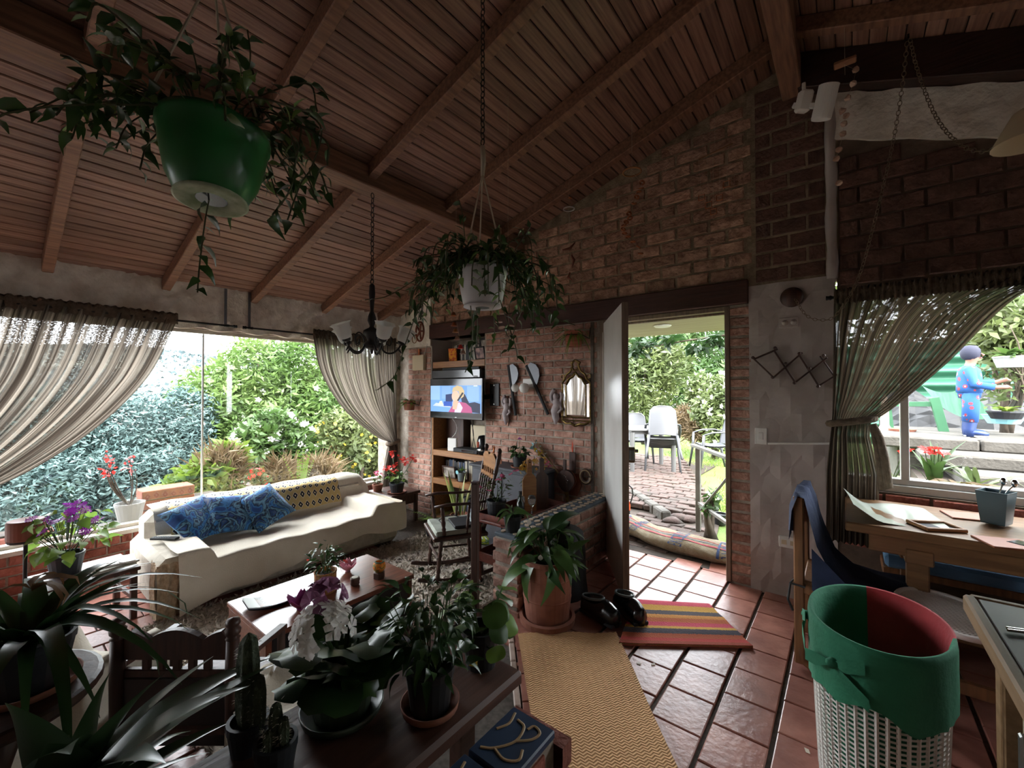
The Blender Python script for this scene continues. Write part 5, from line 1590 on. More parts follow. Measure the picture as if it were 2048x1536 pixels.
MB().cbox((0, 0, .08), (.11, .02, .16), .002, Matrix.Rotation(.12, 3, 'X')).build('cover', 'cover_orange', o)
MB().cbox((0, .012, .08), (.10, .006, .15), .001, Matrix.Rotation(.12, 3, 'X')).build('pages', 'petal_cream', o)
mat('photo_dark', '4A3640', .4, 'B08A80', ns=18); mat('photo_pale', 'C4BDB2', .4, '5A5048', ns=14)
def photo_frame(loc, rz, w, h, m, label, fm='black_matte'):
    o = empty('picture_frame', loc, rz, label, 'picture frame'); R_ = Matrix.Rotation(.18, 3, 'X')
    for (cx_, cz, ww, hh) in ((0, h - .008, w, .016), (0, .008, w, .016), (-w / 2 + .008, h / 2, .016, h), (w / 2 - .008, h / 2, .016, h)):
        MB().cbox(R_ @ Vector((cx_, 0, cz)), (ww, .014, hh), .003, R_).build('frame_bar', fm, o)
    MB().cbox(R_ @ Vector((0, .003, h / 2)), (w - .02, .004, h - .02), .001, R_).build('picture', m, o)
    return o
photo_frame((-3.22, YB + .07, 1.7405), -.1, .17, .15, 'photo_dark', 'dark framed portrait photo on the top shelf')
photo_frame((-3.24, YB + .16, 1.85), -.1, .12, .15, 'photo_pale', 'framed photo standing behind the dark portrait')
bpy.data.objects['picture_frame.001'].location.z = 1.7405; bpy.data.objects['picture_frame.001'].scale = (1, 1, 1.75)

# soundbar and television
sbx = empty('soundbar', (-3.52, YB + .01, 1.53), 0, 'long black soundbar under the top shelf', 'speaker')
sb_ = MB().cbox((0, 0, .055), (.82, .10, .10), .014).build('body', 'black_matte', sbx)
MB().cbox((0, -.051, .055), (.78, .004, .085), .003).build('grille', 'black_gloss', sbx)
for k in range(5): MB().cbox((.30 + k * .014, -.054, .022), (.009, .003, .016), .001).build('button', 'white_plastic', sb_)
MB().box(-.3, .3, .03, .06, .10, .135).build('bracket', 'black_metal', sbx)
TW, TH = .86, .455
tv = empty('television', (-3.44, YB - .10, 1.075), -.02, 'flat television on a swing bracket in front of the niche', 'television')
MB().cbox((0, 0, TH / 2), (TW, .035, TH), .006).build('case', 'black_gloss', tv)
mat('tv_black', '08090B', .15)
pn = MB().cbox((0, -.0185, TH / 2 + .005), (TW - .03, .003, TH - .035), .001).build('panel', 'tv_black', tv)
# picture on the screen, made of flat emitting shapes: an office, a person on the phone
def scr(nm, col, pts, d, e=.30):
    mn = 'screen_' + col
    if mn not in MATS: mat(mn, col, .4, emit=e, spec=.2)
    MB().add([((u - .5) * (TW - .03), -.0203 - d * .0002, .075 + v * (TH - .155)) for u, v in pts], [tuple(range(len(pts)))]).build(nm, mn, pn)
def ell(cx_, cy_, rx, ry, n=18, a0=0, a1=2 * PI): return [(cx_ + rx * math.cos(a0 + (a1 - a0) * k / n), cy_ + ry * math.sin(a0 + (a1 - a0) * k / n)) for k in range(n)]
pic = scr
pic('picture_backdrop', '6F9BD6', [(0, 0), (1, 0), (1, 1), (0, 1)], 0)
pic('picture_window', '8DB2E2', [(0, .45), (.2, .45), (.2, 1), (0, 1)], 1)
pic('picture_window', '7FA6DA', [(.24, .5), (.42, .5), (.42, .97), (.24, .97)], 1)
pic('picture_window', '87ADE0', [(.74, .42), (.96, .42), (.96, .97), (.74, .97)], 1)
pic('picture_desk', 'B9C3CF', [(.05, .22), (.42, .18), (.42, .24), (.12, .34)], 2)
pic('picture_box', '2C52A8', [(.28, .22), (.45, .22), (.45, .40), (.28, .40)], 3)
pic('picture_box', '26345E', [(.32, .40), (.46, .40), (.47, .70), (.32, .66)], 3)
pic('picture_paper', 'E2D9B8', [(.17, .28), (.27, .28), (.24, .42), (.20, .40)], 3)
pic('picture_chair', '22263E', [(.66, .05), (.98, 0), (.98, .34), (.88, .4), (.78, .36), (.70, .68), (.62, .70)], 4)
pic('picture_cardigan', 'A84A78', [(.38, 0), (.84, 0), (.82, .2), (.72, .36), (.60, .40), (.50, .34), (.42, .14)], 5)
pic('picture_blouse', 'CFC0DE', [(.50, 0), (.62, 0), (.66, .18), (.60, .38), (.52, .32)], 6)
pic('picture_face', 'D9B49E', ell(.52, .60, .075, .21), 7)
pic('picture_hair', 'C4AE84', [(.45, .74), (.47, .92), (.55, 1.0), (.64, .96), (.69, .8), (.68, .6), (.63, .52), (.60, .62), (.58, .78), (.52, .82)], 8)
pic('picture_phone', '26262E', [(.54, .42), (.57, .40), (.68, .72), (.65, .75)], 9)
pic('picture_hand', 'D2A890', [(.46, .12), (.54, .10), (.58, .42), (.53, .46), (.47, .40)], 10)
pic('picture_caption', 'DCE6F2', [(.86, .965), (.93, .965), (.93, .995), (.86, .995)], 3)
MB().cbox((.02, -.0205, .018), (.03, .001, .008), .0004).build('badge', 'steel', tv)
MB().cbox((0, .06, TH / 2), (.2, .09, .2), .006).build('mount', 'black_metal', tv)
MB().bar((0, .10, TH / 2 - .01), (.48, .085, TH / 2 + .03), .03, .05).build('swing_arm', 'black_metal', tv)
wm = empty('tv_wall_plate', (-2.94, YB - .012, 1.35), 0, 'black steel wall plate of the television bracket on the bricks', 'bracket')
MB().cbox((0, 0, 0), (.13, .012, .24), .003).build('plate', 'black_metal', wm)
for s_ in (-1, 1): MB().tube([(0, -.004, s_ * .10), (0, -.014, s_ * .10)], .008, 8).build('bolt', 'steel', wm)

# things on the middle shelf
o = empty('wifi_router', (-3.66, YB + .06, .6805), .2, 'white upright wifi router on the middle shelf', 'router')
MB().cbox((0, 0, .075), (.13, .035, .15), .01).build('body', 'white_plastic', o)
MB().cbox((0, 0, .006), (.10, .06, .012), .004).build('foot', 'white_plastic', o)
o = empty('console_box', (-3.42, YB + .10, .6805), .0, 'flat black player box on the middle shelf', 'player')
MB().cbox((0, 0, .022), (.38, .16, .044), .004).build('case', 'black_matte', o)
MB().cbox((.05, -.081, .022), (.2, .003, .02), .001).build('display', 'tv_black', o)
o = empty('cream_case', (-3.40, YB + .26, .6805), 0, 'cream flat case leaning at the back of the middle shelf', 'case')
MB().cbox((0, 0, .15), (.30, .03, .30), .008).build('case', 'cream_plastic', o)
o = empty('round_speaker', (-3.155, YB + .05, .6805), .1, 'black rounded speaker with orange marks on the middle shelf', 'speaker')
MB().lathe([(.05, 0), (.065, .02), (.075, .10), (.07, .17), (.055, .21), (.001, .22)], 18, cap=(True, False)).build('shell', 'black_gloss', o, smooth=True)
for k in range(3): MB().tube([(-.035 + k * .012, -.072, .09), (-.034 + k * .012, -.072, .15)], .003, 5).build('orange_mark', 'orange_plastic', o)
MB().lathe([(.078, .05), (.08, .06), (.078, .07)], 18, cap=(False, False)).build('ring', 'chrome', o)
for k, (a, b, s_) in enumerate([((-3.30, YB - .02, 1.08), (-3.35, YB + .05, .72), .05), ((-3.25, YB - .02, 1.08), (-3.22, YB + .02, .70), -.03), ((-3.60, YB - .02, 1.08), (-3.66, YB + .05, .84), .09)]):
    q = MB().tube(arc(a, b, s_, 8, (1, 0, 0)), .004, 5).build('cable', ['black_matte', 'black_matte', 'white_plastic'][k], None)
    tag(q, ['black cable running from the television to the player box', 'black cable hanging from the television to the round speaker', 'pale cable looping from the television to the router'][k], 'cable')

# lower shelf: books, frame, pot
x = -3.50; k = 0
hb_ = ['spine2', 'spine3', 'spine4', 'spine7', 'spine3', 'spine1']
while x < -3.31:
    w_ = random.uniform(.022, .032)
    q = place('book', MB().cbox((0, 0, .115), (w_ - .002, .15, .23 * random.uniform(.9, 1.03)), .002).mesh('book', random.choice(hb_)), None, (x, YB + .20, .3405), (0, 0, 0))
    tag(q, 'tall book standing in the row behind the little grey pot', 'book', 'books on the lower shelf'); x += w_ + .001
x = -3.24
while x < -3.11:
    w_ = random.uniform(.022, .03)
    q = place('book', MB().cbox((0, 0, .11), (w_ - .002, .15, .21), .002).mesh('book', random.choice(['spine6', 'spine3', 'spine2'])), None, (x, YB + .18, .3405), (0, 0, 0))
    tag(q, 'book standing right of the shelf divider', 'book', 'books right of the divider'); x += w_ + .001
x = -3.88
while x < -3.55:
    w_ = random.uniform(.022, .034)
    q = place('book', MB().cbox((0, 0, .10), (w_ - .002, .15, .20 * random.uniform(.85, 1.1)), .002).mesh('book', random.choice(['spine0', 'spine1', 'spine6', 'spine4'])), None, (x, YB + .24, .3405), (0, 0, 0))
    tag(q, 'dark book standing behind the small framed photo', 'book', 'dark books behind the framed photo'); x += w_ + .001
x = -3.60
while x < -3.32:
    w_ = random.uniform(.024, .034)
    q = place('book', MB().cbox((0, 0, .12), (w_ - .002, .17, .25 * random.uniform(.9, 1.05)), .002).mesh('book', random.choice(['spine6', 'spine0', 'spine2'])), None, (x, YB + .18, ZL), (0, 0, 0))
    tag(q, 'large dark folder standing on the niche floor', 'folder', 'folders on the niche floor'); x += w_ + .002
photo_frame((-3.74, YB + .09, .3405), .1, .20, .15, 'photo_pale', 'small framed photo on the lower shelf', 'wood_dark')
o = empty('grey_pot', (-3.50, YB + .055, .3405), 0, 'little grey pot with a seedling and a round tag on the lower shelf', 'potted plant')
MB().lathe([(.055, 0), (.065, .012), (.06, .012), (.05, .004)], 18).build('saucer', 'terracotta', o)
pot_mesh(.042, .055, .10).xf(Matrix.Translation((0, 0, .005))).build('pot', 'pot_grey', o)
leafy(o, [leaf_mesh('leaf', .05, .02, 'leaf_light', curl=.3)], 12, .11, .02, (0, .04), .6, 1.0, stems=2)
MB().lathe([(.022, 0), (.022, .004)], 16, (-.02, -.055, .11), m=Matrix.Rotation(PI / 2, 3, 'X')).build('tag', 'pot_blue', o)

# on the brick corner left of the niche
o = empty('junction_box', (-4.17, YB - .03, 1.74), 0, 'square beige cover box on the brick corner', 'box')
MB().cbox((0, 0, 0), (.21, .05, .19), .005).build('cover', 'cream_plastic', o)
MB().tube([(.10, 0, .09), (.15, .015, .25), (.19, .02, .45)], .006, 6).build('conduit', 'plaster_pier', o)
MB().tube([(.0, 0, .095), (.0, 0, .13), (.0, .0, .17)], [.02, .012, .02], 8).build('turned_finial', 'copper', o)
def wall_pot(name, loc, r, h, m, lm, n, L, label, ring=True, up=.7, spread=1.0, droop=.3):
    o = empty(name, loc, 0, label, 'potted plant')
    po = pot_mesh(r * .8, r, h).build('pot', m, o)
    MB().lathe([(r * .88, 0), (.001, .008)], 12, (0, 0, h * .82), cap=(False, False)).build('soil', 'dark_soil', po)
    if ring:
        MB().tube([Vector((math.cos(a) * (r + .004), math.sin(a) * (r + .004), h * .72)) for a in [2 * PI * k / 16 for k in range(17)]], .004, 5).build('wire_ring', 'iron', o)
        MB().tube([(r, .0, h * .72), (r + .04, .06, h * .5), (r + .03, .10, h * 1.3)], .005, 5).build('hook', 'iron', o)
    for k in range(n):
        a = random.uniform(0, 2 * PI); d = Vector((math.cos(a) * spread, -abs(math.sin(a)) * spread, random.uniform(-droop, up)))
        place('leaf', random.choice(lm), o, mtx=look_mtx((0, 0, h * .85), d, random.uniform(-.4, .4), random.uniform(.5, 1.15)))
    return o
sp_l = [leaf_mesh('leaf', .20, .020, 'leaf_light', n=7, curl=c) for c in (.5, 1.0, 1.4)]
al_l = [leaf_mesh('leaf', .17, .024, 'leaf_light', n=6, curl=c) for c in (.2, .6)]
wall_pot('hung_aloe', (-4.26, YB - .11, 1.15), .075, .12, 'terracotta', al_l, 36, .16, 'spiky green plant in a clay pot hung on the brick corner')
stripe = mat('terracotta_striped', '9A553E', .85, 'B5705A', ns=30, stretch=(.2, .2, 3))
wall_pot('hung_spider_plant', (-1.92, YB - .10, 1.79), .085, .14, 'terracotta_striped', sp_l, 40, .2, 'spider plant in a ribbed clay pot hung by the door')
mat('wood_carved', '8A4A2E', .6, '6A3420', ns=8)
o = empty('carved_sun', (-4.16, YB - .03, 2.13), 0, 'round carved wooden ornament on the white corner plaster', 'ornament')
MB().tube([Vector((math.cos(a) * .075, 0, math.sin(a) * .12)) for a in [2 * PI * k / 20 for k in range(21)]], .012, 6).build('rim', 'wood_carved', o)
for k in range(5):
    a = 2 * PI * k / 5; MB().tube([(0, 0, 0), (math.cos(a) * .06, 0, math.sin(a) * .10)], .012, 5).build('ray', 'wood_carved', o)
MB().tube([Vector((-.09 + math.cos(a) * .045, -.01, -.09 + math.sin(a) * .05)) for a in [2 * PI * k / 16 for k in range(17)]], .005, 5).build('small_ring', 'wood_mid', o)

# ------------------------------------------------------------------ pieces on the brick wall
def axe(pt, pb, label, flip=1):
    a, b = ony(*pt, YB - .03), ony(*pb, YB - .03)
    o = empty('axe', (a + b) / 2, 0, label, 'axe')
    a, b = a - o.location, b - o.location
    MB().tube([a, a.lerp(b, .5), b], [.014, .013, .012], 8, flat=1.4).build('handle', 'black_matte', o)
    d = (b - a).normalized(); n_ = Vector((d.z, 0, -d.x)) * -1
    if n_.x < 0: n_ = -n_
    out = [a + d * .01, a + d * .0 + n_ * .06, a + d * .05 + n_ * .105, a + d * .11 + n_ * .115, a + d * .17 + n_ * .09, a + d * .235 + n_ * .02, a + d * .12]
    MB().slab([p + Vector((0, -.006, 0)) for p in out], .012, (0, 1, 0)).build('blade', 'grey_steel', o, fixn=True)
    return o
axe((1017, 730), (1031, 831), 'straight black-handled axe hung upright beside the white wall lamp')
axe((1053, 731), (1096, 829), 'black-handled axe hung aslant beside the white wall lamp')
o = empty('pull_cord_lamp', (-2.50, YB - .02, 1.42), 0, 'small white wall lamp with a ball shade and pull cord', 'lamp')
MB().cbox((.02, 0, .05), (.13, .04, .09), .006).build('base', 'white_plastic', o)
MB().lathe([(.004, -.05), (.035, -.04), (.052, 0), (.035, .04), (.004, .05)], 16, (.02, -.08, 0)).build('bulb_shade', 'white_plastic', o, smooth=True)
MB().lathe([(.004, -.042), (.03, -.03), (.042, 0), (.03, .03), (.004, .042)], 16, (-.10, -.07, .0)).build('bulb_shade', 'white_plastic', o, smooth=True)
MB().tube([(-.02, -.04, -.04), (-.02, -.04, -.27)], .002, 5).build('pull_cord', 'white_plastic', o)
MB().lathe([(.003, 0), (.007, .01), (.003, .02)], 8, (-.02, -.04, -.285)).build('cord_bead', 'cream_plastic', o)
mat('plaster_figure', 'B9AEAE', .8, 'A39798', ns=20, bump=.4)
def angel(loc, s, label, n=0):
    o = empty('plaster_angel', loc, 0, label, 'figurine')
    MB().tube([Vector((math.cos(a) * .055 * s, 0, .09 * s + math.sin(a) * .06 * s)) for a in [2 * PI * k / 18 * .8 + 1.9 for k in range(19)]], .016 * s, 7).build('wing_ring', 'plaster_figure', o, smooth=True)
    MB().lathe([(.004, .06), (.026, .075), (.03, .10), (.02, .125), (.003, .13)], 10, (.0, -.01, .0)).build('head', 'plaster_figure', o, smooth=True)
    MB().tube([(0, -.005, .065 * s), (.02 * s, -.012, .02 * s), (-.01 * s, -.012, -.04 * s), (.0, -.008, -.10 * s), (-.01 * s, 0, -.15 * s)], [.03 * s, .04 * s, .036 * s, .03 * s, .008], 8).build('body', 'plaster_figure', o, smooth=True)
    MB().tube([(.03 * s, -.015, .03 * s), (.06 * s, -.02, -.02 * s), (.03 * s, -.03, -.05 * s)], [.014, .014, .01], 6).build('arm', 'plaster_figure', o, smooth=True)
    return o
angel((-2.76, YB - .03, 1.19), 1.0, 'grey plaster angel on the bricks left of the straight axe')
angel((-2.15, YB - .03, 1.24), 1.1, 'grey plaster angel on the bricks beside the mirror')

# ornate mirror
mi = empty('brass_mirror', (-1.94, YB - .02, 1.12), 0, 'small mirror in an ornate pierced brass frame', 'mirror')
gm = mat('mirror_glass', 'E8E8E8', .03, metal=1.0)
MB().add([(-.10, -.012, .05), (.10, -.012, .05), (.10, -.012, .32), (.055, -.012, .40), (0, -.012, .43), (-.055, -.012, .40), (-.10, -.012, .32)], [(0, 1, 2, 3, 4, 5, 6)]).build('glass', 'mirror_glass', mi)
for s_ in (-1, 1):
    MB().add([(s_ * .105, -.010, .03), (s_ * .14, -.008, .03), (s_ * .14, -.008, .34), (s_ * .105, -.010, .33)], [(0, 1, 2, 3) if s_ < 0 else (3, 2, 1, 0)]).build('side_glass', 'mirror_glass', mi)
    MB().tube([(s_ * .145, -.012, .0), (s_ * .145, -.012, .34)], .007, 6).build('outer_bar', 'brass', mi)
    MB().tube([(s_ * .103, -.015, .03), (s_ * .103, -.015, .33)], .006, 6).build('inner_bar', 'brass', mi)
    MB().tube([(s_ * .145, -.012, .34), (s_ * .115, -.016, .38), (s_ * .10, -.016, .42), (s_ * .055, -.016, .45), (s_ * .03, -.016, .50), (s_ * .045, -.016, .53), (s_ * .0, -.018, .555)], [.008, .011, .010, .012, .011, .013, .010], 7).build('scroll', 'brass', mi, smooth=True)
    MB().tube([(s_ * .10, -.016, .33), (s_ * .07, -.02, .385), (s_ * .035, -.02, .40), (s_ * .0, -.02, .445)], [.010, .012, .010, .009], 7).build('scroll', 'brass', mi, smooth=True)
    MB().tube([(s_ * .15, -.012, .0), (s_ * .10, -.016, -.03), (s_ * .05, -.016, -.025), (0, -.018, -.05)], [.008, .011, .012, .012], 7).build('scroll', 'brass', mi, smooth=True)
    MB().tube([Vector((s_ * .135 + math.cos(a) * .018, -.015, .405 + math.sin(a) * .018)) for a in [2 * PI * k / 10 for k in range(11)]], .005, 5).build('curl', 'brass', mi)
MB().tube([Vector((math.cos(a) * .035, -.018, .505 + math.sin(a) * .045)) for a in [2 * PI * k / 16 for k in range(17)]], .009, 6).build('crest_ring', 'brass', mi)
MB().tube([(-.145, -.015, .03), (.145, -.015, .03)], .008, 6).build('bottom_bar', 'brass', mi)
MB().tube([(-.145, -.015, .0), (.145, -.015, .0)], .007, 6).build('bottom_bar', 'brass', mi)

# dark cabinet under the wall pieces, with a pot and two little llamas
mat('slate', '45464C', .6, '34353A', ns=6)
cb = empty('dark_cabinet', (-2.58, YB - .18, ZL), 0, 'low charcoal cabinet against the brick wall', 'cabinet')
MB().cbox((0, 0, .765), (.86, .30, .025), .004).build('top', 'slate', cb)
MB().cbox((0, .01, .38), (.82, .27, .75), .004).build('body', 'slate', cb)
for s_ in (-1, 1): 
    MB().cbox((s_ * .2, -.128, .40), (.37, .012, .66), .003).build('door', 'slate', cb)
o = empty('violet_in_black_pot', (-2.46, YB - .20, .66), 0, 'small plant with a purple bloom in a black pot on the charcoal cabinet', 'potted plant')
MB().lathe([(.08, 0), (.09, .014), (.084, .014), (.07, .004)], 20).build('saucer', 'terracotta', o)
pot_mesh(.058, .07, .11).xf(Matrix.Translation((0, 0, .006))).build('pot', 'black_plastic', o)
LMv = [leaf_mesh('leaf', .075, .055, 'leaf_deep', n=4, curl=.5, shape=.7), leaf_mesh('leaf', .06, .045, 'leaf_house', n=4, curl=.4, shape=.7)]
leafy(o, LMv, 34, .11, .06, (0, .09), 1.0, .6, stems=5, droop=.3)
blooms(o, bloom_mesh('flower', 'petal_magenta', .02), [(.0, 0, .27), (.01, .005, .265), (-.01, .01, .272)])
MB().tube([(0, 0, .1), (0, 0, .27)], .002, 4).build('stem', 'leaf_mid', o)
def llama(loc, s, rz, label):
    o = empty('llama_figurine', loc, rz, label, 'figurine'); o.scale = (s, s, s)
    MB().tube([(-.05, 0, .075), (0, 0, .085), (.045, 0, .08)], [.018, .024, .02], 8).build('body', 'copper', o, smooth=True)
    MB().tube([(.045, 0, .085), (.055, 0, .13), (.06, 0, .15), (.085, 0, .15)], [.014, .010, .012, .007], 7).build('neck_and_head', 'copper', o, smooth=True)
    for x in (-.04, .035):
        for y in (-.012, .012): MB().tube([(x, y, .07), (x, y, 0)], [.008, .006], 6).build('leg', 'copper', o)
    for y in (-.006, .006): MB().tube([(.058, y, .155), (.056, y, .178)], [.004, .002], 5).build('ear', 'copper', o)
    return o
llama((-2.83, YB - .18, .66), .95, 1.9, 'larger copper llama figurine on the charcoal cabinet')
llama((-2.71, YB - .20, .66), .6, 1.9, 'smaller copper llama figurine beside the larger one')
# kalanchoe on a stand in front of the cabinet
ka = empty('yellow_kalanchoe', (-2.17, 3.02, .392), 0, 'plant with clusters of mustard-yellow flowers beside the cutting boards', 'potted plant')
pot_mesh(.06, .075, .12).build('pot', 'pot_dark', ka)
leafy(ka, LMv, 26, .12, .07, (0, .12), 1.0, .6, stems=8)
mat('petal_mustard', 'C79A3A', .6, trans=.3)
km = bloom_mesh('flower', 'petal_mustard', .017, 4)
for c in [(-.10, -.02, .33), (0, .03, .38), (.07, .05, .36), (-.03, -.06, .32), (.10, -.02, .33), (.03, -.03, .38), (-.14, .02, .28), (.05, .08, .39), (-.06, .0, .36)]:
    MB().tube([(0, 0, .12), c], .002, 4).build('stem', 'leaf_mid', ka)
    blooms(ka, km, [Vector(c) + Vector((random.gauss(0, .02), random.gauss(0, .02), random.gauss(0, .012))) for _ in range(9)])
# fireside pieces right of the cabinet
br = empty('dried_flower_bundle', ony(1095, 920, YB - .05), 0, 'bundle of dried grasses and little yellow and white flowers leaning on the bricks', 'dried flowers')
a_, b_ = ony(1066, 884, YB - .04) - br.location, ony(1126, 958, YB - .06) - br.location
mat('dry_stem', '8E7A58', .9)
mb = MB()
for k in range(22):
    j = Vector((random.gauss(0, .022), random.gauss(0, .012), random.gauss(0, .022)))
    mb.tube([b_, b_.lerp(a_, .5) + j * .5, a_ + j * 1.5], [.003, .003, .002], 4)
mb.build('stems', 'dry_stem', br)
for nm, m_, t in (('yellow_flowers', 'petal_yellow', .22), ('white_flowers', 'petal_white', .38), ('yellow_flowers', 'petal_yellow', .3), ('pink_flowers', 'petal_pink', .6), ('blue_flowers', 'pot_blue', .12)):
    P = [a_.lerp(b_, t) + Vector((random.gauss(0, .022), random.gauss(-.02, .01), random.gauss(0, .025))) for _ in range(11)]
    leaf_cloud(nm, [tuple(p) for p in P], .03, m_, br, elong=.8)
bl = empty('fire_bellows', ony(1133, 968, YB - .07), 0, 'dark wooden fire bellows hung on the bricks above the half wall', 'bellows')
out = [(math.sin(a) * .095 * (1 if math.cos(a) > -.2 else 1 + .3 * math.cos(a)), .03 + math.cos(a) * .10) for a in [2 * PI * k / 20 for k in range(20)]]
MB().slab([(x, -.02, z) for x, z in out], .012, (0, 1, 0)).build('board', 'wood_dark', bl, fixn=True)
MB().slab([(x * .95, .012, z) for x, z in out], .012, (0, 1, 0)).build('board', 'wood_carved', bl, fixn=True)
MB().slab([(x * .88, -.008, z) for x, z in out], .02, (0, 1, 0)).build('leather', 'black_matte', bl, fixn=True)
MB().cbox((-.01, -.012, .17), (.03, .016, .11), .006).build('handle', 'wood_dark', bl)
MB().tube([(.0, 0, -.07), (.01, 0, -.14), (.012, 0, -.20)], [.022, .014, .009], 8).build('nozzle', 'brass', bl)
for k in range(6): MB().lathe([(.004, 0), (.002, .003)], 6, (random.uniform(-.04, .04), -.0225, .03 + random.uniform(-.04, .05)), m=Matrix.Rotation(PI / 2, 3, 'X')).build('stud', 'chrome', bl)
o = empty('wooden_paddle', ony(1145, 925, YB - .025), 0, 'long dark wooden paddle hanging by an orange cord', 'paddle')
MB().cbox((0, 0, 0), (.065, .015, .19), .007).build('blade', 'wood_dark', o)
MB().slab([(-.06, .0, -.10), (.06, .0, -.10), (.09, 0, -.2), (.05, 0, -.30), (-.05, 0, -.30), (-.09, 0, -.2)], .012, (0, 1, 0)).build('pan', 'wood_carved', o, fixn=True)
MB().tube([(0, 0, .09), (-.006, 0, .14), (.0, 0, .19), (.006, 0, .14), (0, 0, .09)], .004, 5).build('cord', 'orange_plastic', o)
o = empty('wooden_ring', ony(1172, 953, YB - .03), 0, 'small woven ring hung on the bricks above the half wall', 'ring')
MB().tube([Vector((math.cos(a) * .05, 0, math.sin(a) * .055)) for a in [2 * PI * k / 20 for k in range(21)]], .018, 7).build('ring', 'wood_dark', o, smooth=True)
MB().tube([Vector((math.cos(a) * .053, -.012, math.sin(a) * .058)) for a in [2 * PI * k / 20 for k in range(21)]], .007, 5).build('binding', 'dry_stem', o, smooth=True)

# ------------------------------------------------------------------ half wall with mosaic coping
mat('coping', '5A6670', .7, '444F58', ns=8); mat('shard', 'C9B8A2', .5, 'AE9A84', ns=10, rnd=.15); mat('shard_dark', '5E6E80', .4, rnd=.2)
def shard_mesh(seed, m, s=.06):
    r = random.Random(seed); n = 7
    pts = [(math.cos(2 * PI * k / n) * s * r.uniform(.6, 1) * .6, math.sin(2 * PI * k / n) * s * r.uniform(.7, 1) * .42, 0) for k in range(n)]
    return MB().slab(pts, .006).mesh('mosaic_shard', m)
SHM = [shard_mesh(i, 'shard') for i in range(6)]; SHD = [shard_mesh(20 + i, 'shard_dark', .04) for i in range(4)]
HX0, HX1, HY0 = -1.775, -1.60, 2.06
hw = tag(MB().box(HX0, HX1, HY0, YB, ZL, .465).build('wall_divider', 'mortar'), kind='structure')
MB().cbox(((HX0 + HX1) / 2, (HY0 + YB) / 2 - .004, .476), (HX1 - HX0 + .012, YB - HY0 + .008, .024), .006).build('coping', 'coping', hw)
for i in range(22):
    for j in range(3):
        y = HY0 + .04 + i * .0605; x = HX0 + .035 + j * .053
        place('mosaic_shard', random.choice(SHM if j != 1 or i % 2 else SHD), hw, (x, y, .4885), (0, 0, random.uniform(0, 3)), (.8, .8, 1))
course(hw, BL, .208, .222, .072, HY0 + .005, YB - .03, 0, .462, lambda y, z: (HX1 - .02, y, z), rz=PI / 2)
course(hw, BL, .208, .165, .078, HX0 + .005, HX1 - .005, ZL, .462, lambda x, z: (x, HY0 + .022, z), off=0)
# second half wall in the foreground, its end with blue scroll tile
h2 = tag(MB().box(-.755, -.625, -1.2, .965, ZL, .465).build('wall_divider_front', 'mortar'), kind='structure')
mat('scroll_blue', '3A4F6E', .4, '2E4058', ns=6); mat('scroll_tan', 'B79A72', .5)
for k in range(4):
    y1 = .968 - k * .20
    t_ = MB().cbox((-.690, y1 - .098, .476), (.142, .19, .022), .004).build('coping_tile', 'scroll_blue', h2)
    for (px_, py_, pts) in [(0, 0, [(-.05, -.07), (-.02, -.05), (.01, 0), (.0, .05), (-.03, .06)]), (0, 0, [(.01, 0), (.04, .03), (.045, .06), (.02, .07), (.012, .05)]), (0, 0, [(-.02, -.05), (.02, -.06), (.05, -.04), (.04, -.01)]), (0, 0, [(-.055, .0), (-.04, .035), (-.05, .075)])]:
        q = [Vector((-.690 + a, y1 - .098 + b, .488)) for a, b in pts]
        MB().tube(cat_rom(q, 4), .004, 5, flat=.4).build('scroll_line', 'scroll_tan', h2)
course(h2, BR, .19, .203, .072, -.4, .962, 0, .462, lambda y, z: (-.645, y, z), rz=PI / 2)
course(h2, BR, .19, .125, .078, -.752, -.628, ZL, .462, lambda x, z: (x, .982, z), rz=PI, off=0)

# small potted plant on the half wall
o = empty('dieffenbachia_pot', onz(1022, 1050, .492), 0, 'small plant with drooping leaves in a black pot on the half wall end', 'potted plant'); o.location = (-1.69, 2.13, .492)
pot_mesh(.045, .058, .10).build('pot', 'black_plastic', o)
lmd = [leaf_mesh('leaf', .13, .05, 'leaf_house', curl=c) for c in (.5, .9)]
leafy(o, lmd, 9, .10, .015, (0, .05), 1.0, .9, stems=4, droop=.3)
# large terracotta cylinder pot with peace lily
tp_ = empty('peace_lily', (-1.43, 2.14, 0), 0, 'peace lily in a large banded terracotta cylinder pot beside the half wall', 'potted plant')
MB().lathe([(.15, 0), (.165, .01), (.17, .045), (.15, .05), (.14, .03)], 28).build('saucer', 'terracotta', tp_)
MB().lathe([(.125, .03), (.13, .035), (.145, .16), (.147, .165), (.145, .17), (.15, .28), (.152, .285), (.15, .29), (.152, .37), (.158, .375), (.158, .395), (.140, .395), (.135, .34), (.001, .33)], 30, cap=(True, False)).build('pot', 'terracotta', tp_)
MB().lathe([(.137, 0), (.001, .012)], 16, (0, 0, .335), cap=(False, False)).build('soil', 'dark_soil', tp_)
lml = [leaf_mesh('leaf', .26, .095, 'leaf_house', n=7, curl=c, shape=.75) for c in (.4, .8, 1.2)] + [leaf_mesh('leaf', .24, .085, 'leaf_deep', n=7, curl=.9, shape=.75)]
leafy(tp_, lml, 52, .36, .13, (0, .20), .9, 1.3, sc=(.5, .95), stems=18, droop=.5)
for c in ((.02, -.10, .40), (-.12, -.02, .56)):
    MB().tube([(0, 0, .34), Vector(c)], .003, 4).build('stem', 'leaf_mid', tp_)
    place('spathe', leaf_mesh('spathe', .055, .03, 'petal_cream', curl=.2), tp_, mtx=look_mtx(c, (.2, -.3, .9)))
bd = empty('dark_sack', (-1.50, 2.55, 0), .2, 'black bag standing on the floor behind the terracotta pot', 'bag')
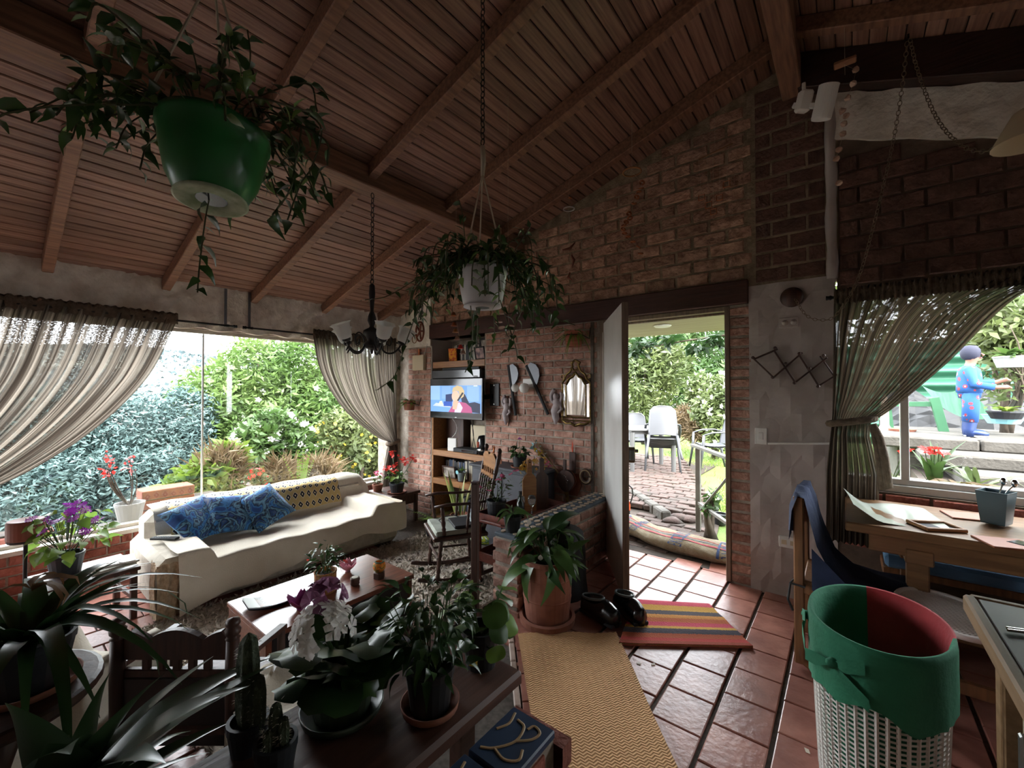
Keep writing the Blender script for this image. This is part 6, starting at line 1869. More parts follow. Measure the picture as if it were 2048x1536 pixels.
rows = []
for i in range(9):
    t = i / 8
    rows.append([((.10 - .02 * t) * math.cos(2 * PI * k / 18) * (1 + .06 * math.sin(k * 2 + i)), (.17 - .05 * t) * math.sin(2 * PI * k / 18), .42 * t - .03 * t * math.cos(2 * PI * k / 18)) for k in range(18)])
mb = MB().grid(rows, closed=True, uv=False); mb.f.append(tuple(range(18))[::-1]); mb.f.append(tuple(8 * 18 + k for k in range(18))); mb.build('bag_body', 'black_matte', bd, smooth=True)
MB().tube([(-.05, -.06, .41), (-.03, -.04, .47), (-.03, .04, .47), (-.05, .06, .41)], .008, 6).build('strap', 'black_matte', bd)

# ------------------------------------------------------------------ mats and clogs on the entry floor
def rug_grid(c4, n, m_, hfun, name, label, cat, mname, uvscale=None, thick=.012):
    A, B_, C_, D_ = [Vector(p) for p in c4]
    cen = (A + B_ + C_ + D_) / 4
    o = empty(name, (cen.x, cen.y, 0.002), 0, label, cat)
    rows = []
    for i in range(n + 1):
        rows.append([])
        for j in range(m_ + 1):
            p = A.lerp(B_, j / m_).lerp(D_.lerp(C_, j / m_), i / n)
            rows[-1].append(Vector((p.x - cen.x, p.y - cen.y, thick + hfun(i / n, j / m_))))
    mb = MB().grid(rows)
    rim = [r for r in rows[0]] + [r[-1] for r in rows[1:]] + [p for p in rows[-1][::-1][1:]] + [r[0] for r in rows[::-1][1:-1]]
    mb.grid([rim, [Vector((p.x, p.y, 0)) for p in rim]], closed=True, uv=False)
    mb.build('pile', mname, o, smooth=True)
    return o
def weave_mat(name, c1, c2, scale):
    m = bpy.data.materials.new(name); MATS[name] = m; m.use_nodes = True
    nt = m.node_tree; N = nt.nodes; L = nt.links
    tc = N.new('ShaderNodeTexCoord'); mp = N.new('ShaderNodeMapping'); mp.inputs['Scale'].default_value = scale
    L.new(tc.outputs['UV'], mp.inputs[0])
    sp = N.new('ShaderNodeSeparateXYZ'); L.new(mp.outputs[0], sp.inputs[0])
    def M2(op, a, b):
        n = N.new('ShaderNodeMath'); n.operation = op
        for i, x in enumerate((a, b)):
            if x is None: continue
            if isinstance(x, (int, float)): n.inputs[i].default_value = x
            else: L.new(x, n.inputs[i])
        return n.outputs[0]
    # zig-zag: stripes along v whose phase folds with u
    fu = M2('ABSOLUTE', M2('SUBTRACT', M2('FRACT', sp.outputs[0], None), .5), None)
    ph = M2('ADD', sp.outputs[1], M2('MULTIPLY', fu, 1.6))
    w = M2('ABSOLUTE', M2('SUBTRACT', M2('FRACT', ph, None), .5), None)
    fine = N.new('ShaderNodeTexNoise'); fine.inputs['Scale'].default_value = 260; L.new(tc.outputs['Object'], fine.inputs['Vector'])
    h = M2('ADD', M2('MULTIPLY', w, 1.6), M2('MULTIPLY', fine.outputs['Fac'], .5))
    cr = N.new('ShaderNodeValToRGB'); cr.color_ramp.elements[0].position = .25; cr.color_ramp.elements[0].color = lin(c1); cr.color_ramp.elements[1].position = .75; cr.color_ramp.elements[1].color = lin(c2)
    L.new(h, cr.inputs['Fac']); L.new(cr.outputs['Color'], N['Principled BSDF'].inputs['Base Color'])
    bn = N.new('ShaderNodeBump'); bn.inputs['Strength'].default_value = .8; bn.inputs['Distance'].default_value = .006
    L.new(h, bn.inputs['Height']); L.new(bn.outputs['Normal'], N['Principled BSDF'].inputs['Normal'])
    N['Principled BSDF'].inputs['Roughness'].default_value = .95
weave_mat('jute_weave', 'AE7E50', 'D0A476', (16, 64, 1))
rug_grid([onz(1036, 1272, 0), onz(1232, 1268, 0), onz(1362, 1560, 0), onz(1082, 1560, 0)], 30, 20, lambda u, v: .004 * math.sin(u * 9 + v * 5) + .003 * math.sin(v * 14), 'jute_mat', 'golden jute mat with a woven zigzag lying at the step', 'mat', 'jute_weave')
def stripe_mat(name, cols, pos):
    m = bpy.data.materials.new(name); MATS[name] = m; m.use_nodes = True
    nt = m.node_tree; N = nt.nodes; L = nt.links
    tc = N.new('ShaderNodeTexCoord'); sp = N.new('ShaderNodeSeparateXYZ'); L.new(tc.outputs['UV'], sp.inputs[0])
    nz = N.new('ShaderNodeTexNoise'); nz.inputs['Scale'].default_value = 60; L.new(tc.outputs['UV'], nz.inputs['Vector'])
    ad = N.new('ShaderNodeMath'); ad.operation = 'MULTIPLY_ADD'; ad.inputs[1].default_value = .035; L.new(nz.outputs['Fac'], ad.inputs[0]); L.new(sp.outputs[1], ad.inputs[2])
    cr = N.new('ShaderNodeValToRGB'); cr.color_ramp.interpolation = 'CONSTANT'; e = cr.color_ramp.elements
    e[0].position = 0; e[0].color = lin(cols[0]); e[1].position = pos[1]; e[1].color = lin(cols[1])
    for c, p in zip(cols[2:], pos[2:]):
        x = e.new(p); x.color = lin(c)
    L.new(ad.outputs[0], cr.inputs['Fac']); L.new(cr.outputs['Color'], N['Principled BSDF'].inputs['Base Color'])
    nb = N.new('ShaderNodeTexNoise'); nb.inputs['Scale'].default_value = 150; L.new(tc.outputs['Object'], nb.inputs['Vector'])
    bn = N.new('ShaderNodeBump'); bn.inputs['Strength'].default_value = .9; bn.inputs['Distance'].default_value = .006
    L.new(nb.outputs['Fac'], bn.inputs['Height']); L.new(bn.outputs['Normal'], N['Principled BSDF'].inputs['Normal'])
    N['Principled BSDF'].inputs['Roughness'].default_value = .98
stripe_mat('striped_pile', ['C24A5C', 'C99A48', '4A4448', 'C98A48', 'B8643E', 'C24A5C', 'C99A48', '48424A', 'B05A3C', 'B8443E', '9A4634'], [0, .14, .26, .38, .46, .54, .64, .70, .80, .88, .95])
rug_grid([onz(1268, 1203, 0), onz(1418, 1212, 0), onz(1506, 1298, 0), onz(1238, 1292, 0)], 16, 16, lambda u, v: .003 * math.sin(u * 20) + .01 * max(0, .12 - v) * 3, 'striped_rug', 'shaggy rug with red, ochre and charcoal stripes in front of the door', 'rug', 'striped_pile', thick=.014)
def clog(loc, rz, label):
    o = empty('clog', loc, rz, label, 'shoe', 'black clogs by the door'); o.scale = (1.05, 1, 1.3)
    mb = MB(); rows = []
    N_ = 16
    def foot(t, a):
        # outline of a shoe along Y (heel 0 -> toe 1), cross-section angle a
        y = -.135 + .27 * t
        w = .043 + .012 * math.sin(PI * min(1, t * 1.05)) if t < .95 else .03
        w *= (1 if .04 < t < .96 else .55)
        h = .055 + .03 * math.exp(-((t - .68) / .2) ** 2)
        return Vector((math.cos(a) * w, y + (0), .03 + max(-.03, math.sin(a) * h * .8)))
    for i in range(N_ + 1): rows.append([foot(i / N_, 2 * PI * k / 14) for k in range(14)])
    mb.grid(rows, closed=True, uv=False); mb.f.append(tuple(range(14))); mb.f.append(tuple(N_ * 14 + k for k in range(14))[::-1])
    mb.build('upper', 'black_gloss', o, smooth=True, fixn=True)
    MB().cbox((0, 0, .008), (.092, .26, .016), .007).build('sole', 'black_matte', o)
    MB().tube([Vector((math.cos(a) * .040, -.055 + math.sin(a) * .080, .082 + .012 * math.sin(a))) for a in [2 * PI * k / 22 for k in range(23)]], .006, 6).build('collar', 'pot_grey', o, smooth=True)
    MB().lathe([(.034, 0), (.001, .0)], 20, cap=(False, False), m=Matrix.Diagonal((1, 2.0, 1))).xf(Matrix.Translation((0, -.055, .083)) @ Matrix.Rotation(.15, 4, 'X')).build('opening', 'tv_black', o)
    return o
cA = onz(1200, 1240, 0); cB = onz(1256, 1238, 0)
clog((cA.x, cA.y, .0135), -1.82, 'black clog with its toe on the jute mat')
clog((cB.x, cB.y + .02, .0165), -2.17, 'black clog standing on the striped rug edge')
# two scraps on the tiles
for k, (px, py) in enumerate([(1277, 1328), (1306, 1330), (1615, 1504)]):
    p = onz(px, py, 0); q = MB().slab([(-.012, -.005, 0), (.010, -.008, 0), (.014, .006, .002), (-.006, .008, 0)], .001).build('paper_scrap', 'petal_cream', None, (p.x, p.y, .0025), (0, 0, k))
    tag(q, ['curled white paper scrap on the tiles beside the jute mat', 'plain white paper scrap on the tiles under the striped rug', 'thin white paper scrap on the tiles near the laundry basket'][k], 'paper scrap')

# ------------------------------------------------------------------ on the plastered pier
cr = empty('coat_rack', (-.36, YB - .045, 1.49), 0, 'dark accordion wooden peg rack on the plastered pier', 'coat rack')
P = lambda x, y: ony(x, y, YB - .045) - cr.location
X = [((1508, 718), (1547, 755)), ((1508, 718), (1555, 698)), ((1547, 755), (1605, 705)), ((1547, 700), (1590, 765)), ((1590, 765), (1655, 715)), ((1597, 708), (1637, 772)), ((1637, 772), (1676, 748)), ((1640, 712), (1668, 752))]
for k, (a, b) in enumerate(X):
    MB().bar(P(*a) + Vector((0, .008 * (k % 2), 0)), P(*b) + Vector((0, .008 * (k % 2), 0)), .020, .010, roll=PI / 2 * 0).build('slat', 'wood_dark', cr)
for (x, y) in [(1508, 716), (1552, 697), (1547, 755), (1600, 708), (1590, 766), (1648, 712), (1637, 773), (1670, 750), (1573, 728), (1620, 738)]:
    p = P(x, y); MB().lathe([(.008, 0), (.007, .02), (.011, .045), (.008, .055), (.001, .057)], 10, p, m=Matrix.Rotation(PI / 2, 3, 'X'), cap=(True, False)).build('peg', 'wood_dark', cr, smooth=True)
o = empty('ceiling_rose', ony(1584, 595, YB - .02), 0, 'round dark wooden rose holding a chain on the pier', 'bracket')
MB().lathe([(.065, 0), (.068, .010), (.05, .022), (.02, .03), (.001, .031)], 24, m=Matrix.Rotation(PI / 2, 3, 'X'), cap=(True, False)).build('disc', 'wood_dark', o, smooth=True)
o = empty('plaster_plaque', ony(1577, 645, YB - .02), 0, 'small white plaster relief on the pier', 'ornament')
MB().cbox((0, .004, 0), (.11, .014, .07), .006).build('plate', 'plaster_pier', o)
for x in (-.02, .03): MB().lathe([(.02, 0), (.018, .01), (.001, .016)], 12, (x, 0, 0), m=Matrix.Rotation(PI / 2, 3, 'X'), cap=(True, False)).build('rosette', 'plaster_pier', o, smooth=True)
o = empty('light_switch', ony(1522, 872, YB - .02), 0, 'white light switch on the pier beside the door', 'switch')
MB().cbox((0, 0, 0), (.075, .012, .115), .004).build('plate', 'white_plastic', o)
MB().cbox((0, -.008, 0), (.028, .008, .05), .002).build('rocker', 'white_plastic', o)
o = empty('cable_duct', ony(1600, 888, YB - .018), 0, 'thin white cable duct running from the switch', 'cable duct')
MB().bar(ony(1535, 887, YB - .018) - o.location, ony(1662, 887, YB - .018) - o.location, .012, .014).build('duct', 'white_plastic', o)
o = empty('power_socket', ony(1577, 1085, YB - .02), 0, 'white wall socket low on the pier', 'socket')
MB().cbox((0, 0, 0), (.11, .012, .075), .004).build('plate', 'white_plastic', o)
for x in (-.025, .025): MB().cbox((x, -.007, 0), (.03, .004, .03), .001).build('outlet', 'cream_plastic', o)
# ================================================================== dining side
mat('oak_table', '8A6846', .32, '6E5034', ns=5, stretch=(.7, 8, 8), bump=.06, spec=.55)
mat('pine_worn', '8A5E3A', .55, '6E4A2E', ns=6, stretch=(8, 8, .8), bump=.06)
mat('navy_cloth', '26324E', .95, '1C2740', ns=8, bump=.25, bs=60)
mat('bench_blue', '5F86A8', .9, '4C7294', ns=8, bump=.15, bs=50)
mat('green_cloth', '2F7F5E', .85, '256B4E', ns=5, bump=.15, bs=60)
mat('red_cloth', 'B83A3E', .8, '98292E', ns=5, bump=.15, bs=60)
mat('basket_white', 'E2DED6', .5)
mat('laminate', '4A4038', .42, '3A322C', ns=7, spec=.4)
mat('edge_oak', '9A7A56', .5, '80633F', ns=6, stretch=(8, .8, 8))
mat('cabinet_cream', 'BDB09E', .5, 'AFA18E', ns=3)
mat('paper_gloss', 'C9CFC4', .22, 'AEB8A6', ns=2, spec=.6)
mat('mat_orange', '9A5A38', .6, '8A4E30', ns=8)
mat('petrol', '3E545C', .35)

dt = empty('dining_table', (.68, 2.98, 0), 0, 'long oak dining table under the side window', 'table')
MB().cbox((0, 0, .7275), (1.38, .64, .045), .006).build('table_top', 'oak_table', dt)
MB().cbox((0, -.25, .66), (1.2, .03, .09), .004).build('apron', 'oak_table', dt)
MB().cbox((0, .25, .66), (1.2, .03, .09), .004).build('apron', 'oak_table', dt)
for x in (-.42, .42):
    MB().cbox((x, 0, .62), (.10, .54, .07), .006).build('trestle_head', 'oak_table', dt)
    for y in (-.18, .18): MB().cbox((x, y, .31), (.08, .07, .56), .006).build('leg', 'oak_table', dt)
    MB().cbox((x, 0, .025), (.10, .56, .05), .008).build('trestle_foot', 'oak_table', dt)
MB().cbox((0, 0, .22), (.84, .05, .09), .005).build('stretcher', 'oak_table', dt)
# wall bench with blue cushion behind the table
wbn = empty('blue_cushion_bench', (.80, 3.26, 0), 0, 'wooden bench with a long blue cushion between table and window wall', 'bench')
MB().cbox((0, -.02, .40), (1.30, .22, .04), .005).build('seat_board', 'pine_worn', wbn)
MB().cbox((0, -.03, .455), (1.28, .23, .07), .02).build('seat_cushion', 'bench_blue', wbn)
for x in (-.6, 0, .6):
    MB().cbox((x, -.02, .19), (.05, .20, .38), .004).build('leg', 'pine_worn', wbn)
nbn = empty('near_bench', (.72, 2.56, 0), 0, 'narrow brown bench on the room side of the dining table', 'bench')
MB().cbox((0, 0, .42), (1.2, .20, .035), .006).build('seat_board', 'pine_worn', nbn)
for x in (-.5, .5):
    for y in (-.07, .07): MB().cbox((x, y, .20), (.05, .045, .40), .004).build('leg', 'pine_worn', nbn)
MB().cbox((0, 0, .16), (1.0, .035, .05), .004).build('stretcher', 'pine_worn', nbn)
ld = empty('basket_lid', (.33, 2.57, .438), .25, 'white perforated oval basket lid lying on the narrow bench', 'lid')
def perforated_oval(a, b, z, nx, ny):
    mb = MB()
    for i in range(-nx, nx + 1):
        x = a * i / (nx + .5); h = b * math.sqrt(max(0, 1 - (x / a) ** 2))
        mb.box(x - .004, x + .004, -h, h, z, z + .005)
    for j in range(-ny, ny + 1):
        y = b * j / (ny + .5); w = a * math.sqrt(max(0, 1 - (y / b) ** 2))
        mb.box(-w, w, y - .004, y + .004, z + .001, z + .006)
    return mb
tag(perforated_oval(.15, .215, .008, 9, 13).build('lattice', 'basket_white', ld), kind='stuff')
MB().tube([Vector((math.cos(t) * .155, math.sin(t) * .22, .012)) for t in [2 * PI * k / 40 for k in range(41)]], .012, 7, flat=1.0).build('rim', 'basket_white', ld, smooth=True)

# chair with navy throw at the table's left end
dc = empty('dining_chair', (.02, 2.74, 0), 0, 'wooden side-frame chair draped with a navy throw at the table end', 'chair')
for y in (-.15, .20):
    MB().cbox((-.215, y, .44), (.045, .040, .84), .006).build('back_post', 'pine_worn', dc)
    MB().tube([(-.215, y, .10), (-.205, y, .04), (-.17, y, .018), (.20, y, .018)], [.022, .023, .022, .02], 8).build('runner', 'pine_worn', dc, smooth=True)
    MB().cbox((.18, y, .22), (.04, .038, .42), .006).build('front_leg', 'pine_worn', dc)
    MB().cbox((-.01, y, .40), (.38, .03, .05), .005).build('seat_rail', 'pine_worn', dc)
MB().cbox((-.215, .025, .80), (.03, .33, .07), .006).build('crest_rail', 'pine_worn', dc)
MB().cbox((-.01, .025, .425), (.38, .36, .03), .006).build('seat', 'pine_worn', dc)
nv = empty('navy_throw', (.02, 2.74, .45), 0, 'navy blue cloth draped over the chair back and seat at the table end', 'throw')
rows = []
prf = [(-.255, .66), (-.25, .80), (-.225, .875), (-.19, .87), (-.165, .80), (-.13, .66), (-.08, .54), (-.0, .475), (.10, .455), (.20, .452), (.235, .43), (.245, .34), (.25, .26)]
for i, (x, z) in enumerate(prf):
    rows.append([Vector((x + .010 * math.sin(k * 1.4 + i), -.19 + .42 * k / 14, z - .45 + .012 * math.sin(k * .9 + i * .8) - (.02 if k in (0, 14) else 0))) for k in range(15)])
MB().grid(rows, uv=False).build('cloth', 'navy_cloth', nv, smooth=True)
rows = []
for i in range(8):
    t = i / 7
    rows.append([Vector((-.16 + .38 * k / 10, -.195 - .012 * math.sin(k * 1.7) * t, (.62 - .16 * min(1, k / 4)) - .45 - (.34 - .02 * k) * t * .6)) for k in range(11)])
MB().grid(rows, uv=False).build('side_drop', 'navy_cloth', nv, smooth=True)
st_ = empty('chair_strap', (-.2, 2.56, .42), 0, 'black strap wound round the chair post', 'strap')
MB().tube([(-.03, 0, 0), (-.02, .03, .01), (.03, .03, .0), (.03, -.01, .0), (-.03, 0, 0), (-.04, -.01, -.08), (-.02, -.01, -.13)], .006, 6).build('strap', 'black_matte', st_)
bm2 = empty('door_mat_small', (.10, 2.36, .002), 0, 'greyish doormat under the dining chair', 'mat')
mat('mat_grey', '8A7F72', .95, '6E645A', ns=40, bump=.5, bs=150)
MB().cbox((0, 0, .006), (.30, .42, .012), .004).build('pile', 'mat_grey', bm2)

# laundry basket with green and red lining
bk_ = empty('laundry_basket', (.075, 1.93, 0), -.05, 'tall white slatted laundry basket with a green and red cloth lining', 'basket')
BA, BB, BH = .185, .255, .615
def rim_pt(t, k=1.0, z=BH): 
    f = .86 + .14 * z / BH
    return Vector((math.cos(t) * BA * f * k, math.sin(t) * BB * f * k, z))
NV, NR = 44, 34
rib = MB()
for k in range(NV):
    t = 2 * PI * k / NV
    rib.tube([rim_pt(t, 1, .05), rim_pt(t, 1, .3), rim_pt(t, 1, BH - .03)], .0055, 4)
tag(rib.build('upright_slats', 'basket_white', bk_), kind='stuff')
rb = MB()
for i in range(NR):
    z = .055 + (BH - .10) * i / (NR - 1)
    rb.tube([rim_pt(2 * PI * k / 48, 1, z) for k in range(49)], .0035, 4, cap=False)
tag(rb.build('hoops', 'basket_white', bk_), kind='stuff')
MB().grid([[rim_pt(2 * PI * k / 48, 1.01, z) for k in range(48)] for z in (0, .03, .06)], closed=True, uv=False).build('base_band', 'basket_white', bk_, smooth=True)
mb = MB(); mb.v = [tuple(rim_pt(2 * PI * k / 48, .99, .006)) for k in range(48)]; mb.f = [tuple(range(48))]; mb.build('bottom', 'basket_white', bk_)
def lining(m, a0, a1, name):
    """cloth folded over the rim: outer skirt, rim roll, inner side"""
    rows = []; n = 40
    for (k_, z, wob) in ((1.075, BH - .205, .016), (1.07, BH - .14, .014), (1.06, BH - .07, .010), (1.055, BH - .015, .004), (1.03, BH + .006, .0), (.985, BH + .004, .0), (.95, BH - .03, .004), (.93, BH - .12, .008), (.90, BH - .25, .010), (.86, .12, .010)):
        r_ = []
        for i in range(n + 1):
            t = a0 + (a1 - a0) * i / n
            w = 1 + wob * math.sin(t * 13 + z * 9) + wob * .7 * math.sin(t * 29)
            p = rim_pt(t, k_ * w, z)
            if z < BH - .19 and k_ > 1: p.z += .022 * math.sin(t * 3.1) + .012 * math.sin(t * 7)
            r_.append(p)
        rows.append(r_)
    return MB().grid(rows, uv=False).build(name, m, bk_, smooth=True)
lining('green_cloth', math.radians(100), math.radians(365 - 8), 'green_lining')
lining('red_cloth', math.radians(-8 + 5), math.radians(100), 'red_lining')
def knot(t, z):
    c = rim_pt(t, 1.10, z)
    kn = MB(); kn.lathe([(.003, -.016), (.016, -.010), (.02, 0), (.015, .011), (.003, .016)], 9, c, wob=lambda a, i: 1 + .25 * math.sin(a * 3 + i))
    ko = kn.build('knot', 'green_cloth', bk_, smooth=True)
    tg = Vector((-math.sin(t), math.cos(t), 0)); rd = Vector((math.cos(t), math.sin(t), 0))
    for s_, dz, dl in ((-1, -.03, .10), (1, -.07, .10), (1, .035, .09)):
        e = c + tg * s_ * dl + Vector((0, 0, dz)) - rd * .01
        mid = c.lerp(e, .5) + rd * .012
        u = Vector((0, 0, 1)) * .022
        MB().grid([[c - u * .25, c + u * .25], [mid - u, mid + u], [e - u * .9, e + u * .9]], uv=False).build('bow_tail', 'green_cloth', bk_, smooth=True)
knot(math.radians(238), BH - .09); knot(math.radians(176), BH - .07)

# kitchen counter at the right edge
kc = empty('kitchen_counter', (.83, .45, 0), 0, 'kitchen counter with a dark top, oak edge and cream cabinet front', 'counter')
MB().cbox((.0, 0, .885), (1.18, 2.08, .03), .004).build('worktop', 'laminate', kc)
MB().cbox((-.600, 0, .882), (.022, 2.10, .040), .006).build('edge_strip', 'edge_oak', kc)
MB().cbox((.0, 1.050, .882), (1.20, .022, .040), .006).build('edge_strip', 'edge_oak', kc)
MB().box(-.53, .58, -1.03, 1.0, .08, .865).build('carcass', 'wood_black', kc)
MB().cbox((-.545, .985, .44), (.045, .045, .85), .004).build('corner_post', 'edge_oak', kc)
MB().cbox((-.54, .985, .44), (.05, .05, .84), .004).build('corner_post', 'edge_oak', kc)
for k in range(3): 
    d_ = MB().cbox((-.54, .62 - k * .60, .40), (.02, .56, .70), .006).build('cabinet_door', 'cabinet_cream', kc)
    MB().cbox((-.556, .86 - k * .6, .66), (.014, .02, .09), .004).build('door_handle', 'steel', d_)
MB().cbox((-.54, 0, .80), (.02, 1.98, .07), .004).build('drawer_rail', 'edge_oak', kc)
MB().box(-.48, .55, -1.0, .98, 0, .08).build('plinth', 'wood_black', kc)
o = empty('counter_clip', onz(2042, 1268, .903), .3, 'small metal clip lying on the dark counter', 'clip')
MB().tube([(-.02, 0, .004), (.02, .004, .004), (.022, .012, .004), (-.016, .010, .004)], .003, 6).build('wire', 'chrome', o)

# things on the dining table
TZ2 = .7505
pp = empty('glossy_paper', (.14, 2.90, TZ2), .1, 'large glossy sheet curling up at the table end', 'paper')
rows = []
for i in range(13):
    u = i / 12
    rows.append([(-.14 + .36 * u, -.22 + .44 * k / 6 + (.10 * u), .004 + .06 * max(0, .30 - u) ** 1.2 * 6 + .006 * math.sin(u * 7 + k * .6)) for k in range(7)])
MB().grid(rows, uv=False).build('sheet', 'paper_gloss', pp, smooth=True)
tf = empty('wooden_tray_frame', (.325, 2.80, TZ2), .5, 'small brown wooden frame lying on the dining table', 'frame')
for (x, y, w_, h_) in ((0, .06, .16, .018), (0, -.06, .16, .018), (-.075, 0, .014, .12), (.075, 0, .014, .12)):
    MB().cbox((x, y, .009), (w_, h_, .016), .003).build('frame_bar', 'wood_mid', tf)
MB().cbox((0, 0, .003), (.14, .105, .004), .001).build('base', 'black_matte', tf)
for k, (px, py, rz) in enumerate([(1945, 1035, .2), (2010, 1085, .3)]):
    p = onz(px, py, TZ2); q = MB().cbox((0, 0, .004), (.20 if k == 0 else .16, .15, .008), .003).build('placemat', 'mat_orange', None, (p.x, p.y - (.0 if k == 0 else .03), TZ2), (0, 0, rz))
    tag(q, ['terracotta-coloured placemat under the blue-grey beaker', 'terracotta-coloured placemat nearer the bench edge'][k], 'placemat')
cup = empty('cutlery_beaker', (.56, 3.04, TZ2 + .0085), .3, 'blue-grey square beaker holding spoons on the dining table', 'beaker')
MB().lathe([(.055, 0), (.058, .004), (.075, .15), (.078, .155), (.072, .155), (.054, .008), (.001, .008)], 4, cap=(True, False)).build('beaker', 'petrol', cup)
for k, (x, y, rz) in enumerate([(.02, .01, .4), (.03, -.01, 1.2)]):
    MB().tube([(0, 0, .02), (x, y, .15), (x * 1.8, y * 1.8, .19)], [.003, .003, .004], 6).build('spoon_handle', 'chrome', cup)
    MB().lathe([(.004, -.02), (.012, -.008), (.014, .004), (.008, .016), (.001, .02)], 10, (x * 1.9, y * 1.9, .20)).build('spoon_bowl', 'chrome', cup, smooth=True)
o = empty('dark_jar', (.71, 3.06, TZ2), 0, 'dark jar with a pale lid at the edge of the dining table', 'jar')
MB().lathe([(.04, 0), (.042, .006), (.042, .10), (.036, .11)], 18).build('jar', 'bottle_glass', o, smooth=True)
MB().lathe([(.04, .11), (.04, .14), (.001, .142)], 18, cap=(True, False)).build('lid', 'basket_white', o)
o = empty('mobile_phone', onz(2035, 1092, TZ2), .9, 'black phone lying on the dining table edge', 'phone'); o.location.x = .60
MB().cbox((0, 0, .005), (.07, .14, .009), .004).build('case', 'black_matte', o)
MB().cbox((0, 0, .0100), (.062, .128, .001), .0004).build('screen', 'tv_black', o)

# ================================================================== foreground: plank shelf with plants, chair, covered armchairs
PZ = .55
pk_ = empty('plant_shelf', (-.975, .30, ZL), 0, 'thick dark plank shelf carrying potted plants beside the low wall', 'shelf')
mat('plank', '5A3A2C', .5, '46291E', ns=5, stretch=(8, .7, 8), bump=.12)
MB().cbox((0, -.05, PZ - ZL - .0225), (.40, 1.56, .045), .010).build('plank', 'plank', pk_)
for y in (-.70, .55):
    MB().cbox((-.12, y, (PZ - ZL - .045) / 2), (.05, .06, PZ - ZL - .045), .005).build('leg', 'plank', pk_)
    MB().cbox((.12, y, (PZ - ZL - .045) / 2), (.05, .06, PZ - ZL - .045), .005).build('leg', 'plank', pk_)

def saucer(o, r, m, z=0): MB().lathe([(r * .75, z), (r * .95, z + .008), (r, z + .026), (r * .96, z + .026), (r * .85, z + .008), (.001, z + .006)], 24, cap=(True, False)).build('saucer', m, o, smooth=True)
def round_leaf(name, r, m, scallop=0.0, cup_=.12, n=16):
    mb = MB(); mb.v.append((0, r * .9, -.0))
    ring1 = []; ring2 = []
    for k in range(n):
        a = 2 * PI * k / n; rr = r * (1 + scallop * math.sin(a * 7))
        ring1.append((math.cos(a) * rr * .55, r * .9 + math.sin(a) * rr * .55, -r * cup_ * .3)); ring2.append((math.cos(a) * rr, r * .9 + math.sin(a) * rr, -r * cup_ - r * .12 * math.sin(a * 3)))
    mb.v += ring1 + ring2
    for k in range(n):
        k2 = (k + 1) % n
        mb.f.append((0, 1 + k, 1 + k2)); mb.f.append((1 + k, 1 + n + k, 1 + n + k2, 1 + k2))
    return mb.mesh(name, m, smooth=True)
mat('saucer_green', '3E4A3A', .4)
# white-flowering primula
pv_ = empty('white_primula', (-1.05, .60, PZ), 0, 'broad-leaved primula with white and mauve flower heads on the plank shelf', 'potted plant')
saucer(pv_, .105, 'saucer_green')
pot_mesh(.07, .09, .12).xf(Matrix.Translation((0, 0, .008))).build('pot', 'saucer_green', pv_)
MB().lathe([(.08, 0), (.001, .01)], 14, (0, 0, .105), cap=(False, False)).build('soil', 'dark_soil', pv_)
rl = [round_leaf('leaf', .062, 'leaf_deep', .08), round_leaf('leaf', .05, 'leaf_house', .1)]
f1, f2 = at(648, 1268, .98) - pv_.location, at(650, 1205, 1.03) - pv_.location
for k in range(46):
    a = random.uniform(0, 2 * PI); d = Vector((math.cos(a), math.sin(a), random.uniform(-.5, .6)))
    h = random.uniform(.12, .21); q = Vector((math.cos(a) * random.uniform(.02, .09), math.sin(a) * random.uniform(.02, .09), h))
    place('leaf', random.choice(rl), pv_, mtx=look_mtx(q, d, random.uniform(-.4, .4), random.uniform(.7, 1.15)))
for k in range(8):
    a = random.uniform(0, 2 * PI); MB().tube([(0, 0, .11), (math.cos(a) * .05, math.sin(a) * .05, .2)], .004, 5).build('stem', 'leaf_mid', pv_)
mat('mauve_petal', '9A6486', .6, trans=.3)
fm_ = bloom_mesh('flower', 'petal_white', .026, 5, .12, .5); fm2 = bloom_mesh('flower', 'mauve_petal', .024, 5, .5, .6)
for k in range(34):
    v = Vector((random.gauss(0, 1), random.gauss(0, 1), abs(random.gauss(0, 1)))).normalized() * random.uniform(.055, .070)
    place('flower', fm_, pv_, mtx=Matrix.Translation(f1 + v) @ v.to_track_quat('Z', 'Y').to_matrix().to_4x4())
for k in range(14):
    v = Vector((random.gauss(0, 1), random.gauss(0, 1), abs(random.gauss(0, 1)))).normalized() * random.uniform(.03, .045)
    place('flower', fm2, pv_, mtx=Matrix.Translation(f2 + v) @ v.to_track_quat('Z', 'Y').to_matrix().to_4x4())
MB().tube([(0, 0, .11), f1], .005, 6).build('flower_stalk', 'leaf_mid', pv_)
MB().tube([(0, 0, .11), f2], .004, 6).build('flower_stalk', 'leaf_mid', pv_)
# bushy thin-leaved plant in a black pot on a terracotta saucer
bp = empty('bushy_herb', (-.875, .75, PZ), 0, 'bushy small-leaved plant in a black pot on a terracotta saucer', 'potted plant')
saucer(bp, .078, 'terracotta')
pot_mesh(.052, .065, .11).xf(Matrix.Translation((0, 0, .008))).build('pot', 'black_plastic', bp)
LMb = [leaf_mesh('leaf', .045, .022, 'leaf_deep', curl=.4), leaf_mesh('leaf', .04, .018, 'leaf_house', curl=.2), leaf_mesh('leaf', .05, .02, 'leaf_deep', curl=.8)]
leafy(bp, LMb, 230, .115, .115, (.01, .21), .9, .8, sc=(.6, 1.2), stems=22, droop=.5, stem_r=.0022)
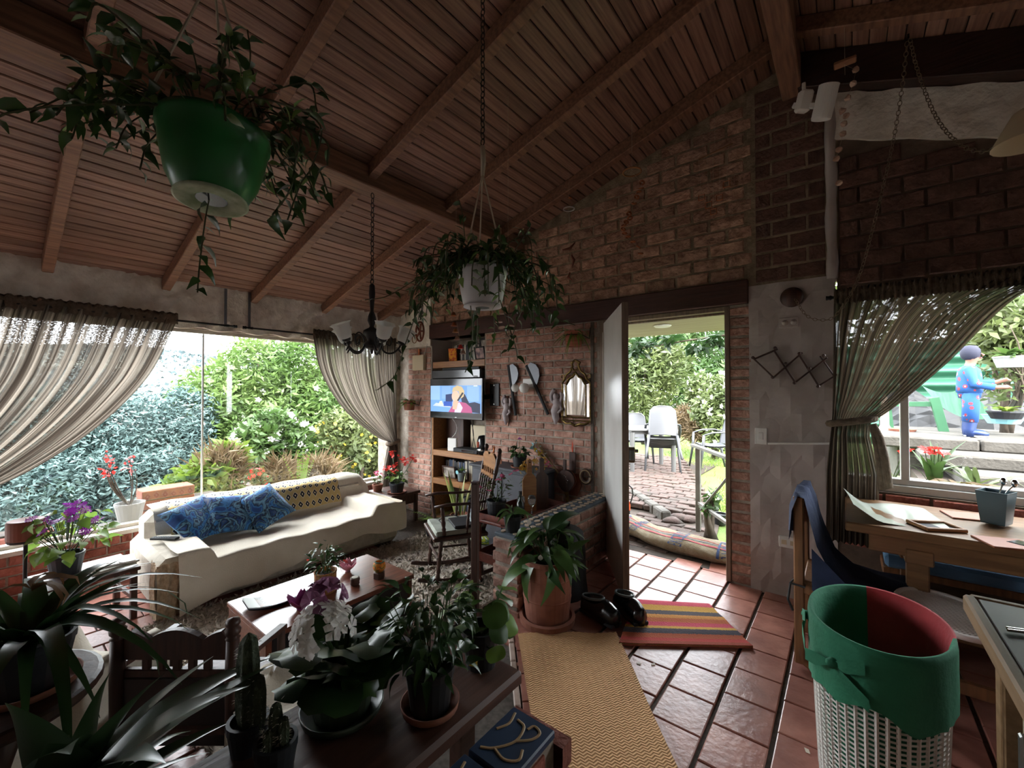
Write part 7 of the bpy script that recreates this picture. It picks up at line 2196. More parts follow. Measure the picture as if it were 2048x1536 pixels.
# pilea
pi_ = empty('pilea', (-.895, .97, PZ), 0, 'round-leaved pilea in a black pot with a yellow label on the plank end', 'potted plant')
pot_mesh(.045, .06, .115).build('pot', 'black_plastic', pi_)
mat('label_yellow', 'C9B02A', .5)
q = Vector((.02, -.056, .04)); MB().cbox(q, (.026, .004, .022), .001, Matrix.Rotation(.35, 3, 'Z')).build('label', 'label_yellow', pi_)
rp = [round_leaf('leaf', .034, 'leaf_light', 0, .10), round_leaf('leaf', .038, 'leaf_house', 0, .14)]
for k in range(17):
    a = random.uniform(0, 2 * PI); r_ = random.uniform(.02, .11); h = random.uniform(.11, .25)
    tip = Vector((math.cos(a) * r_, math.sin(a) * r_, h))
    MB().tube(arc((0, 0, .09), tip, .02, 4), .0022, 5, cap=False).build('petiole', 'leaf_mid', pi_)
    place('leaf', random.choice(rp), pi_, mtx=look_mtx(tip, (math.cos(a) * .8, math.sin(a) * .8 - .1, random.uniform(-.9, -.1)), random.uniform(-.3, .3), random.uniform(.7, 1.1)))
# small cacti
mat('cactus_green', '3E4A34', .7, '55604A', ns=40, bump=.6, bs=120)
def cactus(loc, cols, label, pr=.045, pm='pot_dark'):
    o = empty('cactus', loc, 0, label, 'cactus')
    pot_mesh(pr * .8, pr, .07).build('pot', pm, o)
    for (x, y, h, r) in cols:
        MB().lathe([(r * .8, .05), (r, .08), (r * 1.02, .05 + h * .7), (r * .8, .05 + h * .93), (.003, .05 + h)], 14, (x, y, 0), cap=(True, False), wob=lambda a, i: 1 + .10 * math.cos(a * 7)).build('column', 'cactus_green', o, smooth=False)
        sp = MB()
        for k in range(60):
            a = 2 * PI * random.randrange(7) / 7; z = .06 + h * random.random() * .9; d = Vector((math.cos(a), math.sin(a), random.gauss(0, .5)))
            c = Vector((x + math.cos(a) * r, y + math.sin(a) * r, z)); sp.add([c, c + d * .009 + Vector((0, 0, .001)), c + Vector((0, 0, .0015))], [(0, 1, 2)])
        tag(sp.build('spines', 'petal_cream', o), kind='stuff')
    return o
cactus((-1.005, .415, PZ), [(0, 0, .10, .013), (.022, .008, .075, .010), (-.022, .004, .06, .010), (.008, -.02, .055, .009)], 'cluster of small finger cacti at the front of the plank shelf')
cactus((-1.12, .40, PZ), [(0, 0, .22, .022), (.03, .01, .13, .016), (-.03, .0, .17, .016)], 'tall ribbed cactus on the plank shelf beside the carved chair')
# plants tucked under the plank end
up_ = empty('floor_plant', (-.83, 1.06, ZL), 0, 'leafy plant standing on the floor below the plank end', 'potted plant')
pot_mesh(.06, .075, .12).build('pot', 'black_plastic', up_)
leafy(up_, [leaf_mesh('leaf', .12, .05, 'leaf_house', curl=.6), leaf_mesh('leaf', .1, .045, 'leaf_deep', curl=.9)], 22, .12, .05, (0, .2), 1.0, .9, sc=(.7, 1.1), stems=8)

# carved chair seen from behind
wc = empty('carved_chair', (-1.96, .53, ZL), 0, 'dark carved wooden chair with knob finials seen from behind', 'chair')
pa, pb_ = at(236, 1255, 1.5), at(466, 1255, 1.5)
cdir = (pb_ - pa); cdir.z = 0; cw = cdir.length; cdir.normalize(); cn = Vector((-cdir.y, cdir.x, 0))   # cn points away from camera
wc.location = (pa + pb_) / 2; wc.location.z = ZL
wc.rotation_euler = (0, 0, math.atan2(cdir.y, cdir.x))
ZT = pa.z - ZL
for s_ in (-1, 1):
    bp_ = MB().tube([(s_ * cw / 2, 0, 0), (s_ * cw / 2, 0, .12), (s_ * cw / 2, 0, .2), (s_ * cw / 2, 0, .38), (s_ * cw / 2, 0, .5), (s_ * cw / 2, 0, ZT - .04)], [.016, .02, .024, .022, .024, .021], 10).build('back_post', 'wood_dark', wc, smooth=True)
    MB().lathe([(.016, 0), (.024, .006), (.016, .012), (.024, .022), (.026, .036), (.018, .046), (.024, .056), (.022, .070), (.001, .078)], 14, (s_ * cw / 2, 0, ZT - .042), cap=(True, False)).build('finial', 'wood_dark', bp_, smooth=True)
    MB().tube([(s_ * cw / 2, .36, 0), (s_ * cw / 2, .36, .30)], [.018, .022], 8).build('front_leg', 'wood_dark', wc)
    MB().bar((s_ * cw / 2, 0, .30), (s_ * cw / 2, .38, .30), .03, .05).build('seat_rail', 'wood_dark', wc)
    MB().bar((s_ * (cw / 2 - .0), .0, ZT - .14), (s_ * (cw / 2 + .02), .30, ZT - .16), .035, .02).build('armrest', 'wood_dark', wc)
    MB().tube([(s_ * (cw / 2 + .02), .28, .30), (s_ * (cw / 2 + .02), .28, ZT - .16)], .016, 8).build('arm_post', 'wood_dark', wc)
cs2 = MB(); rows = []
for i in range(25):
    u = i / 24 * 2 - 1
    top = ZT - .045 + .035 * abs(math.cos(u * PI)) ** .8 * (1 if abs(u) < .9 else .4)
    rows.append([(u * (cw / 2 - .01), 0, z) for z in (ZT - .115, ZT - .085, ZT - .06, top)])
cs2.grid(rows, uv=False); cs2.grid([[(p[0], .022, p[2]) for p in r] for r in rows], uv=False, flip=True)
cs2.grid([[r[-1], (r[-1][0], .022, r[-1][2])] for r in rows], uv=False); cs2.grid([[r[0], (r[0][0], .022, r[0][2])] for r in rows], uv=False)
cs2.build('crest_rail', 'wood_dark', wc)
MB().cbox((0, .011, ZT - .165), (cw - .03, .022, .03), .004).build('lower_rail', 'wood_dark', wc)
for k in range(5): MB().cbox((-.11 + k * .055, .011, ZT - .135), (.026, .018, .05), .003).build('baluster', 'wood_dark', wc)
MB().cbox((0, .011, ZT - .30), (cw - .03, .025, .24), .004).build('back_panel', 'wood_black', wc)
MB().cbox((0, .19, .31), (cw + .02, .40, .035), .008).build('seat', 'wood_dark', wc)

# armchairs under cream covers
def covered_armchair(loc, rz, w, d, h, label, name='covered_armchair'):
    o = empty(name, loc, rz, label, 'armchair')
    rows = []
    for i in range(22):
        u = i / 21
        # path from the front hem over the seat and back to the rear hem
        if u < .2: y, z = -d / 2 - .01, .08 + (.34 - .08) * u / .2
        elif u < .5: y, z = -d / 2 + (d * .72) * (u - .2) / .3, .35
        elif u < .65: y, z = d / 2 - d * .28 + .05 * (u - .5) / .15, .35 + (h - .35) * (u - .5) / .15
        elif u < .75: y, z = d / 2 - d * .23 + d * .2 * (u - .65) / .1, h
        else: y, z = d / 2, h - (h - .08) * (u - .75) / .25
        r_ = []
        for k in range(21):
            v = k / 20 * 2 - 1
            arm = .16 * sst(.62, .8, abs(v)) if .2 < u < .55 else 0
            x = v * w / 2 * (1.02)
            zz = max(z, min(z + arm, h))
            if abs(v) > .93: zz = zz - (abs(v) - .93) / .07 * (zz - .1) * .9
            r_.append((x + .008 * math.sin(u * 40), y + .010 * math.sin(k * 1.3) * (1 if u < .2 or u > .75 else .3), zz + .006 * math.sin(k + u * 20)))
        rows.append(r_)
    MB().grid(rows, uv=False).build('cover', 'throw_cream', o, smooth=True)
    MB().box(-w / 2 + .05, w / 2 - .05, -d / 2 + .05, d / 2 - .05, .0, .30).build('body', 'upholstery', o)
    return o
covered_armchair((-2.42, .16, ZL), PI + .45, .58, .55, .58, 'armchair under a cream cover beside the carved chair')
covered_armchair((-1.80, .99, ZL), PI - .6, .34, .32, .40, 'small stool-like seat under a cream cover right of the carved chair', 'covered_stool')
bpy.data.objects['covered_stool'].location = (-1.66, .74, ZL)

# plant stand by the window: cineraria, candle on a stem, books
ct_ = empty('lamp_table', (-3.88, .42, ZL), .1, 'small dark table by the sofa end stacked with papers', 'table')
MB().cbox((0, 0, .33), (.40, .46, .025), .004).build('table_top', 'wood_dark', ct_)
for sx in (-1, 1):
    for sy in (-1, 1): MB().cbox((sx * .17, sy * .20, .16), (.035, .035, .32), .004).build('leg', 'wood_dark', ct_)
for sy in (-1, 1): MB().cbox((0, sy * .20, .14), (.32, .02, .03), .003).build('stretcher', 'wood_dark', ct_)
for k, (dx, dy, rz, lab, w_, m_) in enumerate([(.05, .12, .1, 'magazine with a pale cover at the bottom of the pile on the small dark table', .22, 'petal_cream'), (.06, .13, .3, 'magazine in the middle of the pile on the small dark table', .21, 'spine2'), (.04, .14, -.1, 'white magazine on top of the pile on the small dark table', .20, 'white_plastic')]):
    q = MB().cbox((0, 0, .006), (.16, w_, .012), .002).build('magazine', m_, None, (-3.88 + dx, .42 + dy, ZL + .3426 + k * .0122), (0, 0, rz)); tag(q, lab, 'magazine')
ci = empty('purple_cineraria', (-3.93, .34, ZL + .343), 0, 'pot plant with purple daisy flowers and pale green leaves by the window', 'potted plant')
pot_mesh(.07, .09, .13).build('pot', 'pot_dark', ci)
LMc = [leaf_mesh('leaf', .085, .075, 'leaf_light', n=4, curl=.5, shape=.8), leaf_mesh('leaf', .075, .07, 'leaf_lime', n=4, curl=.8, shape=.8)]
leafy(ci, LMc, 70, .13, .20, (.0, .26), 1.0, .5, stems=16, droop=.6)
dm = bloom_mesh('flower', 'petal_magenta', .034, 11, .12, .2)
for k in range(26):
    a = random.uniform(0, 2 * PI); r_ = random.uniform(.03, .24); p = Vector((math.cos(a) * r_ * .8, math.sin(a) * r_, random.uniform(.33, .46) - r_ * .35))
    place('flower', dm, ci, mtx=Matrix.Translation(p) @ Euler((random.gauss(.4, .4), random.gauss(.3, .4), 0)).to_matrix().to_4x4())
    MB().tube([(p.x * .4, p.y * .4, .2), p], .002, 4, cap=False).build('stem', 'leaf_mid', ci)
cd_ = empty('candle_stand', (-3.96, .17, ZL), 0, 'thick terracotta-red candle on a thin iron stem by the window', 'candle stand')
mat('candle_red', '8A4A34', .5, '7A3E2A', ns=6, trans=.1)
MB().lathe([(.10, 0), (.10, .008), (.012, .02)], 18).build('foot', 'iron', cd_)
MB().tube([(0, 0, .01), (0, 0, .595)], .010, 8).build('stem', 'iron', cd_)
MB().lathe([(.075, .59), (.08, .60), (.08, .605)], 20).build('dish', 'iron', cd_)
MB().lathe([(.080, .606), (.083, .612), (.083, .715), (.078, .722), (.02, .712), (.001, .712)], 28, cap=(True, False)).build('candle', 'candle_red', cd_, smooth=False)
MB().tube([(0, 0, .71), (.002, 0, .73)], .002, 5).build('wick', 'black_matte', cd_)

# bromeliad on a round covered table at the left
rt_ = empty('round_plant_table', (-1.74, .02, ZL), 0, 'round dark plant table at the left carrying the bromeliad', 'table')
TBZ = .605
MB().lathe([(.20, TBZ - ZL - .035), (.212, TBZ - ZL - .02), (.21, TBZ - ZL - .004), (.20, TBZ - ZL)], 30).build('table_top', 'wood_dark', rt_)
MB().lathe([(.14, 0), (.05, .03), (.03, .10), (.04, .35), (.03, .5), (.08, TBZ - ZL - .035)], 14).build('pedestal', 'wood_dark', rt_, smooth=True)
bz = empty('bromeliad', (-1.70, .085, TBZ), 0, 'large bromeliad with arching strap leaves in a dark pot', 'potted plant')
saucer(bz, .10, 'terracotta')
pot_mesh(.065, .088, .13).xf(Matrix.Translation((0, 0, .008))).build('pot', 'pot_dark', bz)
lmz = [leaf_mesh('leaf', .36, .055, 'leaf_deep', n=9, fold=.35, curl=c, shape=.45) for c in (.5, .9, 1.3, 1.7)]
for k in range(42):
    a = 2 * PI * k / 42 * 3.0 + random.uniform(-.3, .3); place('leaf', random.choice(lmz), bz, mtx=look_mtx((math.cos(a) * .015, math.sin(a) * .015, .12), (math.cos(a), math.sin(a), random.uniform(.5, 1.9)), random.uniform(-.2, .2), random.uniform(.6, 1.05)))
mat('dry_leaf', '7A5A3E', .8, trans=.2)
dl_ = leaf_mesh('dry_leaf', .10, .03, 'dry_leaf', curl=2.0)
for k in range(5): place('dry_leaf', dl_, bz, mtx=look_mtx((-.04 + .01 * k, 0, .26), (random.uniform(-1, 1), random.uniform(-1, 1), .8), random.uniform(-1, 1)))
# big strap-leaved plant right under the camera
bb = at(120, 1640, .85)
bl_ = empty('clivia', bb - Vector((0, 0, .22)), 0, 'large dark strap-leaved plant in the left foreground', 'potted plant')
pot_mesh(.10, .13, .24).build('pot', 'pot_dark', bl_)
mat('leaf_clivia', '33482C', .28, '27391F', ns=3, trans=.15, rnd=.2)
lmx = [leaf_mesh('leaf', .52, .10, 'leaf_clivia', n=10, fold=.3, curl=c, shape=.5) for c in (.15, .35, .8)]
lma = [leaf_mesh('leaf', .52, .15, 'leaf_clivia', n=10, fold=.25, curl=c, shape=.55) for c in (.12, .3)]
aim = [(480, 1295, 1.0), (430, 1305, .95), (505, 1345, .95), (395, 1340, .88), (330, 1335, .85), (20, 1400, .75), (280, 1430, .75), (160, 1370, .85), (420, 1400, .85), (120, 1420, .7), (60, 1480, .7)]
for k, q in enumerate(aim):
    d = at(*q) - bb
    place('leaf', lma[k % 3 == 0], bl_, mtx=look_mtx((random.gauss(0, .015), random.gauss(0, .015), .22), d + Vector((0, 0, .05)), random.uniform(-.15, .15), d.length / .50))
for k in range(10):
    a = random.uniform(0, 2 * PI); place('leaf', random.choice(lmx), bl_, mtx=look_mtx((math.cos(a) * .03, math.sin(a) * .03, .22), (math.cos(a), math.sin(a), random.uniform(.1, .5)), random.uniform(-.3, .3), random.uniform(.4, .6)))
# ================================================================== curtains
def curtain_mat(name, c1, c2, seed, gap):
    """open weave: uneven vertical threads, gaps that let daylight through"""
    m = bpy.data.materials.new(name); MATS[name] = m; m.use_nodes = True
    nt = m.node_tree; N = nt.nodes; L = nt.links
    b = N['Principled BSDF']; b.inputs['Roughness'].default_value = .95
    tc = N.new('ShaderNodeTexCoord')
    def nz(scale, sc3, det=3):
        mp = N.new('ShaderNodeMapping'); mp.inputs['Scale'].default_value = sc3; mp.inputs['Location'].default_value = (seed, 0, 0)
        L.new(tc.outputs['UV'], mp.inputs[0]); n = N.new('ShaderNodeTexNoise'); n.inputs['Scale'].default_value = scale; n.inputs['Detail'].default_value = det
        L.new(mp.outputs[0], n.inputs['Vector']); return n.outputs['Fac']
    thread = nz(1.0, (150, 1.2, 1)); bands = nz(1.0, (45, .8, 1)); knots = nz(1.0, (300, 260, 1))
    cr = N.new('ShaderNodeValToRGB'); cr.color_ramp.elements[0].position = .42; cr.color_ramp.elements[0].color = lin(c1); cr.color_ramp.elements[1].position = .6; cr.color_ramp.elements[1].color = lin(c2)
    L.new(thread, cr.inputs['Fac']); L.new(cr.outputs[0], b.inputs['Base Color'])
    tr = N.new('ShaderNodeBsdfTranslucent'); L.new(cr.outputs[0], tr.inputs['Color'])
    mx = N.new('ShaderNodeMixShader'); mx.inputs['Fac'].default_value = .4; L.new(b.outputs[0], mx.inputs[1]); L.new(tr.outputs[0], mx.inputs[2])
    ad = N.new('ShaderNodeMath'); ad.operation = 'MULTIPLY_ADD'; ad.inputs[1].default_value = .6; L.new(bands, ad.inputs[0])
    a2 = N.new('ShaderNodeMath'); a2.operation = 'MULTIPLY'; a2.inputs[1].default_value = .4; L.new(knots, a2.inputs[0]); L.new(a2.outputs[0], ad.inputs[2])
    gr = N.new('ShaderNodeValToRGB'); gr.color_ramp.elements[0].position = .50; gr.color_ramp.elements[0].color = (0, 0, 0, 1); gr.color_ramp.elements[1].position = .66; gr.color_ramp.elements[1].color = (gap, gap, gap, 1)
    L.new(ad.outputs[0], gr.inputs['Fac'])
    tp = N.new('ShaderNodeBsdfTransparent'); m2 = N.new('ShaderNodeMixShader')
    L.new(gr.outputs[0], m2.inputs['Fac']); L.new(mx.outputs[0], m2.inputs[1]); L.new(tp.outputs[0], m2.inputs[2])
    L.new(m2.outputs[0], N['Material Output'].inputs['Surface'])
curtain_mat('linen_weave', '453C34', 'A39789', .0, .24)
curtain_mat('linen_weave_dark', '382F27', '5E5040', 3.0, .14)
mat('curtain_solid', '6A5B4B', .95, '544739', ns=30, bump=.4, bs=90)
def curtain(name, label, to_world, edgeA, edgeB, ties, pleats, amp, m, nu=150, tail=None):
    """edgeA/edgeB: polylines (s, z) of the two side edges from rod to tie; tail: [(sA, sB, z)...] below the tie"""
    o = empty(name, to_world(edgeA[0][0], edgeA[0][1], 0), 0, label, 'curtain')
    base = Vector(o.location)
    def samp(P, t):
        P = [Vector((a, b, 0)) for a, b in P]; Q = cat_rom(P, 8); k = t * (len(Q) - 1); i = min(int(k), len(Q) - 2)
        return Q[i].lerp(Q[i + 1], k - i)
    rows = []; nt_ = 40
    for i in range(nt_ + 1):
        t = i / nt_
        A, B_ = samp(edgeA, t), samp(edgeB, t)
        r_ = []
        for k in range(nu + 1):
            u = k / nu
            p = A.lerp(B_, u)
            ph = u * pleats * 2 * PI
            a_ = amp * (1 - .55 * t) * (.6 + .4 * math.sin(u * 9.1 + 1)) * (1 if t > .02 else .6)
            off = a_ * math.sin(ph) + a_ * .5 * math.sin(ph * 2.3 + t * 3)
            sag = -.06 * math.sin(PI * u) * math.sin(PI * min(1, t * 1.0)) * abs(B_.x - A.x)
            r_.append(to_world(p.x, p.y + sag, off) - base)
        rows.append(r_)
    MB().grid(rows).build('panel', m, o, smooth=True)
    if tail:
        rows2 = [rows[-1]]
        for (sa, sb_, z) in tail:
            rows2.append([to_world(sa + (sb_ - sa) * k / nu, z, amp * 1.1 * math.sin(k / nu * pleats * PI * .9) + amp * .3 * math.sin(k * .7)) - base for k in range(nu + 1)])
        # smooth between the given rows
        full = []
        for a, b in zip(rows2[:-1], rows2[1:]):
            for q in range(5): full.append([x.lerp(y, q / 5) for x, y in zip(a, b)])
        full.append(rows2[-1])
        MB().grid(full).build('tail', m, o, smooth=True)
    # gathered heading
    hd_ = MB(); rows3 = []
    for dz, am in ((.02, .6), (.045, 1.0), (.0, .5), (-.03, .9), (-.05, .7)):
        rows3.append([to_world(edgeA[0][0] + (edgeB[0][0] - edgeA[0][0]) * k / 200, edgeA[0][1] + dz + .006 * math.sin(k * 1.9), .014 + amp * .5 * am * math.sin(k * 1.25)) - base for k in range(201)])
    hd_.grid(rows3).build('heading', 'curtain_solid', o, smooth=True)
    for (s0, s1, z) in ties:
        pts = []
        for k in range(25):
            a = 2 * PI * k / 24; pts.append(to_world((s0 + s1) / 2 + math.cos(a) * abs(s1 - s0) / 2 * 1.1, z + .02 * math.cos(a) , math.sin(a) * amp * 2.2) - base)
        MB().tube(pts, .022, 7, flat=1.0).build('tie_band', 'curtain_solid', o, smooth=True)
    return o
XC = XL + .12
cwl = lambda s, z, off: Vector((XC + off, s, z))
curtain('curtain', 'wide open-weave curtain swept to the left of the garden window', cwl,
        [(-1.9, 2.01), (-1.8, 1.6), (-1.5, 1.0), (-1.2, .55)], [(1.03, 2.01), (.82, 1.48), (.42, 1.0), (-.10, .68), (-.95, .50)], [], 30, .028, 'linen_weave', nu=260)
curtain('curtain', 'open-weave curtain tied back beside the brick corner', cwl,
        [(2.19, 2.01), (2.28, 1.6), (2.55, 1.18), (2.95, .85), (3.16, .75)], [(3.26, 2.01), (3.27, 1.5), (3.27, 1.1), (3.28, .75)], [(3.15, 3.29, .74)], 16, .026, 'linen_weave', tail=[(3.14, 3.28, .66), (3.08, 3.27, .40), (3.02, 3.26, .06)])
YC = YB - .10
cwr = lambda s, z, off: Vector((s, YC - off, z))
curtain('curtain', 'dark open-weave curtain tied back at the dining window', cwr,
        [(-.055, 1.985), (-.06, 1.7), (-.065, 1.4), (-.07, 1.22)], [(1.05, 1.985), (.72, 1.90), (.44, 1.55), (.24, 1.32), (.115, 1.20)], [(-.075, .12, 1.21)], 20, .022, 'linen_weave_dark', tail=[(-.08, .11, 1.12), (-.10, .15, .9), (-.11, .14, .46)])
tb_ = empty('curtain_tie', (.12, YC - .06, 1.18), 0, 'knotted end of the curtain tie hanging at the dining window', 'tie')
MB().tube([(0, 0, .02), (.03, 0, -.06), (.05, 0, -.18), (.065, 0, -.34), (.04, .01, -.36), (.03, .01, -.2), (.0, .0, 0)], [.018, .02, .022, .022, .02, .018, .014], 8).build('band', 'curtain_solid', tb_, smooth=True)
def rod(name, label, a, b):
    o = empty(name, (Vector(a) + Vector(b)) / 2, 0, label, 'curtain rod')
    A, B_ = Vector(a) - o.location, Vector(b) - o.location
    MB().tube([A, B_], .009, 8).build('rod', 'black_metal', o)
    for p, s_ in ((A, -1), (B_, 1)):
        d = (B_ - A).normalized() * s_
        MB().tube([p, p + d * .012, p + d * .02, p + d * .035], [.009, .016, .012, .015], 8).build('finial', 'black_metal', o, smooth=True)
    return o
rod('curtain_rod', 'black curtain rod carrying the left garden-window curtain', (XC, -2.0, 2.0), (XC, 1.44, 1.995))
rod('curtain_rod', 'black curtain rod carrying the right garden-window curtain', (XC, 1.56, 1.995), (XC, 3.30, 2.0))
rod('curtain_rod', 'dark curtain rod over the dining window', (-.06, YC, 1.98), (2.0, YC, 1.98))
for k, y in enumerate((1.40, 1.60)):
    o = empty('rod_bracket', (XL + .05, y, 2.0), 0, ['grey steel bracket holding the left curtain rod under the ceiling', 'grey steel bracket holding the right curtain rod under the ceiling'][k], 'bracket')
    MB().cbox((.012, 0, .17), (.006, .022, .36), .002).build('strap', 'grey_steel', o)
    MB().cbox((.042, 0, .0), (.07, .02, .006), .002).build('arm', 'grey_steel', o)
    MB().cbox((.07, 0, -.005), (.02, .026, .024), .003).build('cup', 'black_metal', o)
# thin wire loop across the top of the pane
o = empty('hanging_wire', (XL - .05, 1.1, 1.93), 0, 'thin dark wire looping along the window top', 'wire')
MB().tube(arc((0, -.1, 0), (0, .16, -.03), .035, 8), .003, 5).build('wire', 'black_metal', o)

# ================================================================== hanging plants
mat('leaf_trail', '42602F', .28, '324C25', ns=4, trans=.25, rnd=.25)
mat('leaf_trail_edge', '7C9450', .3, '5C7A3C', ns=4, trans=.3, rnd=.2)
mat('green_pot', '2E7A3E', .3, '276B36', ns=3, spec=.5)
mat('white_pot', 'D6D2D4', .35)
mat('pale_base', 'B9C2A4', .7, '8E9C7A', ns=30)
mat('cord', 'B9AD98', .8)
mat('stem_dark', '4A4A2C', .6)
TL = [leaf_mesh('leaf', .042, .022, 'leaf_trail', n=4, curl=.4), leaf_mesh('leaf', .038, .020, 'leaf_trail_edge', n=4, curl=.2), leaf_mesh('leaf', .045, .024, 'leaf_trail', n=4, curl=.8)]
def torus_mesh(R, r, m, name, squash=1.0, seg=10, sg2=5):
    return MB().tube([Vector((math.cos(2 * PI * k / seg) * R, 0, math.sin(2 * PI * k / seg) * R * squash)) for k in range(seg + 1)], r, sg2, cap=False).mesh(name, m, smooth=True)
cnt, rest = {}, {}
def trail(o, pts, step, size, r=.0022, m='stem_dark', leafp=.95):
    """a trailing shoot: thin stem with leaves along it, each its own part"""
    Q = cat_rom([Vector(p) for p in pts], 6)
    MB().tube(Q, r, 4, cap=False).build('shoot', m, o)
    acc = 0
    for a, b in zip(Q[:-1], Q[1:]):
        acc += (b - a).length
        if acc > step and random.random() < leafp:
            acc = 0; t = (b - a).normalized(); s_ = Vector((random.gauss(0, 1), random.gauss(0, 1), random.gauss(0, .6))); s_ -= t * s_.dot(t) * .6; s_.normalize()
            M_ = look_mtx(b, s_ + t * .5, random.uniform(-.8, .8), size * random.uniform(.75, 1.25)); me = random.choice(TL)
            cnt[o.name] = cnt.get(o.name, 0) + 1
            if cnt[o.name] <= 300: place('leaf', me, o, mtx=M_)
            else: rest.setdefault(o.name, MB()).add([M_ @ v.co for v in me.vertices], [tuple(p.vertices) for p in me.polygons])
def chain(o, path, m, R=.008, r=.0018, name='link', squash=1.5):
    me = torus_mesh(R, r, m, name, squash); L_ = R * squash * 2 - r * 2.2
    P = [Vector(p) for p in path]; d_acc = 0; k = 0; i = 0; pos = P[0].copy()
    tot = sum((b - a).length for a, b in zip(P[:-1], P[1:])); n = int(tot / L_)
    for k in range(n):
        s = (k + .5) * L_; acc = 0
        for a, b in zip(P[:-1], P[1:]):
            l = (b - a).length
            if acc + l >= s: 
                q = a.lerp(b, (s - acc) / l); t = (b - a).normalized(); break
            acc += l
        M_ = Matrix.Translation(q) @ t.to_track_quat('Z', 'Y').to_matrix().to_4x4() @ Matrix.Rotation(PI / 2 * (k % 2), 4, 'Z')
        place(name, me, o, mtx=M_)
# green pot, near the camera
G = at(424, 335, 1.0)
gp_ = empty('hanging_green_pot', (G.x, G.y, G.z - .075), 0, 'green plastic hanging pot with a pale drip tray and long trailing shoots', 'hanging plant')
tilt = Euler((math.radians(-4), math.radians(-5), 0)).to_matrix().to_4x4()
MB().lathe([(.068, 0), (.074, .006), (.094, .05), (.107, .11), (.112, .15), (.116, .153), (.116, .168), (.107, .168), (.097, .12), (.001, .115)], 32, cap=(False, False)).xf(tilt).build('pot', 'green_pot', gp_, smooth=True)
MB().lathe([(.074, .0), (.076, -.006), (.070, -.008), (.034, -.004), (.030, .004)], 28, cap=(False, False)).xf(tilt).build('drip_tray', 'pale_base', gp_, smooth=True)
MB().lathe([(.032, -.003), (.001, -.003)], 18, cap=(False, False)).xf(tilt).build('drain_hole', 'tv_black', gp_)
for k in range(3):
    a = 2 * PI * k / 3 + .5; MB().tube([(math.cos(a) * .118, math.sin(a) * .118, .185), (0, 0, .55), (0, 0, ceil_l(G.x) - G.z + .09)], .003, 5).build('cord', 'cord', gp_)
for k in range(46):
    a = random.uniform(0, 2 * PI); R_ = random.uniform(.16, .30)
    e = Vector((math.cos(a) * R_, math.sin(a) * R_, random.uniform(.12, .22)))
    trail(gp_, [(math.cos(a) * .05, math.sin(a) * .05, .15), (math.cos(a) * .12, math.sin(a) * .12, .21), e, e + Vector((math.cos(a) * .03, math.sin(a) * .03, -random.uniform(.0, .07)))], .020, .95)
loc = lambda px, py, t: at(px, py, t) - Vector(gp_.location)
for pts in ([(560, 200, 1.0), (640, 250, 1.0), (625, 330, 1.0), (600, 370, .98), (575, 440, .98)], [(540, 210, 1.0), (600, 240, 1.02), (590, 330, 1.02), (580, 380, 1.0), (545, 430, 1.0)],
            [(330, 200, .95), (240, 170, .92), (140, 190, .90), (60, 225, .88)], [(300, 190, 1.0), (240, 200, 1.0), (180, 170, 1.0), (110, 200, .98)],
            [(420, 390, 1.0), (412, 430, 1.0), (405, 480, 1.0), (398, 540, 1.0), (395, 585, 1.0)], [(330, 180, .9), (260, 130, .86), (190, 110, .84)],
            [(480, 190, 1.05), (500, 120, 1.05), (495, 60, 1.05)], [(400, 190, 1.02), (390, 120, 1.02), (370, 60, 1.0)], [(560, 230, 1.0), (650, 280, 1.0), (655, 330, 1.0)], [(300, 200, .9), (200, 140, .86), (120, 110, .82)], [(320, 210, .92), (150, 210, .85), (20, 225, .8), (-20, 250, .8)]):
    trail(gp_, [loc(*p) for p in pts], .020, 1.0)
# white pot, farther
Wp = at(965, 580, 1.76)
wh = empty('hanging_white_pot', (Wp.x, Wp.y, Wp.z - .065), 0, 'white hanging pot overflowing with small dark trailing leaves', 'hanging plant')
MB().lathe([(.075, 0), (.082, .008), (.092, .06), (.102, .13), (.106, .134), (.106, .15), (.098, .15), (.09, .11), (.001, .105)], 32, cap=(True, False)).build('pot', 'white_pot', wh, smooth=True)
MB().lathe([(.078, -.002), (.08, -.008), (.03, -.010), (.001, -.010)], 28, cap=(False, False)).build('drip_tray', 'white_pot', wh, smooth=True)
MB().lathe([(.03, -.0105), (.001, -.0105)], 16, cap=(False, False)).build('drain_hole', 'pot_grey', wh)
kz = at(965, 345, 1.76).z - wh.location.z
for k in range(3):
    a = 2 * PI * k / 3 + .4; MB().tube([(math.cos(a) * .10, math.sin(a) * .10, .14), (0, 0, kz)], .0035, 5).build('cord', 'cord', wh)
MB().tube([(0, 0, kz - .01), (.004, 0, kz + .05), (0, 0, kz + .115)], [.008, .011, .010], 8).build('cord_wrap', 'cord', wh, smooth=True)
ztop = ceil_l(Wp.x) - .0 - wh.location.z
chain(wh, [(0, 0, kz + .12), (0, 0, ztop)], 'iron', .010, .0022)
for k in range(84):
    a = random.uniform(0, 2 * PI); R_ = random.uniform(.12, .30)
    e = Vector((math.cos(a) * R_, math.sin(a) * R_, random.uniform(.03, .25)))
    trail(wh, [(math.cos(a) * .04, math.sin(a) * .04, .13), (math.cos(a) * .10, math.sin(a) * .10, .20), e, e + Vector((math.cos(a) * .03, math.sin(a) * .03, -random.uniform(.02, .16)))], .024, 1.0)
loc = lambda px, py, t: at(px, py, t) - Vector(wh.location)
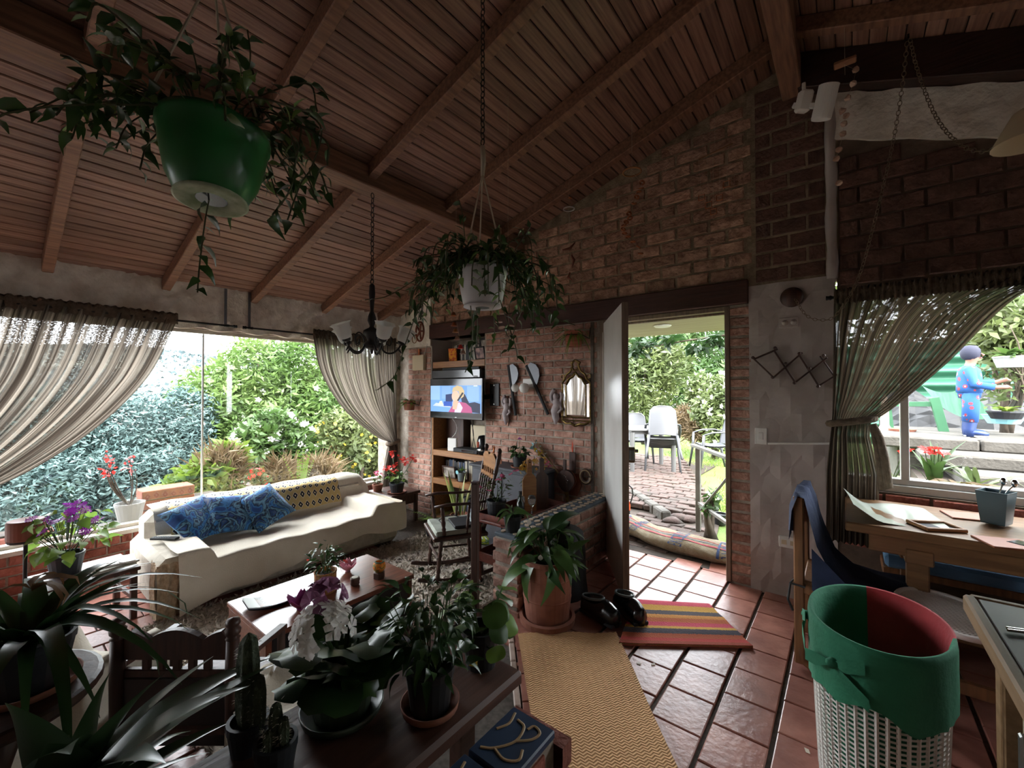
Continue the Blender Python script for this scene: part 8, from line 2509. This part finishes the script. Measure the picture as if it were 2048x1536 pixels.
for pts in ([(880, 520, 1.76), (850, 570, 1.76), (845, 620, 1.76), (840, 640, 1.76)], [(1010, 560, 1.7), (1050, 590, 1.7), (1035, 640, 1.7), (1015, 700, 1.7)], [(1020, 540, 1.75), (1080, 560, 1.75), (1130, 590, 1.75)],
            [(1010, 580, 1.72), (1080, 610, 1.74), (1120, 640, 1.76), (1150, 650, 1.78)], [(940, 600, 1.72), (945, 660, 1.72), (940, 720, 1.72), (930, 745, 1.72)], [(950, 590, 1.75), (955, 650, 1.75), (950, 700, 1.75)],
            [(870, 560, 1.8), (840, 610, 1.8), (810, 690, 1.8), (790, 750, 1.8), (755, 780, 1.8)], [(930, 480, 1.76), (925, 430, 1.76), (918, 400, 1.76)], [(1030, 500, 1.76), (1050, 470, 1.76), (1060, 455, 1.76)], [(1000, 600, 1.7), (1030, 690, 1.7), (1035, 720, 1.7)], [(860, 540, 1.8), (780, 590, 1.8), (730, 600, 1.8)]):
    trail(wh, [loc(*p) for p in pts], .026, 1.0)

for n_, mb in rest.items(): tag(mb.build('leaf_mass', 'leaf_trail', bpy.data.objects[n_], smooth=True), kind='stuff')
# ================================================================== chandelier
Cc = onx(745, 392, -2.62); cdp = (Cc - EYE).dot(FW)
Cz = at(747, 690, cdp).z
chd = empty('chandelier', (Cc.x, Cc.y, Cz), 0, 'wrought-iron chandelier with frosted tulip glass shades hung from the beam', 'chandelier')
k_ = cdp / F_PX
ztp = 2.80 - Cz
chain(chd, [(0, 0, .46), (0, 0, ztp)], 'iron', .012, .003, squash=1.7)
MB().tube([Vector((math.cos(a) * .018, 0, .448 + math.sin(a) * .018)) for a in [2 * PI * q / 12 for q in range(13)]], .004, 6).build('ring', 'iron', chd)
MB().lathe([(.010, .43), (.018, .42), (.022, .36), (.016, .30), (.012, .24), (.026, .20), (.030, .17), (.014, .13), (.02, .12), (.056, .10), (.06, .075), (.04, .055), (.03, .03), (.06, .0), (.055, -.02), (.03, -.03), (.012, -.035), (.008, -.06), (.001, -.065)], 18, cap=(True, False)).build('column', 'iron', chd, smooth=True)
mat('frosted', 'E4E6E2', .5, trans=.45)
AR = .185
for q in range(5):
    a = 2 * PI * q / 5 + .35 + YAW
    u = Vector((math.cos(a), math.sin(a), 0))
    S_ = [u * .05 + Vector((0, 0, .0)), u * .09 + Vector((0, 0, -.05)), u * .14 + Vector((0, 0, -.055)), u * AR + Vector((0, 0, -.02)), u * (AR + .015) + Vector((0, 0, .015))]
    ar = MB().tube(cat_rom(S_, 5), .007, 7).build('arm', 'iron', chd, smooth=True)
    S2 = [u * .06 + Vector((0, 0, .02)), u * .075 + Vector((0, 0, .06)), u * .11 + Vector((0, 0, .075)), u * .135 + Vector((0, 0, .045)), u * .125 + Vector((0, 0, .0)), u * .10 + Vector((0, 0, .01)), u * .105 + Vector((0, 0, .03))]
    MB().tube(cat_rom(S2, 5), .005, 6).build('scroll', 'iron', ar, smooth=True)
    q0 = u * (AR + .015) + Vector((0, 0, .012)); tl = (Vector((0, 0, 1)) + u * .45).normalized().to_track_quat('Z', 'Y').to_matrix()
    MB().lathe([(.014, -.01), (.026, .0), (.028, .012), (.02, .016)], 14, q0, m=tl).build('cup', 'iron', ar, smooth=True)
    MB().lathe([(.022, .012), (.040, .022), (.048, .045), (.050, .08), (.056, .105), (.068, .118)], 24, q0, m=tl, cap=(False, False), wob=lambda an, i: 1 + (.10 * math.sin(an * 6) * (i / 5) ** 2)).build('shade', 'frosted', ar, smooth=True)
    MB().tube([u * (AR) + Vector((0, 0, -.03)), u * (AR + .02) + Vector((0, 0, -.055))], [.008, .003], 6).build('drop', 'iron', chd)

# ================================================================== chimes, chains, lamp head near the ridge
def chime(name, label, px, py, depth, cat='wind chime'):
    p = at(px, py, depth)
    o = empty(name, p, 0, label, cat)
    return o, (lambda x, y: at(x, y, depth) - Vector(o.location))
mat('shell', 'C2A48E', .4, 'A5806C', ns=20); mat('coco', '9A6A4A', .6, '7A5038', ns=10)
# bell chime
o, P = chime('bell_chime', 'string of little metal bells hanging below the white pot plant', 917, 640, 3.2)
MB().tube([P(912, 555) + Vector((0, 0, .93)), P(912, 555), P(910, 620), P(925, 715)], .001, 4).build('string', 'cord', o)
for k, (x, y) in enumerate([(907, 632), (908, 652), (911, 665), (914, 680), (921, 697), (926, 708)]):
    c = P(x, y); bo = MB().lathe([(.004, .03), (.012, .026), (.018, .008), (.026, 0), (.022, 0), (.015, .01)], 12, c, cap=(True, False)).build('bell', ['copper', 'copper', 'wood_mid', 'shell', 'petal_red', 'shell'][k], o, smooth=True)
# disc chime
o, P = chime('disc_chime', 'spiral of pale wooden discs hanging in front of the lintel', 1020, 640, 2.6)
MB().tube([P(1016, 560) + Vector((0, 0, 1.2)), P(1016, 560), P(1016, 620), P(1020, 690)], .0009, 4).build('string', 'cord', o)
dm_ = MB().lathe([(.022, 0), (.022, .005)], 14).mesh('disc', 'shell')
for x, y in [(1008, 612), (1003, 628), (998, 645), (1003, 656), (1022, 652), (1010, 666), (1015, 672), (1028, 662), (1018, 678)]: place('disc', dm_, o, tuple(P(x, y)), (random.gauss(0, .1), random.gauss(0, .1), 0))
def to_ceiling(p): return ceil_l(p.x) - .0
# ring and coconut-shell mobile on the gable
o, P = chime('shell_mobile', 'mobile of round coconut rings winding down in front of the gable bricks', 1264, 344, 2.95)
rg_ = at(1264, 344, 2.95)
MB().tube([Vector((math.cos(a) * .062, math.sin(a) * .062, 0)) for a in [2 * PI * k / 24 for k in range(25)]], .006, 6).build('hoop', 'wood_mid', o, smooth=True)
MB().tube([(0, 0, 0), (0, 0, to_ceiling(rg_) - rg_.z - .0)], .0009, 4).build('string', 'cord', o)
for k in range(3):
    a = 2 * PI * k / 3; MB().tube([(math.cos(a) * .062, math.sin(a) * .062, 0), (0, 0, .06)], .0007, 4).build('string', 'cord', o)
cm = MB().lathe([(.018, 0), (.02, .004), (.018, .009), (.010, .009), (.010, 0)], 14, cap=(False, False)).mesh('shell_ring', 'copper')
prev = Vector((0, 0, 0))
for x, y in [(1284, 366), (1282, 378), (1278, 385), (1273, 395), (1268, 408), (1258, 428), (1260, 437), (1252, 445), (1248, 452), (1246, 460), (1249, 468), (1256, 475), (1266, 485), (1276, 495), (1281, 508)]:
    q = P(x, y); MB().tube([prev, q], .0007, 4).build('string', 'cord', o); prev = q
    place('shell_ring', cm, o, tuple(q), (random.gauss(0, .4), random.gauss(0, .4), 0))
# small hoop with two wooden geckos
o, P = chime('gecko_mobile', 'small hoop with carved reddish geckos hanging before the gable bricks', 1138, 418, 3.3)
rg_ = at(1138, 418, 3.3)
MB().tube([Vector((math.cos(a) * .042, math.sin(a) * .042, 0)) for a in [2 * PI * k / 20 for k in range(21)]], .005, 6).build('hoop', 'plaster_figure', o, smooth=True)
MB().tube([(0, 0, to_ceiling(rg_) - rg_.z), (0, 0, 0)], .0007, 4).build('string', 'cord', o)
MB().lathe([(.014, 0), (.014, .006)], 12, P(1140, 397)).build('bead_disc', 'copper', o)
for (a, b, c_) in [((1125, 500), (1140, 497), (1150, 485)), ((1143, 510), (1148, 520), (1144, 535)), ((1140, 545), (1136, 555), (1144, 560))]:
    MB().tube([P(*a), P(*b), P(*c_)], [.006, .012, .004], 6).build('gecko', 'wood_carved', o, smooth=True)
    MB().tube([P(1138, 425), P(*b)], .0006, 4).build('string', 'cord', o)
# square-frame mobile
o, P = chime('square_mobile', 'mobile of a stick and small square wooden frames before the gable bricks', 1430, 305, 2.85)
rg_ = at(1430, 305, 2.85)
MB().tube([P(1397, 319), P(1465, 287)], .004, 6).build('stick', 'wood_mid', o)
MB().tube([(0, 0, to_ceiling(rg_) - rg_.z), (0, 0, 0)], .0007, 4).build('string', 'cord', o)
for x, y, s_ in [(1403, 395, .03), (1417, 410, .034), (1427, 423, .03), (1439, 395, .03), (1453, 368, .034)]:
    c = P(x, y)
    MB().tube([c + Vector((-s_, 0, -s_)) * .6, c + Vector((s_, 0, -s_)) * .6, c + Vector((s_, 0, s_)) * .6, c + Vector((-s_, 0, s_)) * .6, c + Vector((-s_, 0, -s_)) * .6], .0035, 4).build('frame', 'copper', o)
    MB().tube([P(1397 + (x - 1403) * 1.2, 319 - (x - 1403) * .55), c + Vector((0, 0, s_ * .6))], .0006, 4).build('string', 'cord', o)
# shell chime at the right
o, P = chime('shell_chime', 'chime of pale shells hanging beside the ridge beam', 1690, 150, 2.35)
rg_ = at(1690, 150, 2.35)
MB().tube([(0, 0, ceil_r(rg_.x) - rg_.z), (0, 0, 0)], .0009, 4).build('string', 'cord', o)
MB().cbox(P(1690, 125), (.10, .05, .02), .006).build('top_piece', 'coco', o)
sm_ = MB().lathe([(.003, -.014), (.013, -.006), (.016, .004), (.008, .014), (.002, .016)], 8, wob=lambda a, i: 1 + .2 * math.sin(a * 5)).mesh('shell', 'shell')
prev = P(1690, 130)
for x, y in [(1712, 140), (1706, 168), (1696, 196), (1684, 222), (1692, 232), (1688, 248), (1686, 268), (1678, 300), (1673, 318), (1678, 366)]:
    q = P(x, y); place('shell', sm_, o, tuple(q), (random.uniform(-1, 1), random.uniform(-1, 1), 0), (1.1, 1.1, 1.1)); MB().tube([prev, q], .0006, 4).build('string', 'cord', o); prev = q
# sensor and spotlight at the ridge beam end
o = empty('motion_sensor', ony(1608, 203, 3.10), 0, 'white motion sensor under the ridge beam end', 'sensor')
MB().cbox((0, 0, 0), (.075, .06, .12), .012, Euler((.3, .1, .6)).to_matrix()).build('body', 'white_plastic', o)
MB().cbox((0, .0, .08), (.02, .02, .07), .004).build('bracket', 'white_plastic', o)
o = empty('spot_light', ony(1650, 205, 3.10), 0, 'white cylindrical spotlight under the ridge beam end', 'lamp')
MB().lathe([(.050, -.09), (.052, -.08), (.052, .09), (.046, .09), (.044, .05), (.001, .05)], 22, m=Euler((.25, .25, 0)).to_matrix(), cap=(True, False)).build('can', 'white_plastic', o, smooth=False)
MB().bar((-.05, 0, .0), (-.16, .02, .06), .02, .03).build('arm', 'white_plastic', o)
MB().lathe([(.042, .05), (.001, .055)], 16, m=Euler((.25, .25, 0)).to_matrix(), cap=(False, False)).build('lens', 'cream_plastic', o)
# swag chain with the lamp at the right edge
o = empty('swag_chain', ony(1584, 595, YB - .06), 0, 'long lamp chain looping from the pier rose up to the roof', 'chain')
mat('chain_metal', '7A6A54', .45, metal=.6)
b0 = Vector(o.location)
kp = [ony(1590, 598, YB - .06), ony(1612, 630, 3.30), ony(1640, 640, 3.28), ony(1672, 630, 3.25), ony(1715, 560, 3.2), ony(1750, 440, 3.12), ony(1785, 290, 3.02), ony(1805, 170, 2.92), ony(1815, 78, 2.86)]
chain(o, [p - b0 for p in cat_rom(kp, 6)], 'chain_metal', .0085, .0017)
o2 = empty('lamp_swag', ony(1820, 78, 2.86), 0, 'lamp chain hanging from the roof to the pale lamp at the dining side', 'chain')
b0 = Vector(o2.location)
kp = [ony(1820, 78, 2.86), ony(1835, 140, 2.82), ony(1870, 230, 2.72), ony(1915, 285, 2.6), ony(1965, 303, 2.5), ony(2010, 285, 2.42), ony(2040, 240, 2.36)]
chain(o2, [p - b0 for p in cat_rom(kp, 6)], 'chain_metal', .0085, .0017)
for q, nm in ((o, 'hook'), (o2, 'hook')):
    pt_ = ony(1817, 76, 2.86) - Vector(q.location); MB().tube([pt_, pt_ + Vector((0, 0, .02))], .004, 5).build(nm, 'iron', q)
lc = ony(2062, 250, 2.33)
ls_ = empty('pendant_shade', lc, 0, 'pale conical lamp shade hanging by the dining window', 'lamp')
MB().lathe([(.10, -.06), (.045, .05), (.03, .06)], 20, cap=(False, True)).build('shade', 'cream_plastic', ls_, smooth=True)
MB().tube([(0, 0, .06), (0, 0, ceil_r(lc.x) - lc.z)], .003, 5).build('cord', 'cord', ls_)
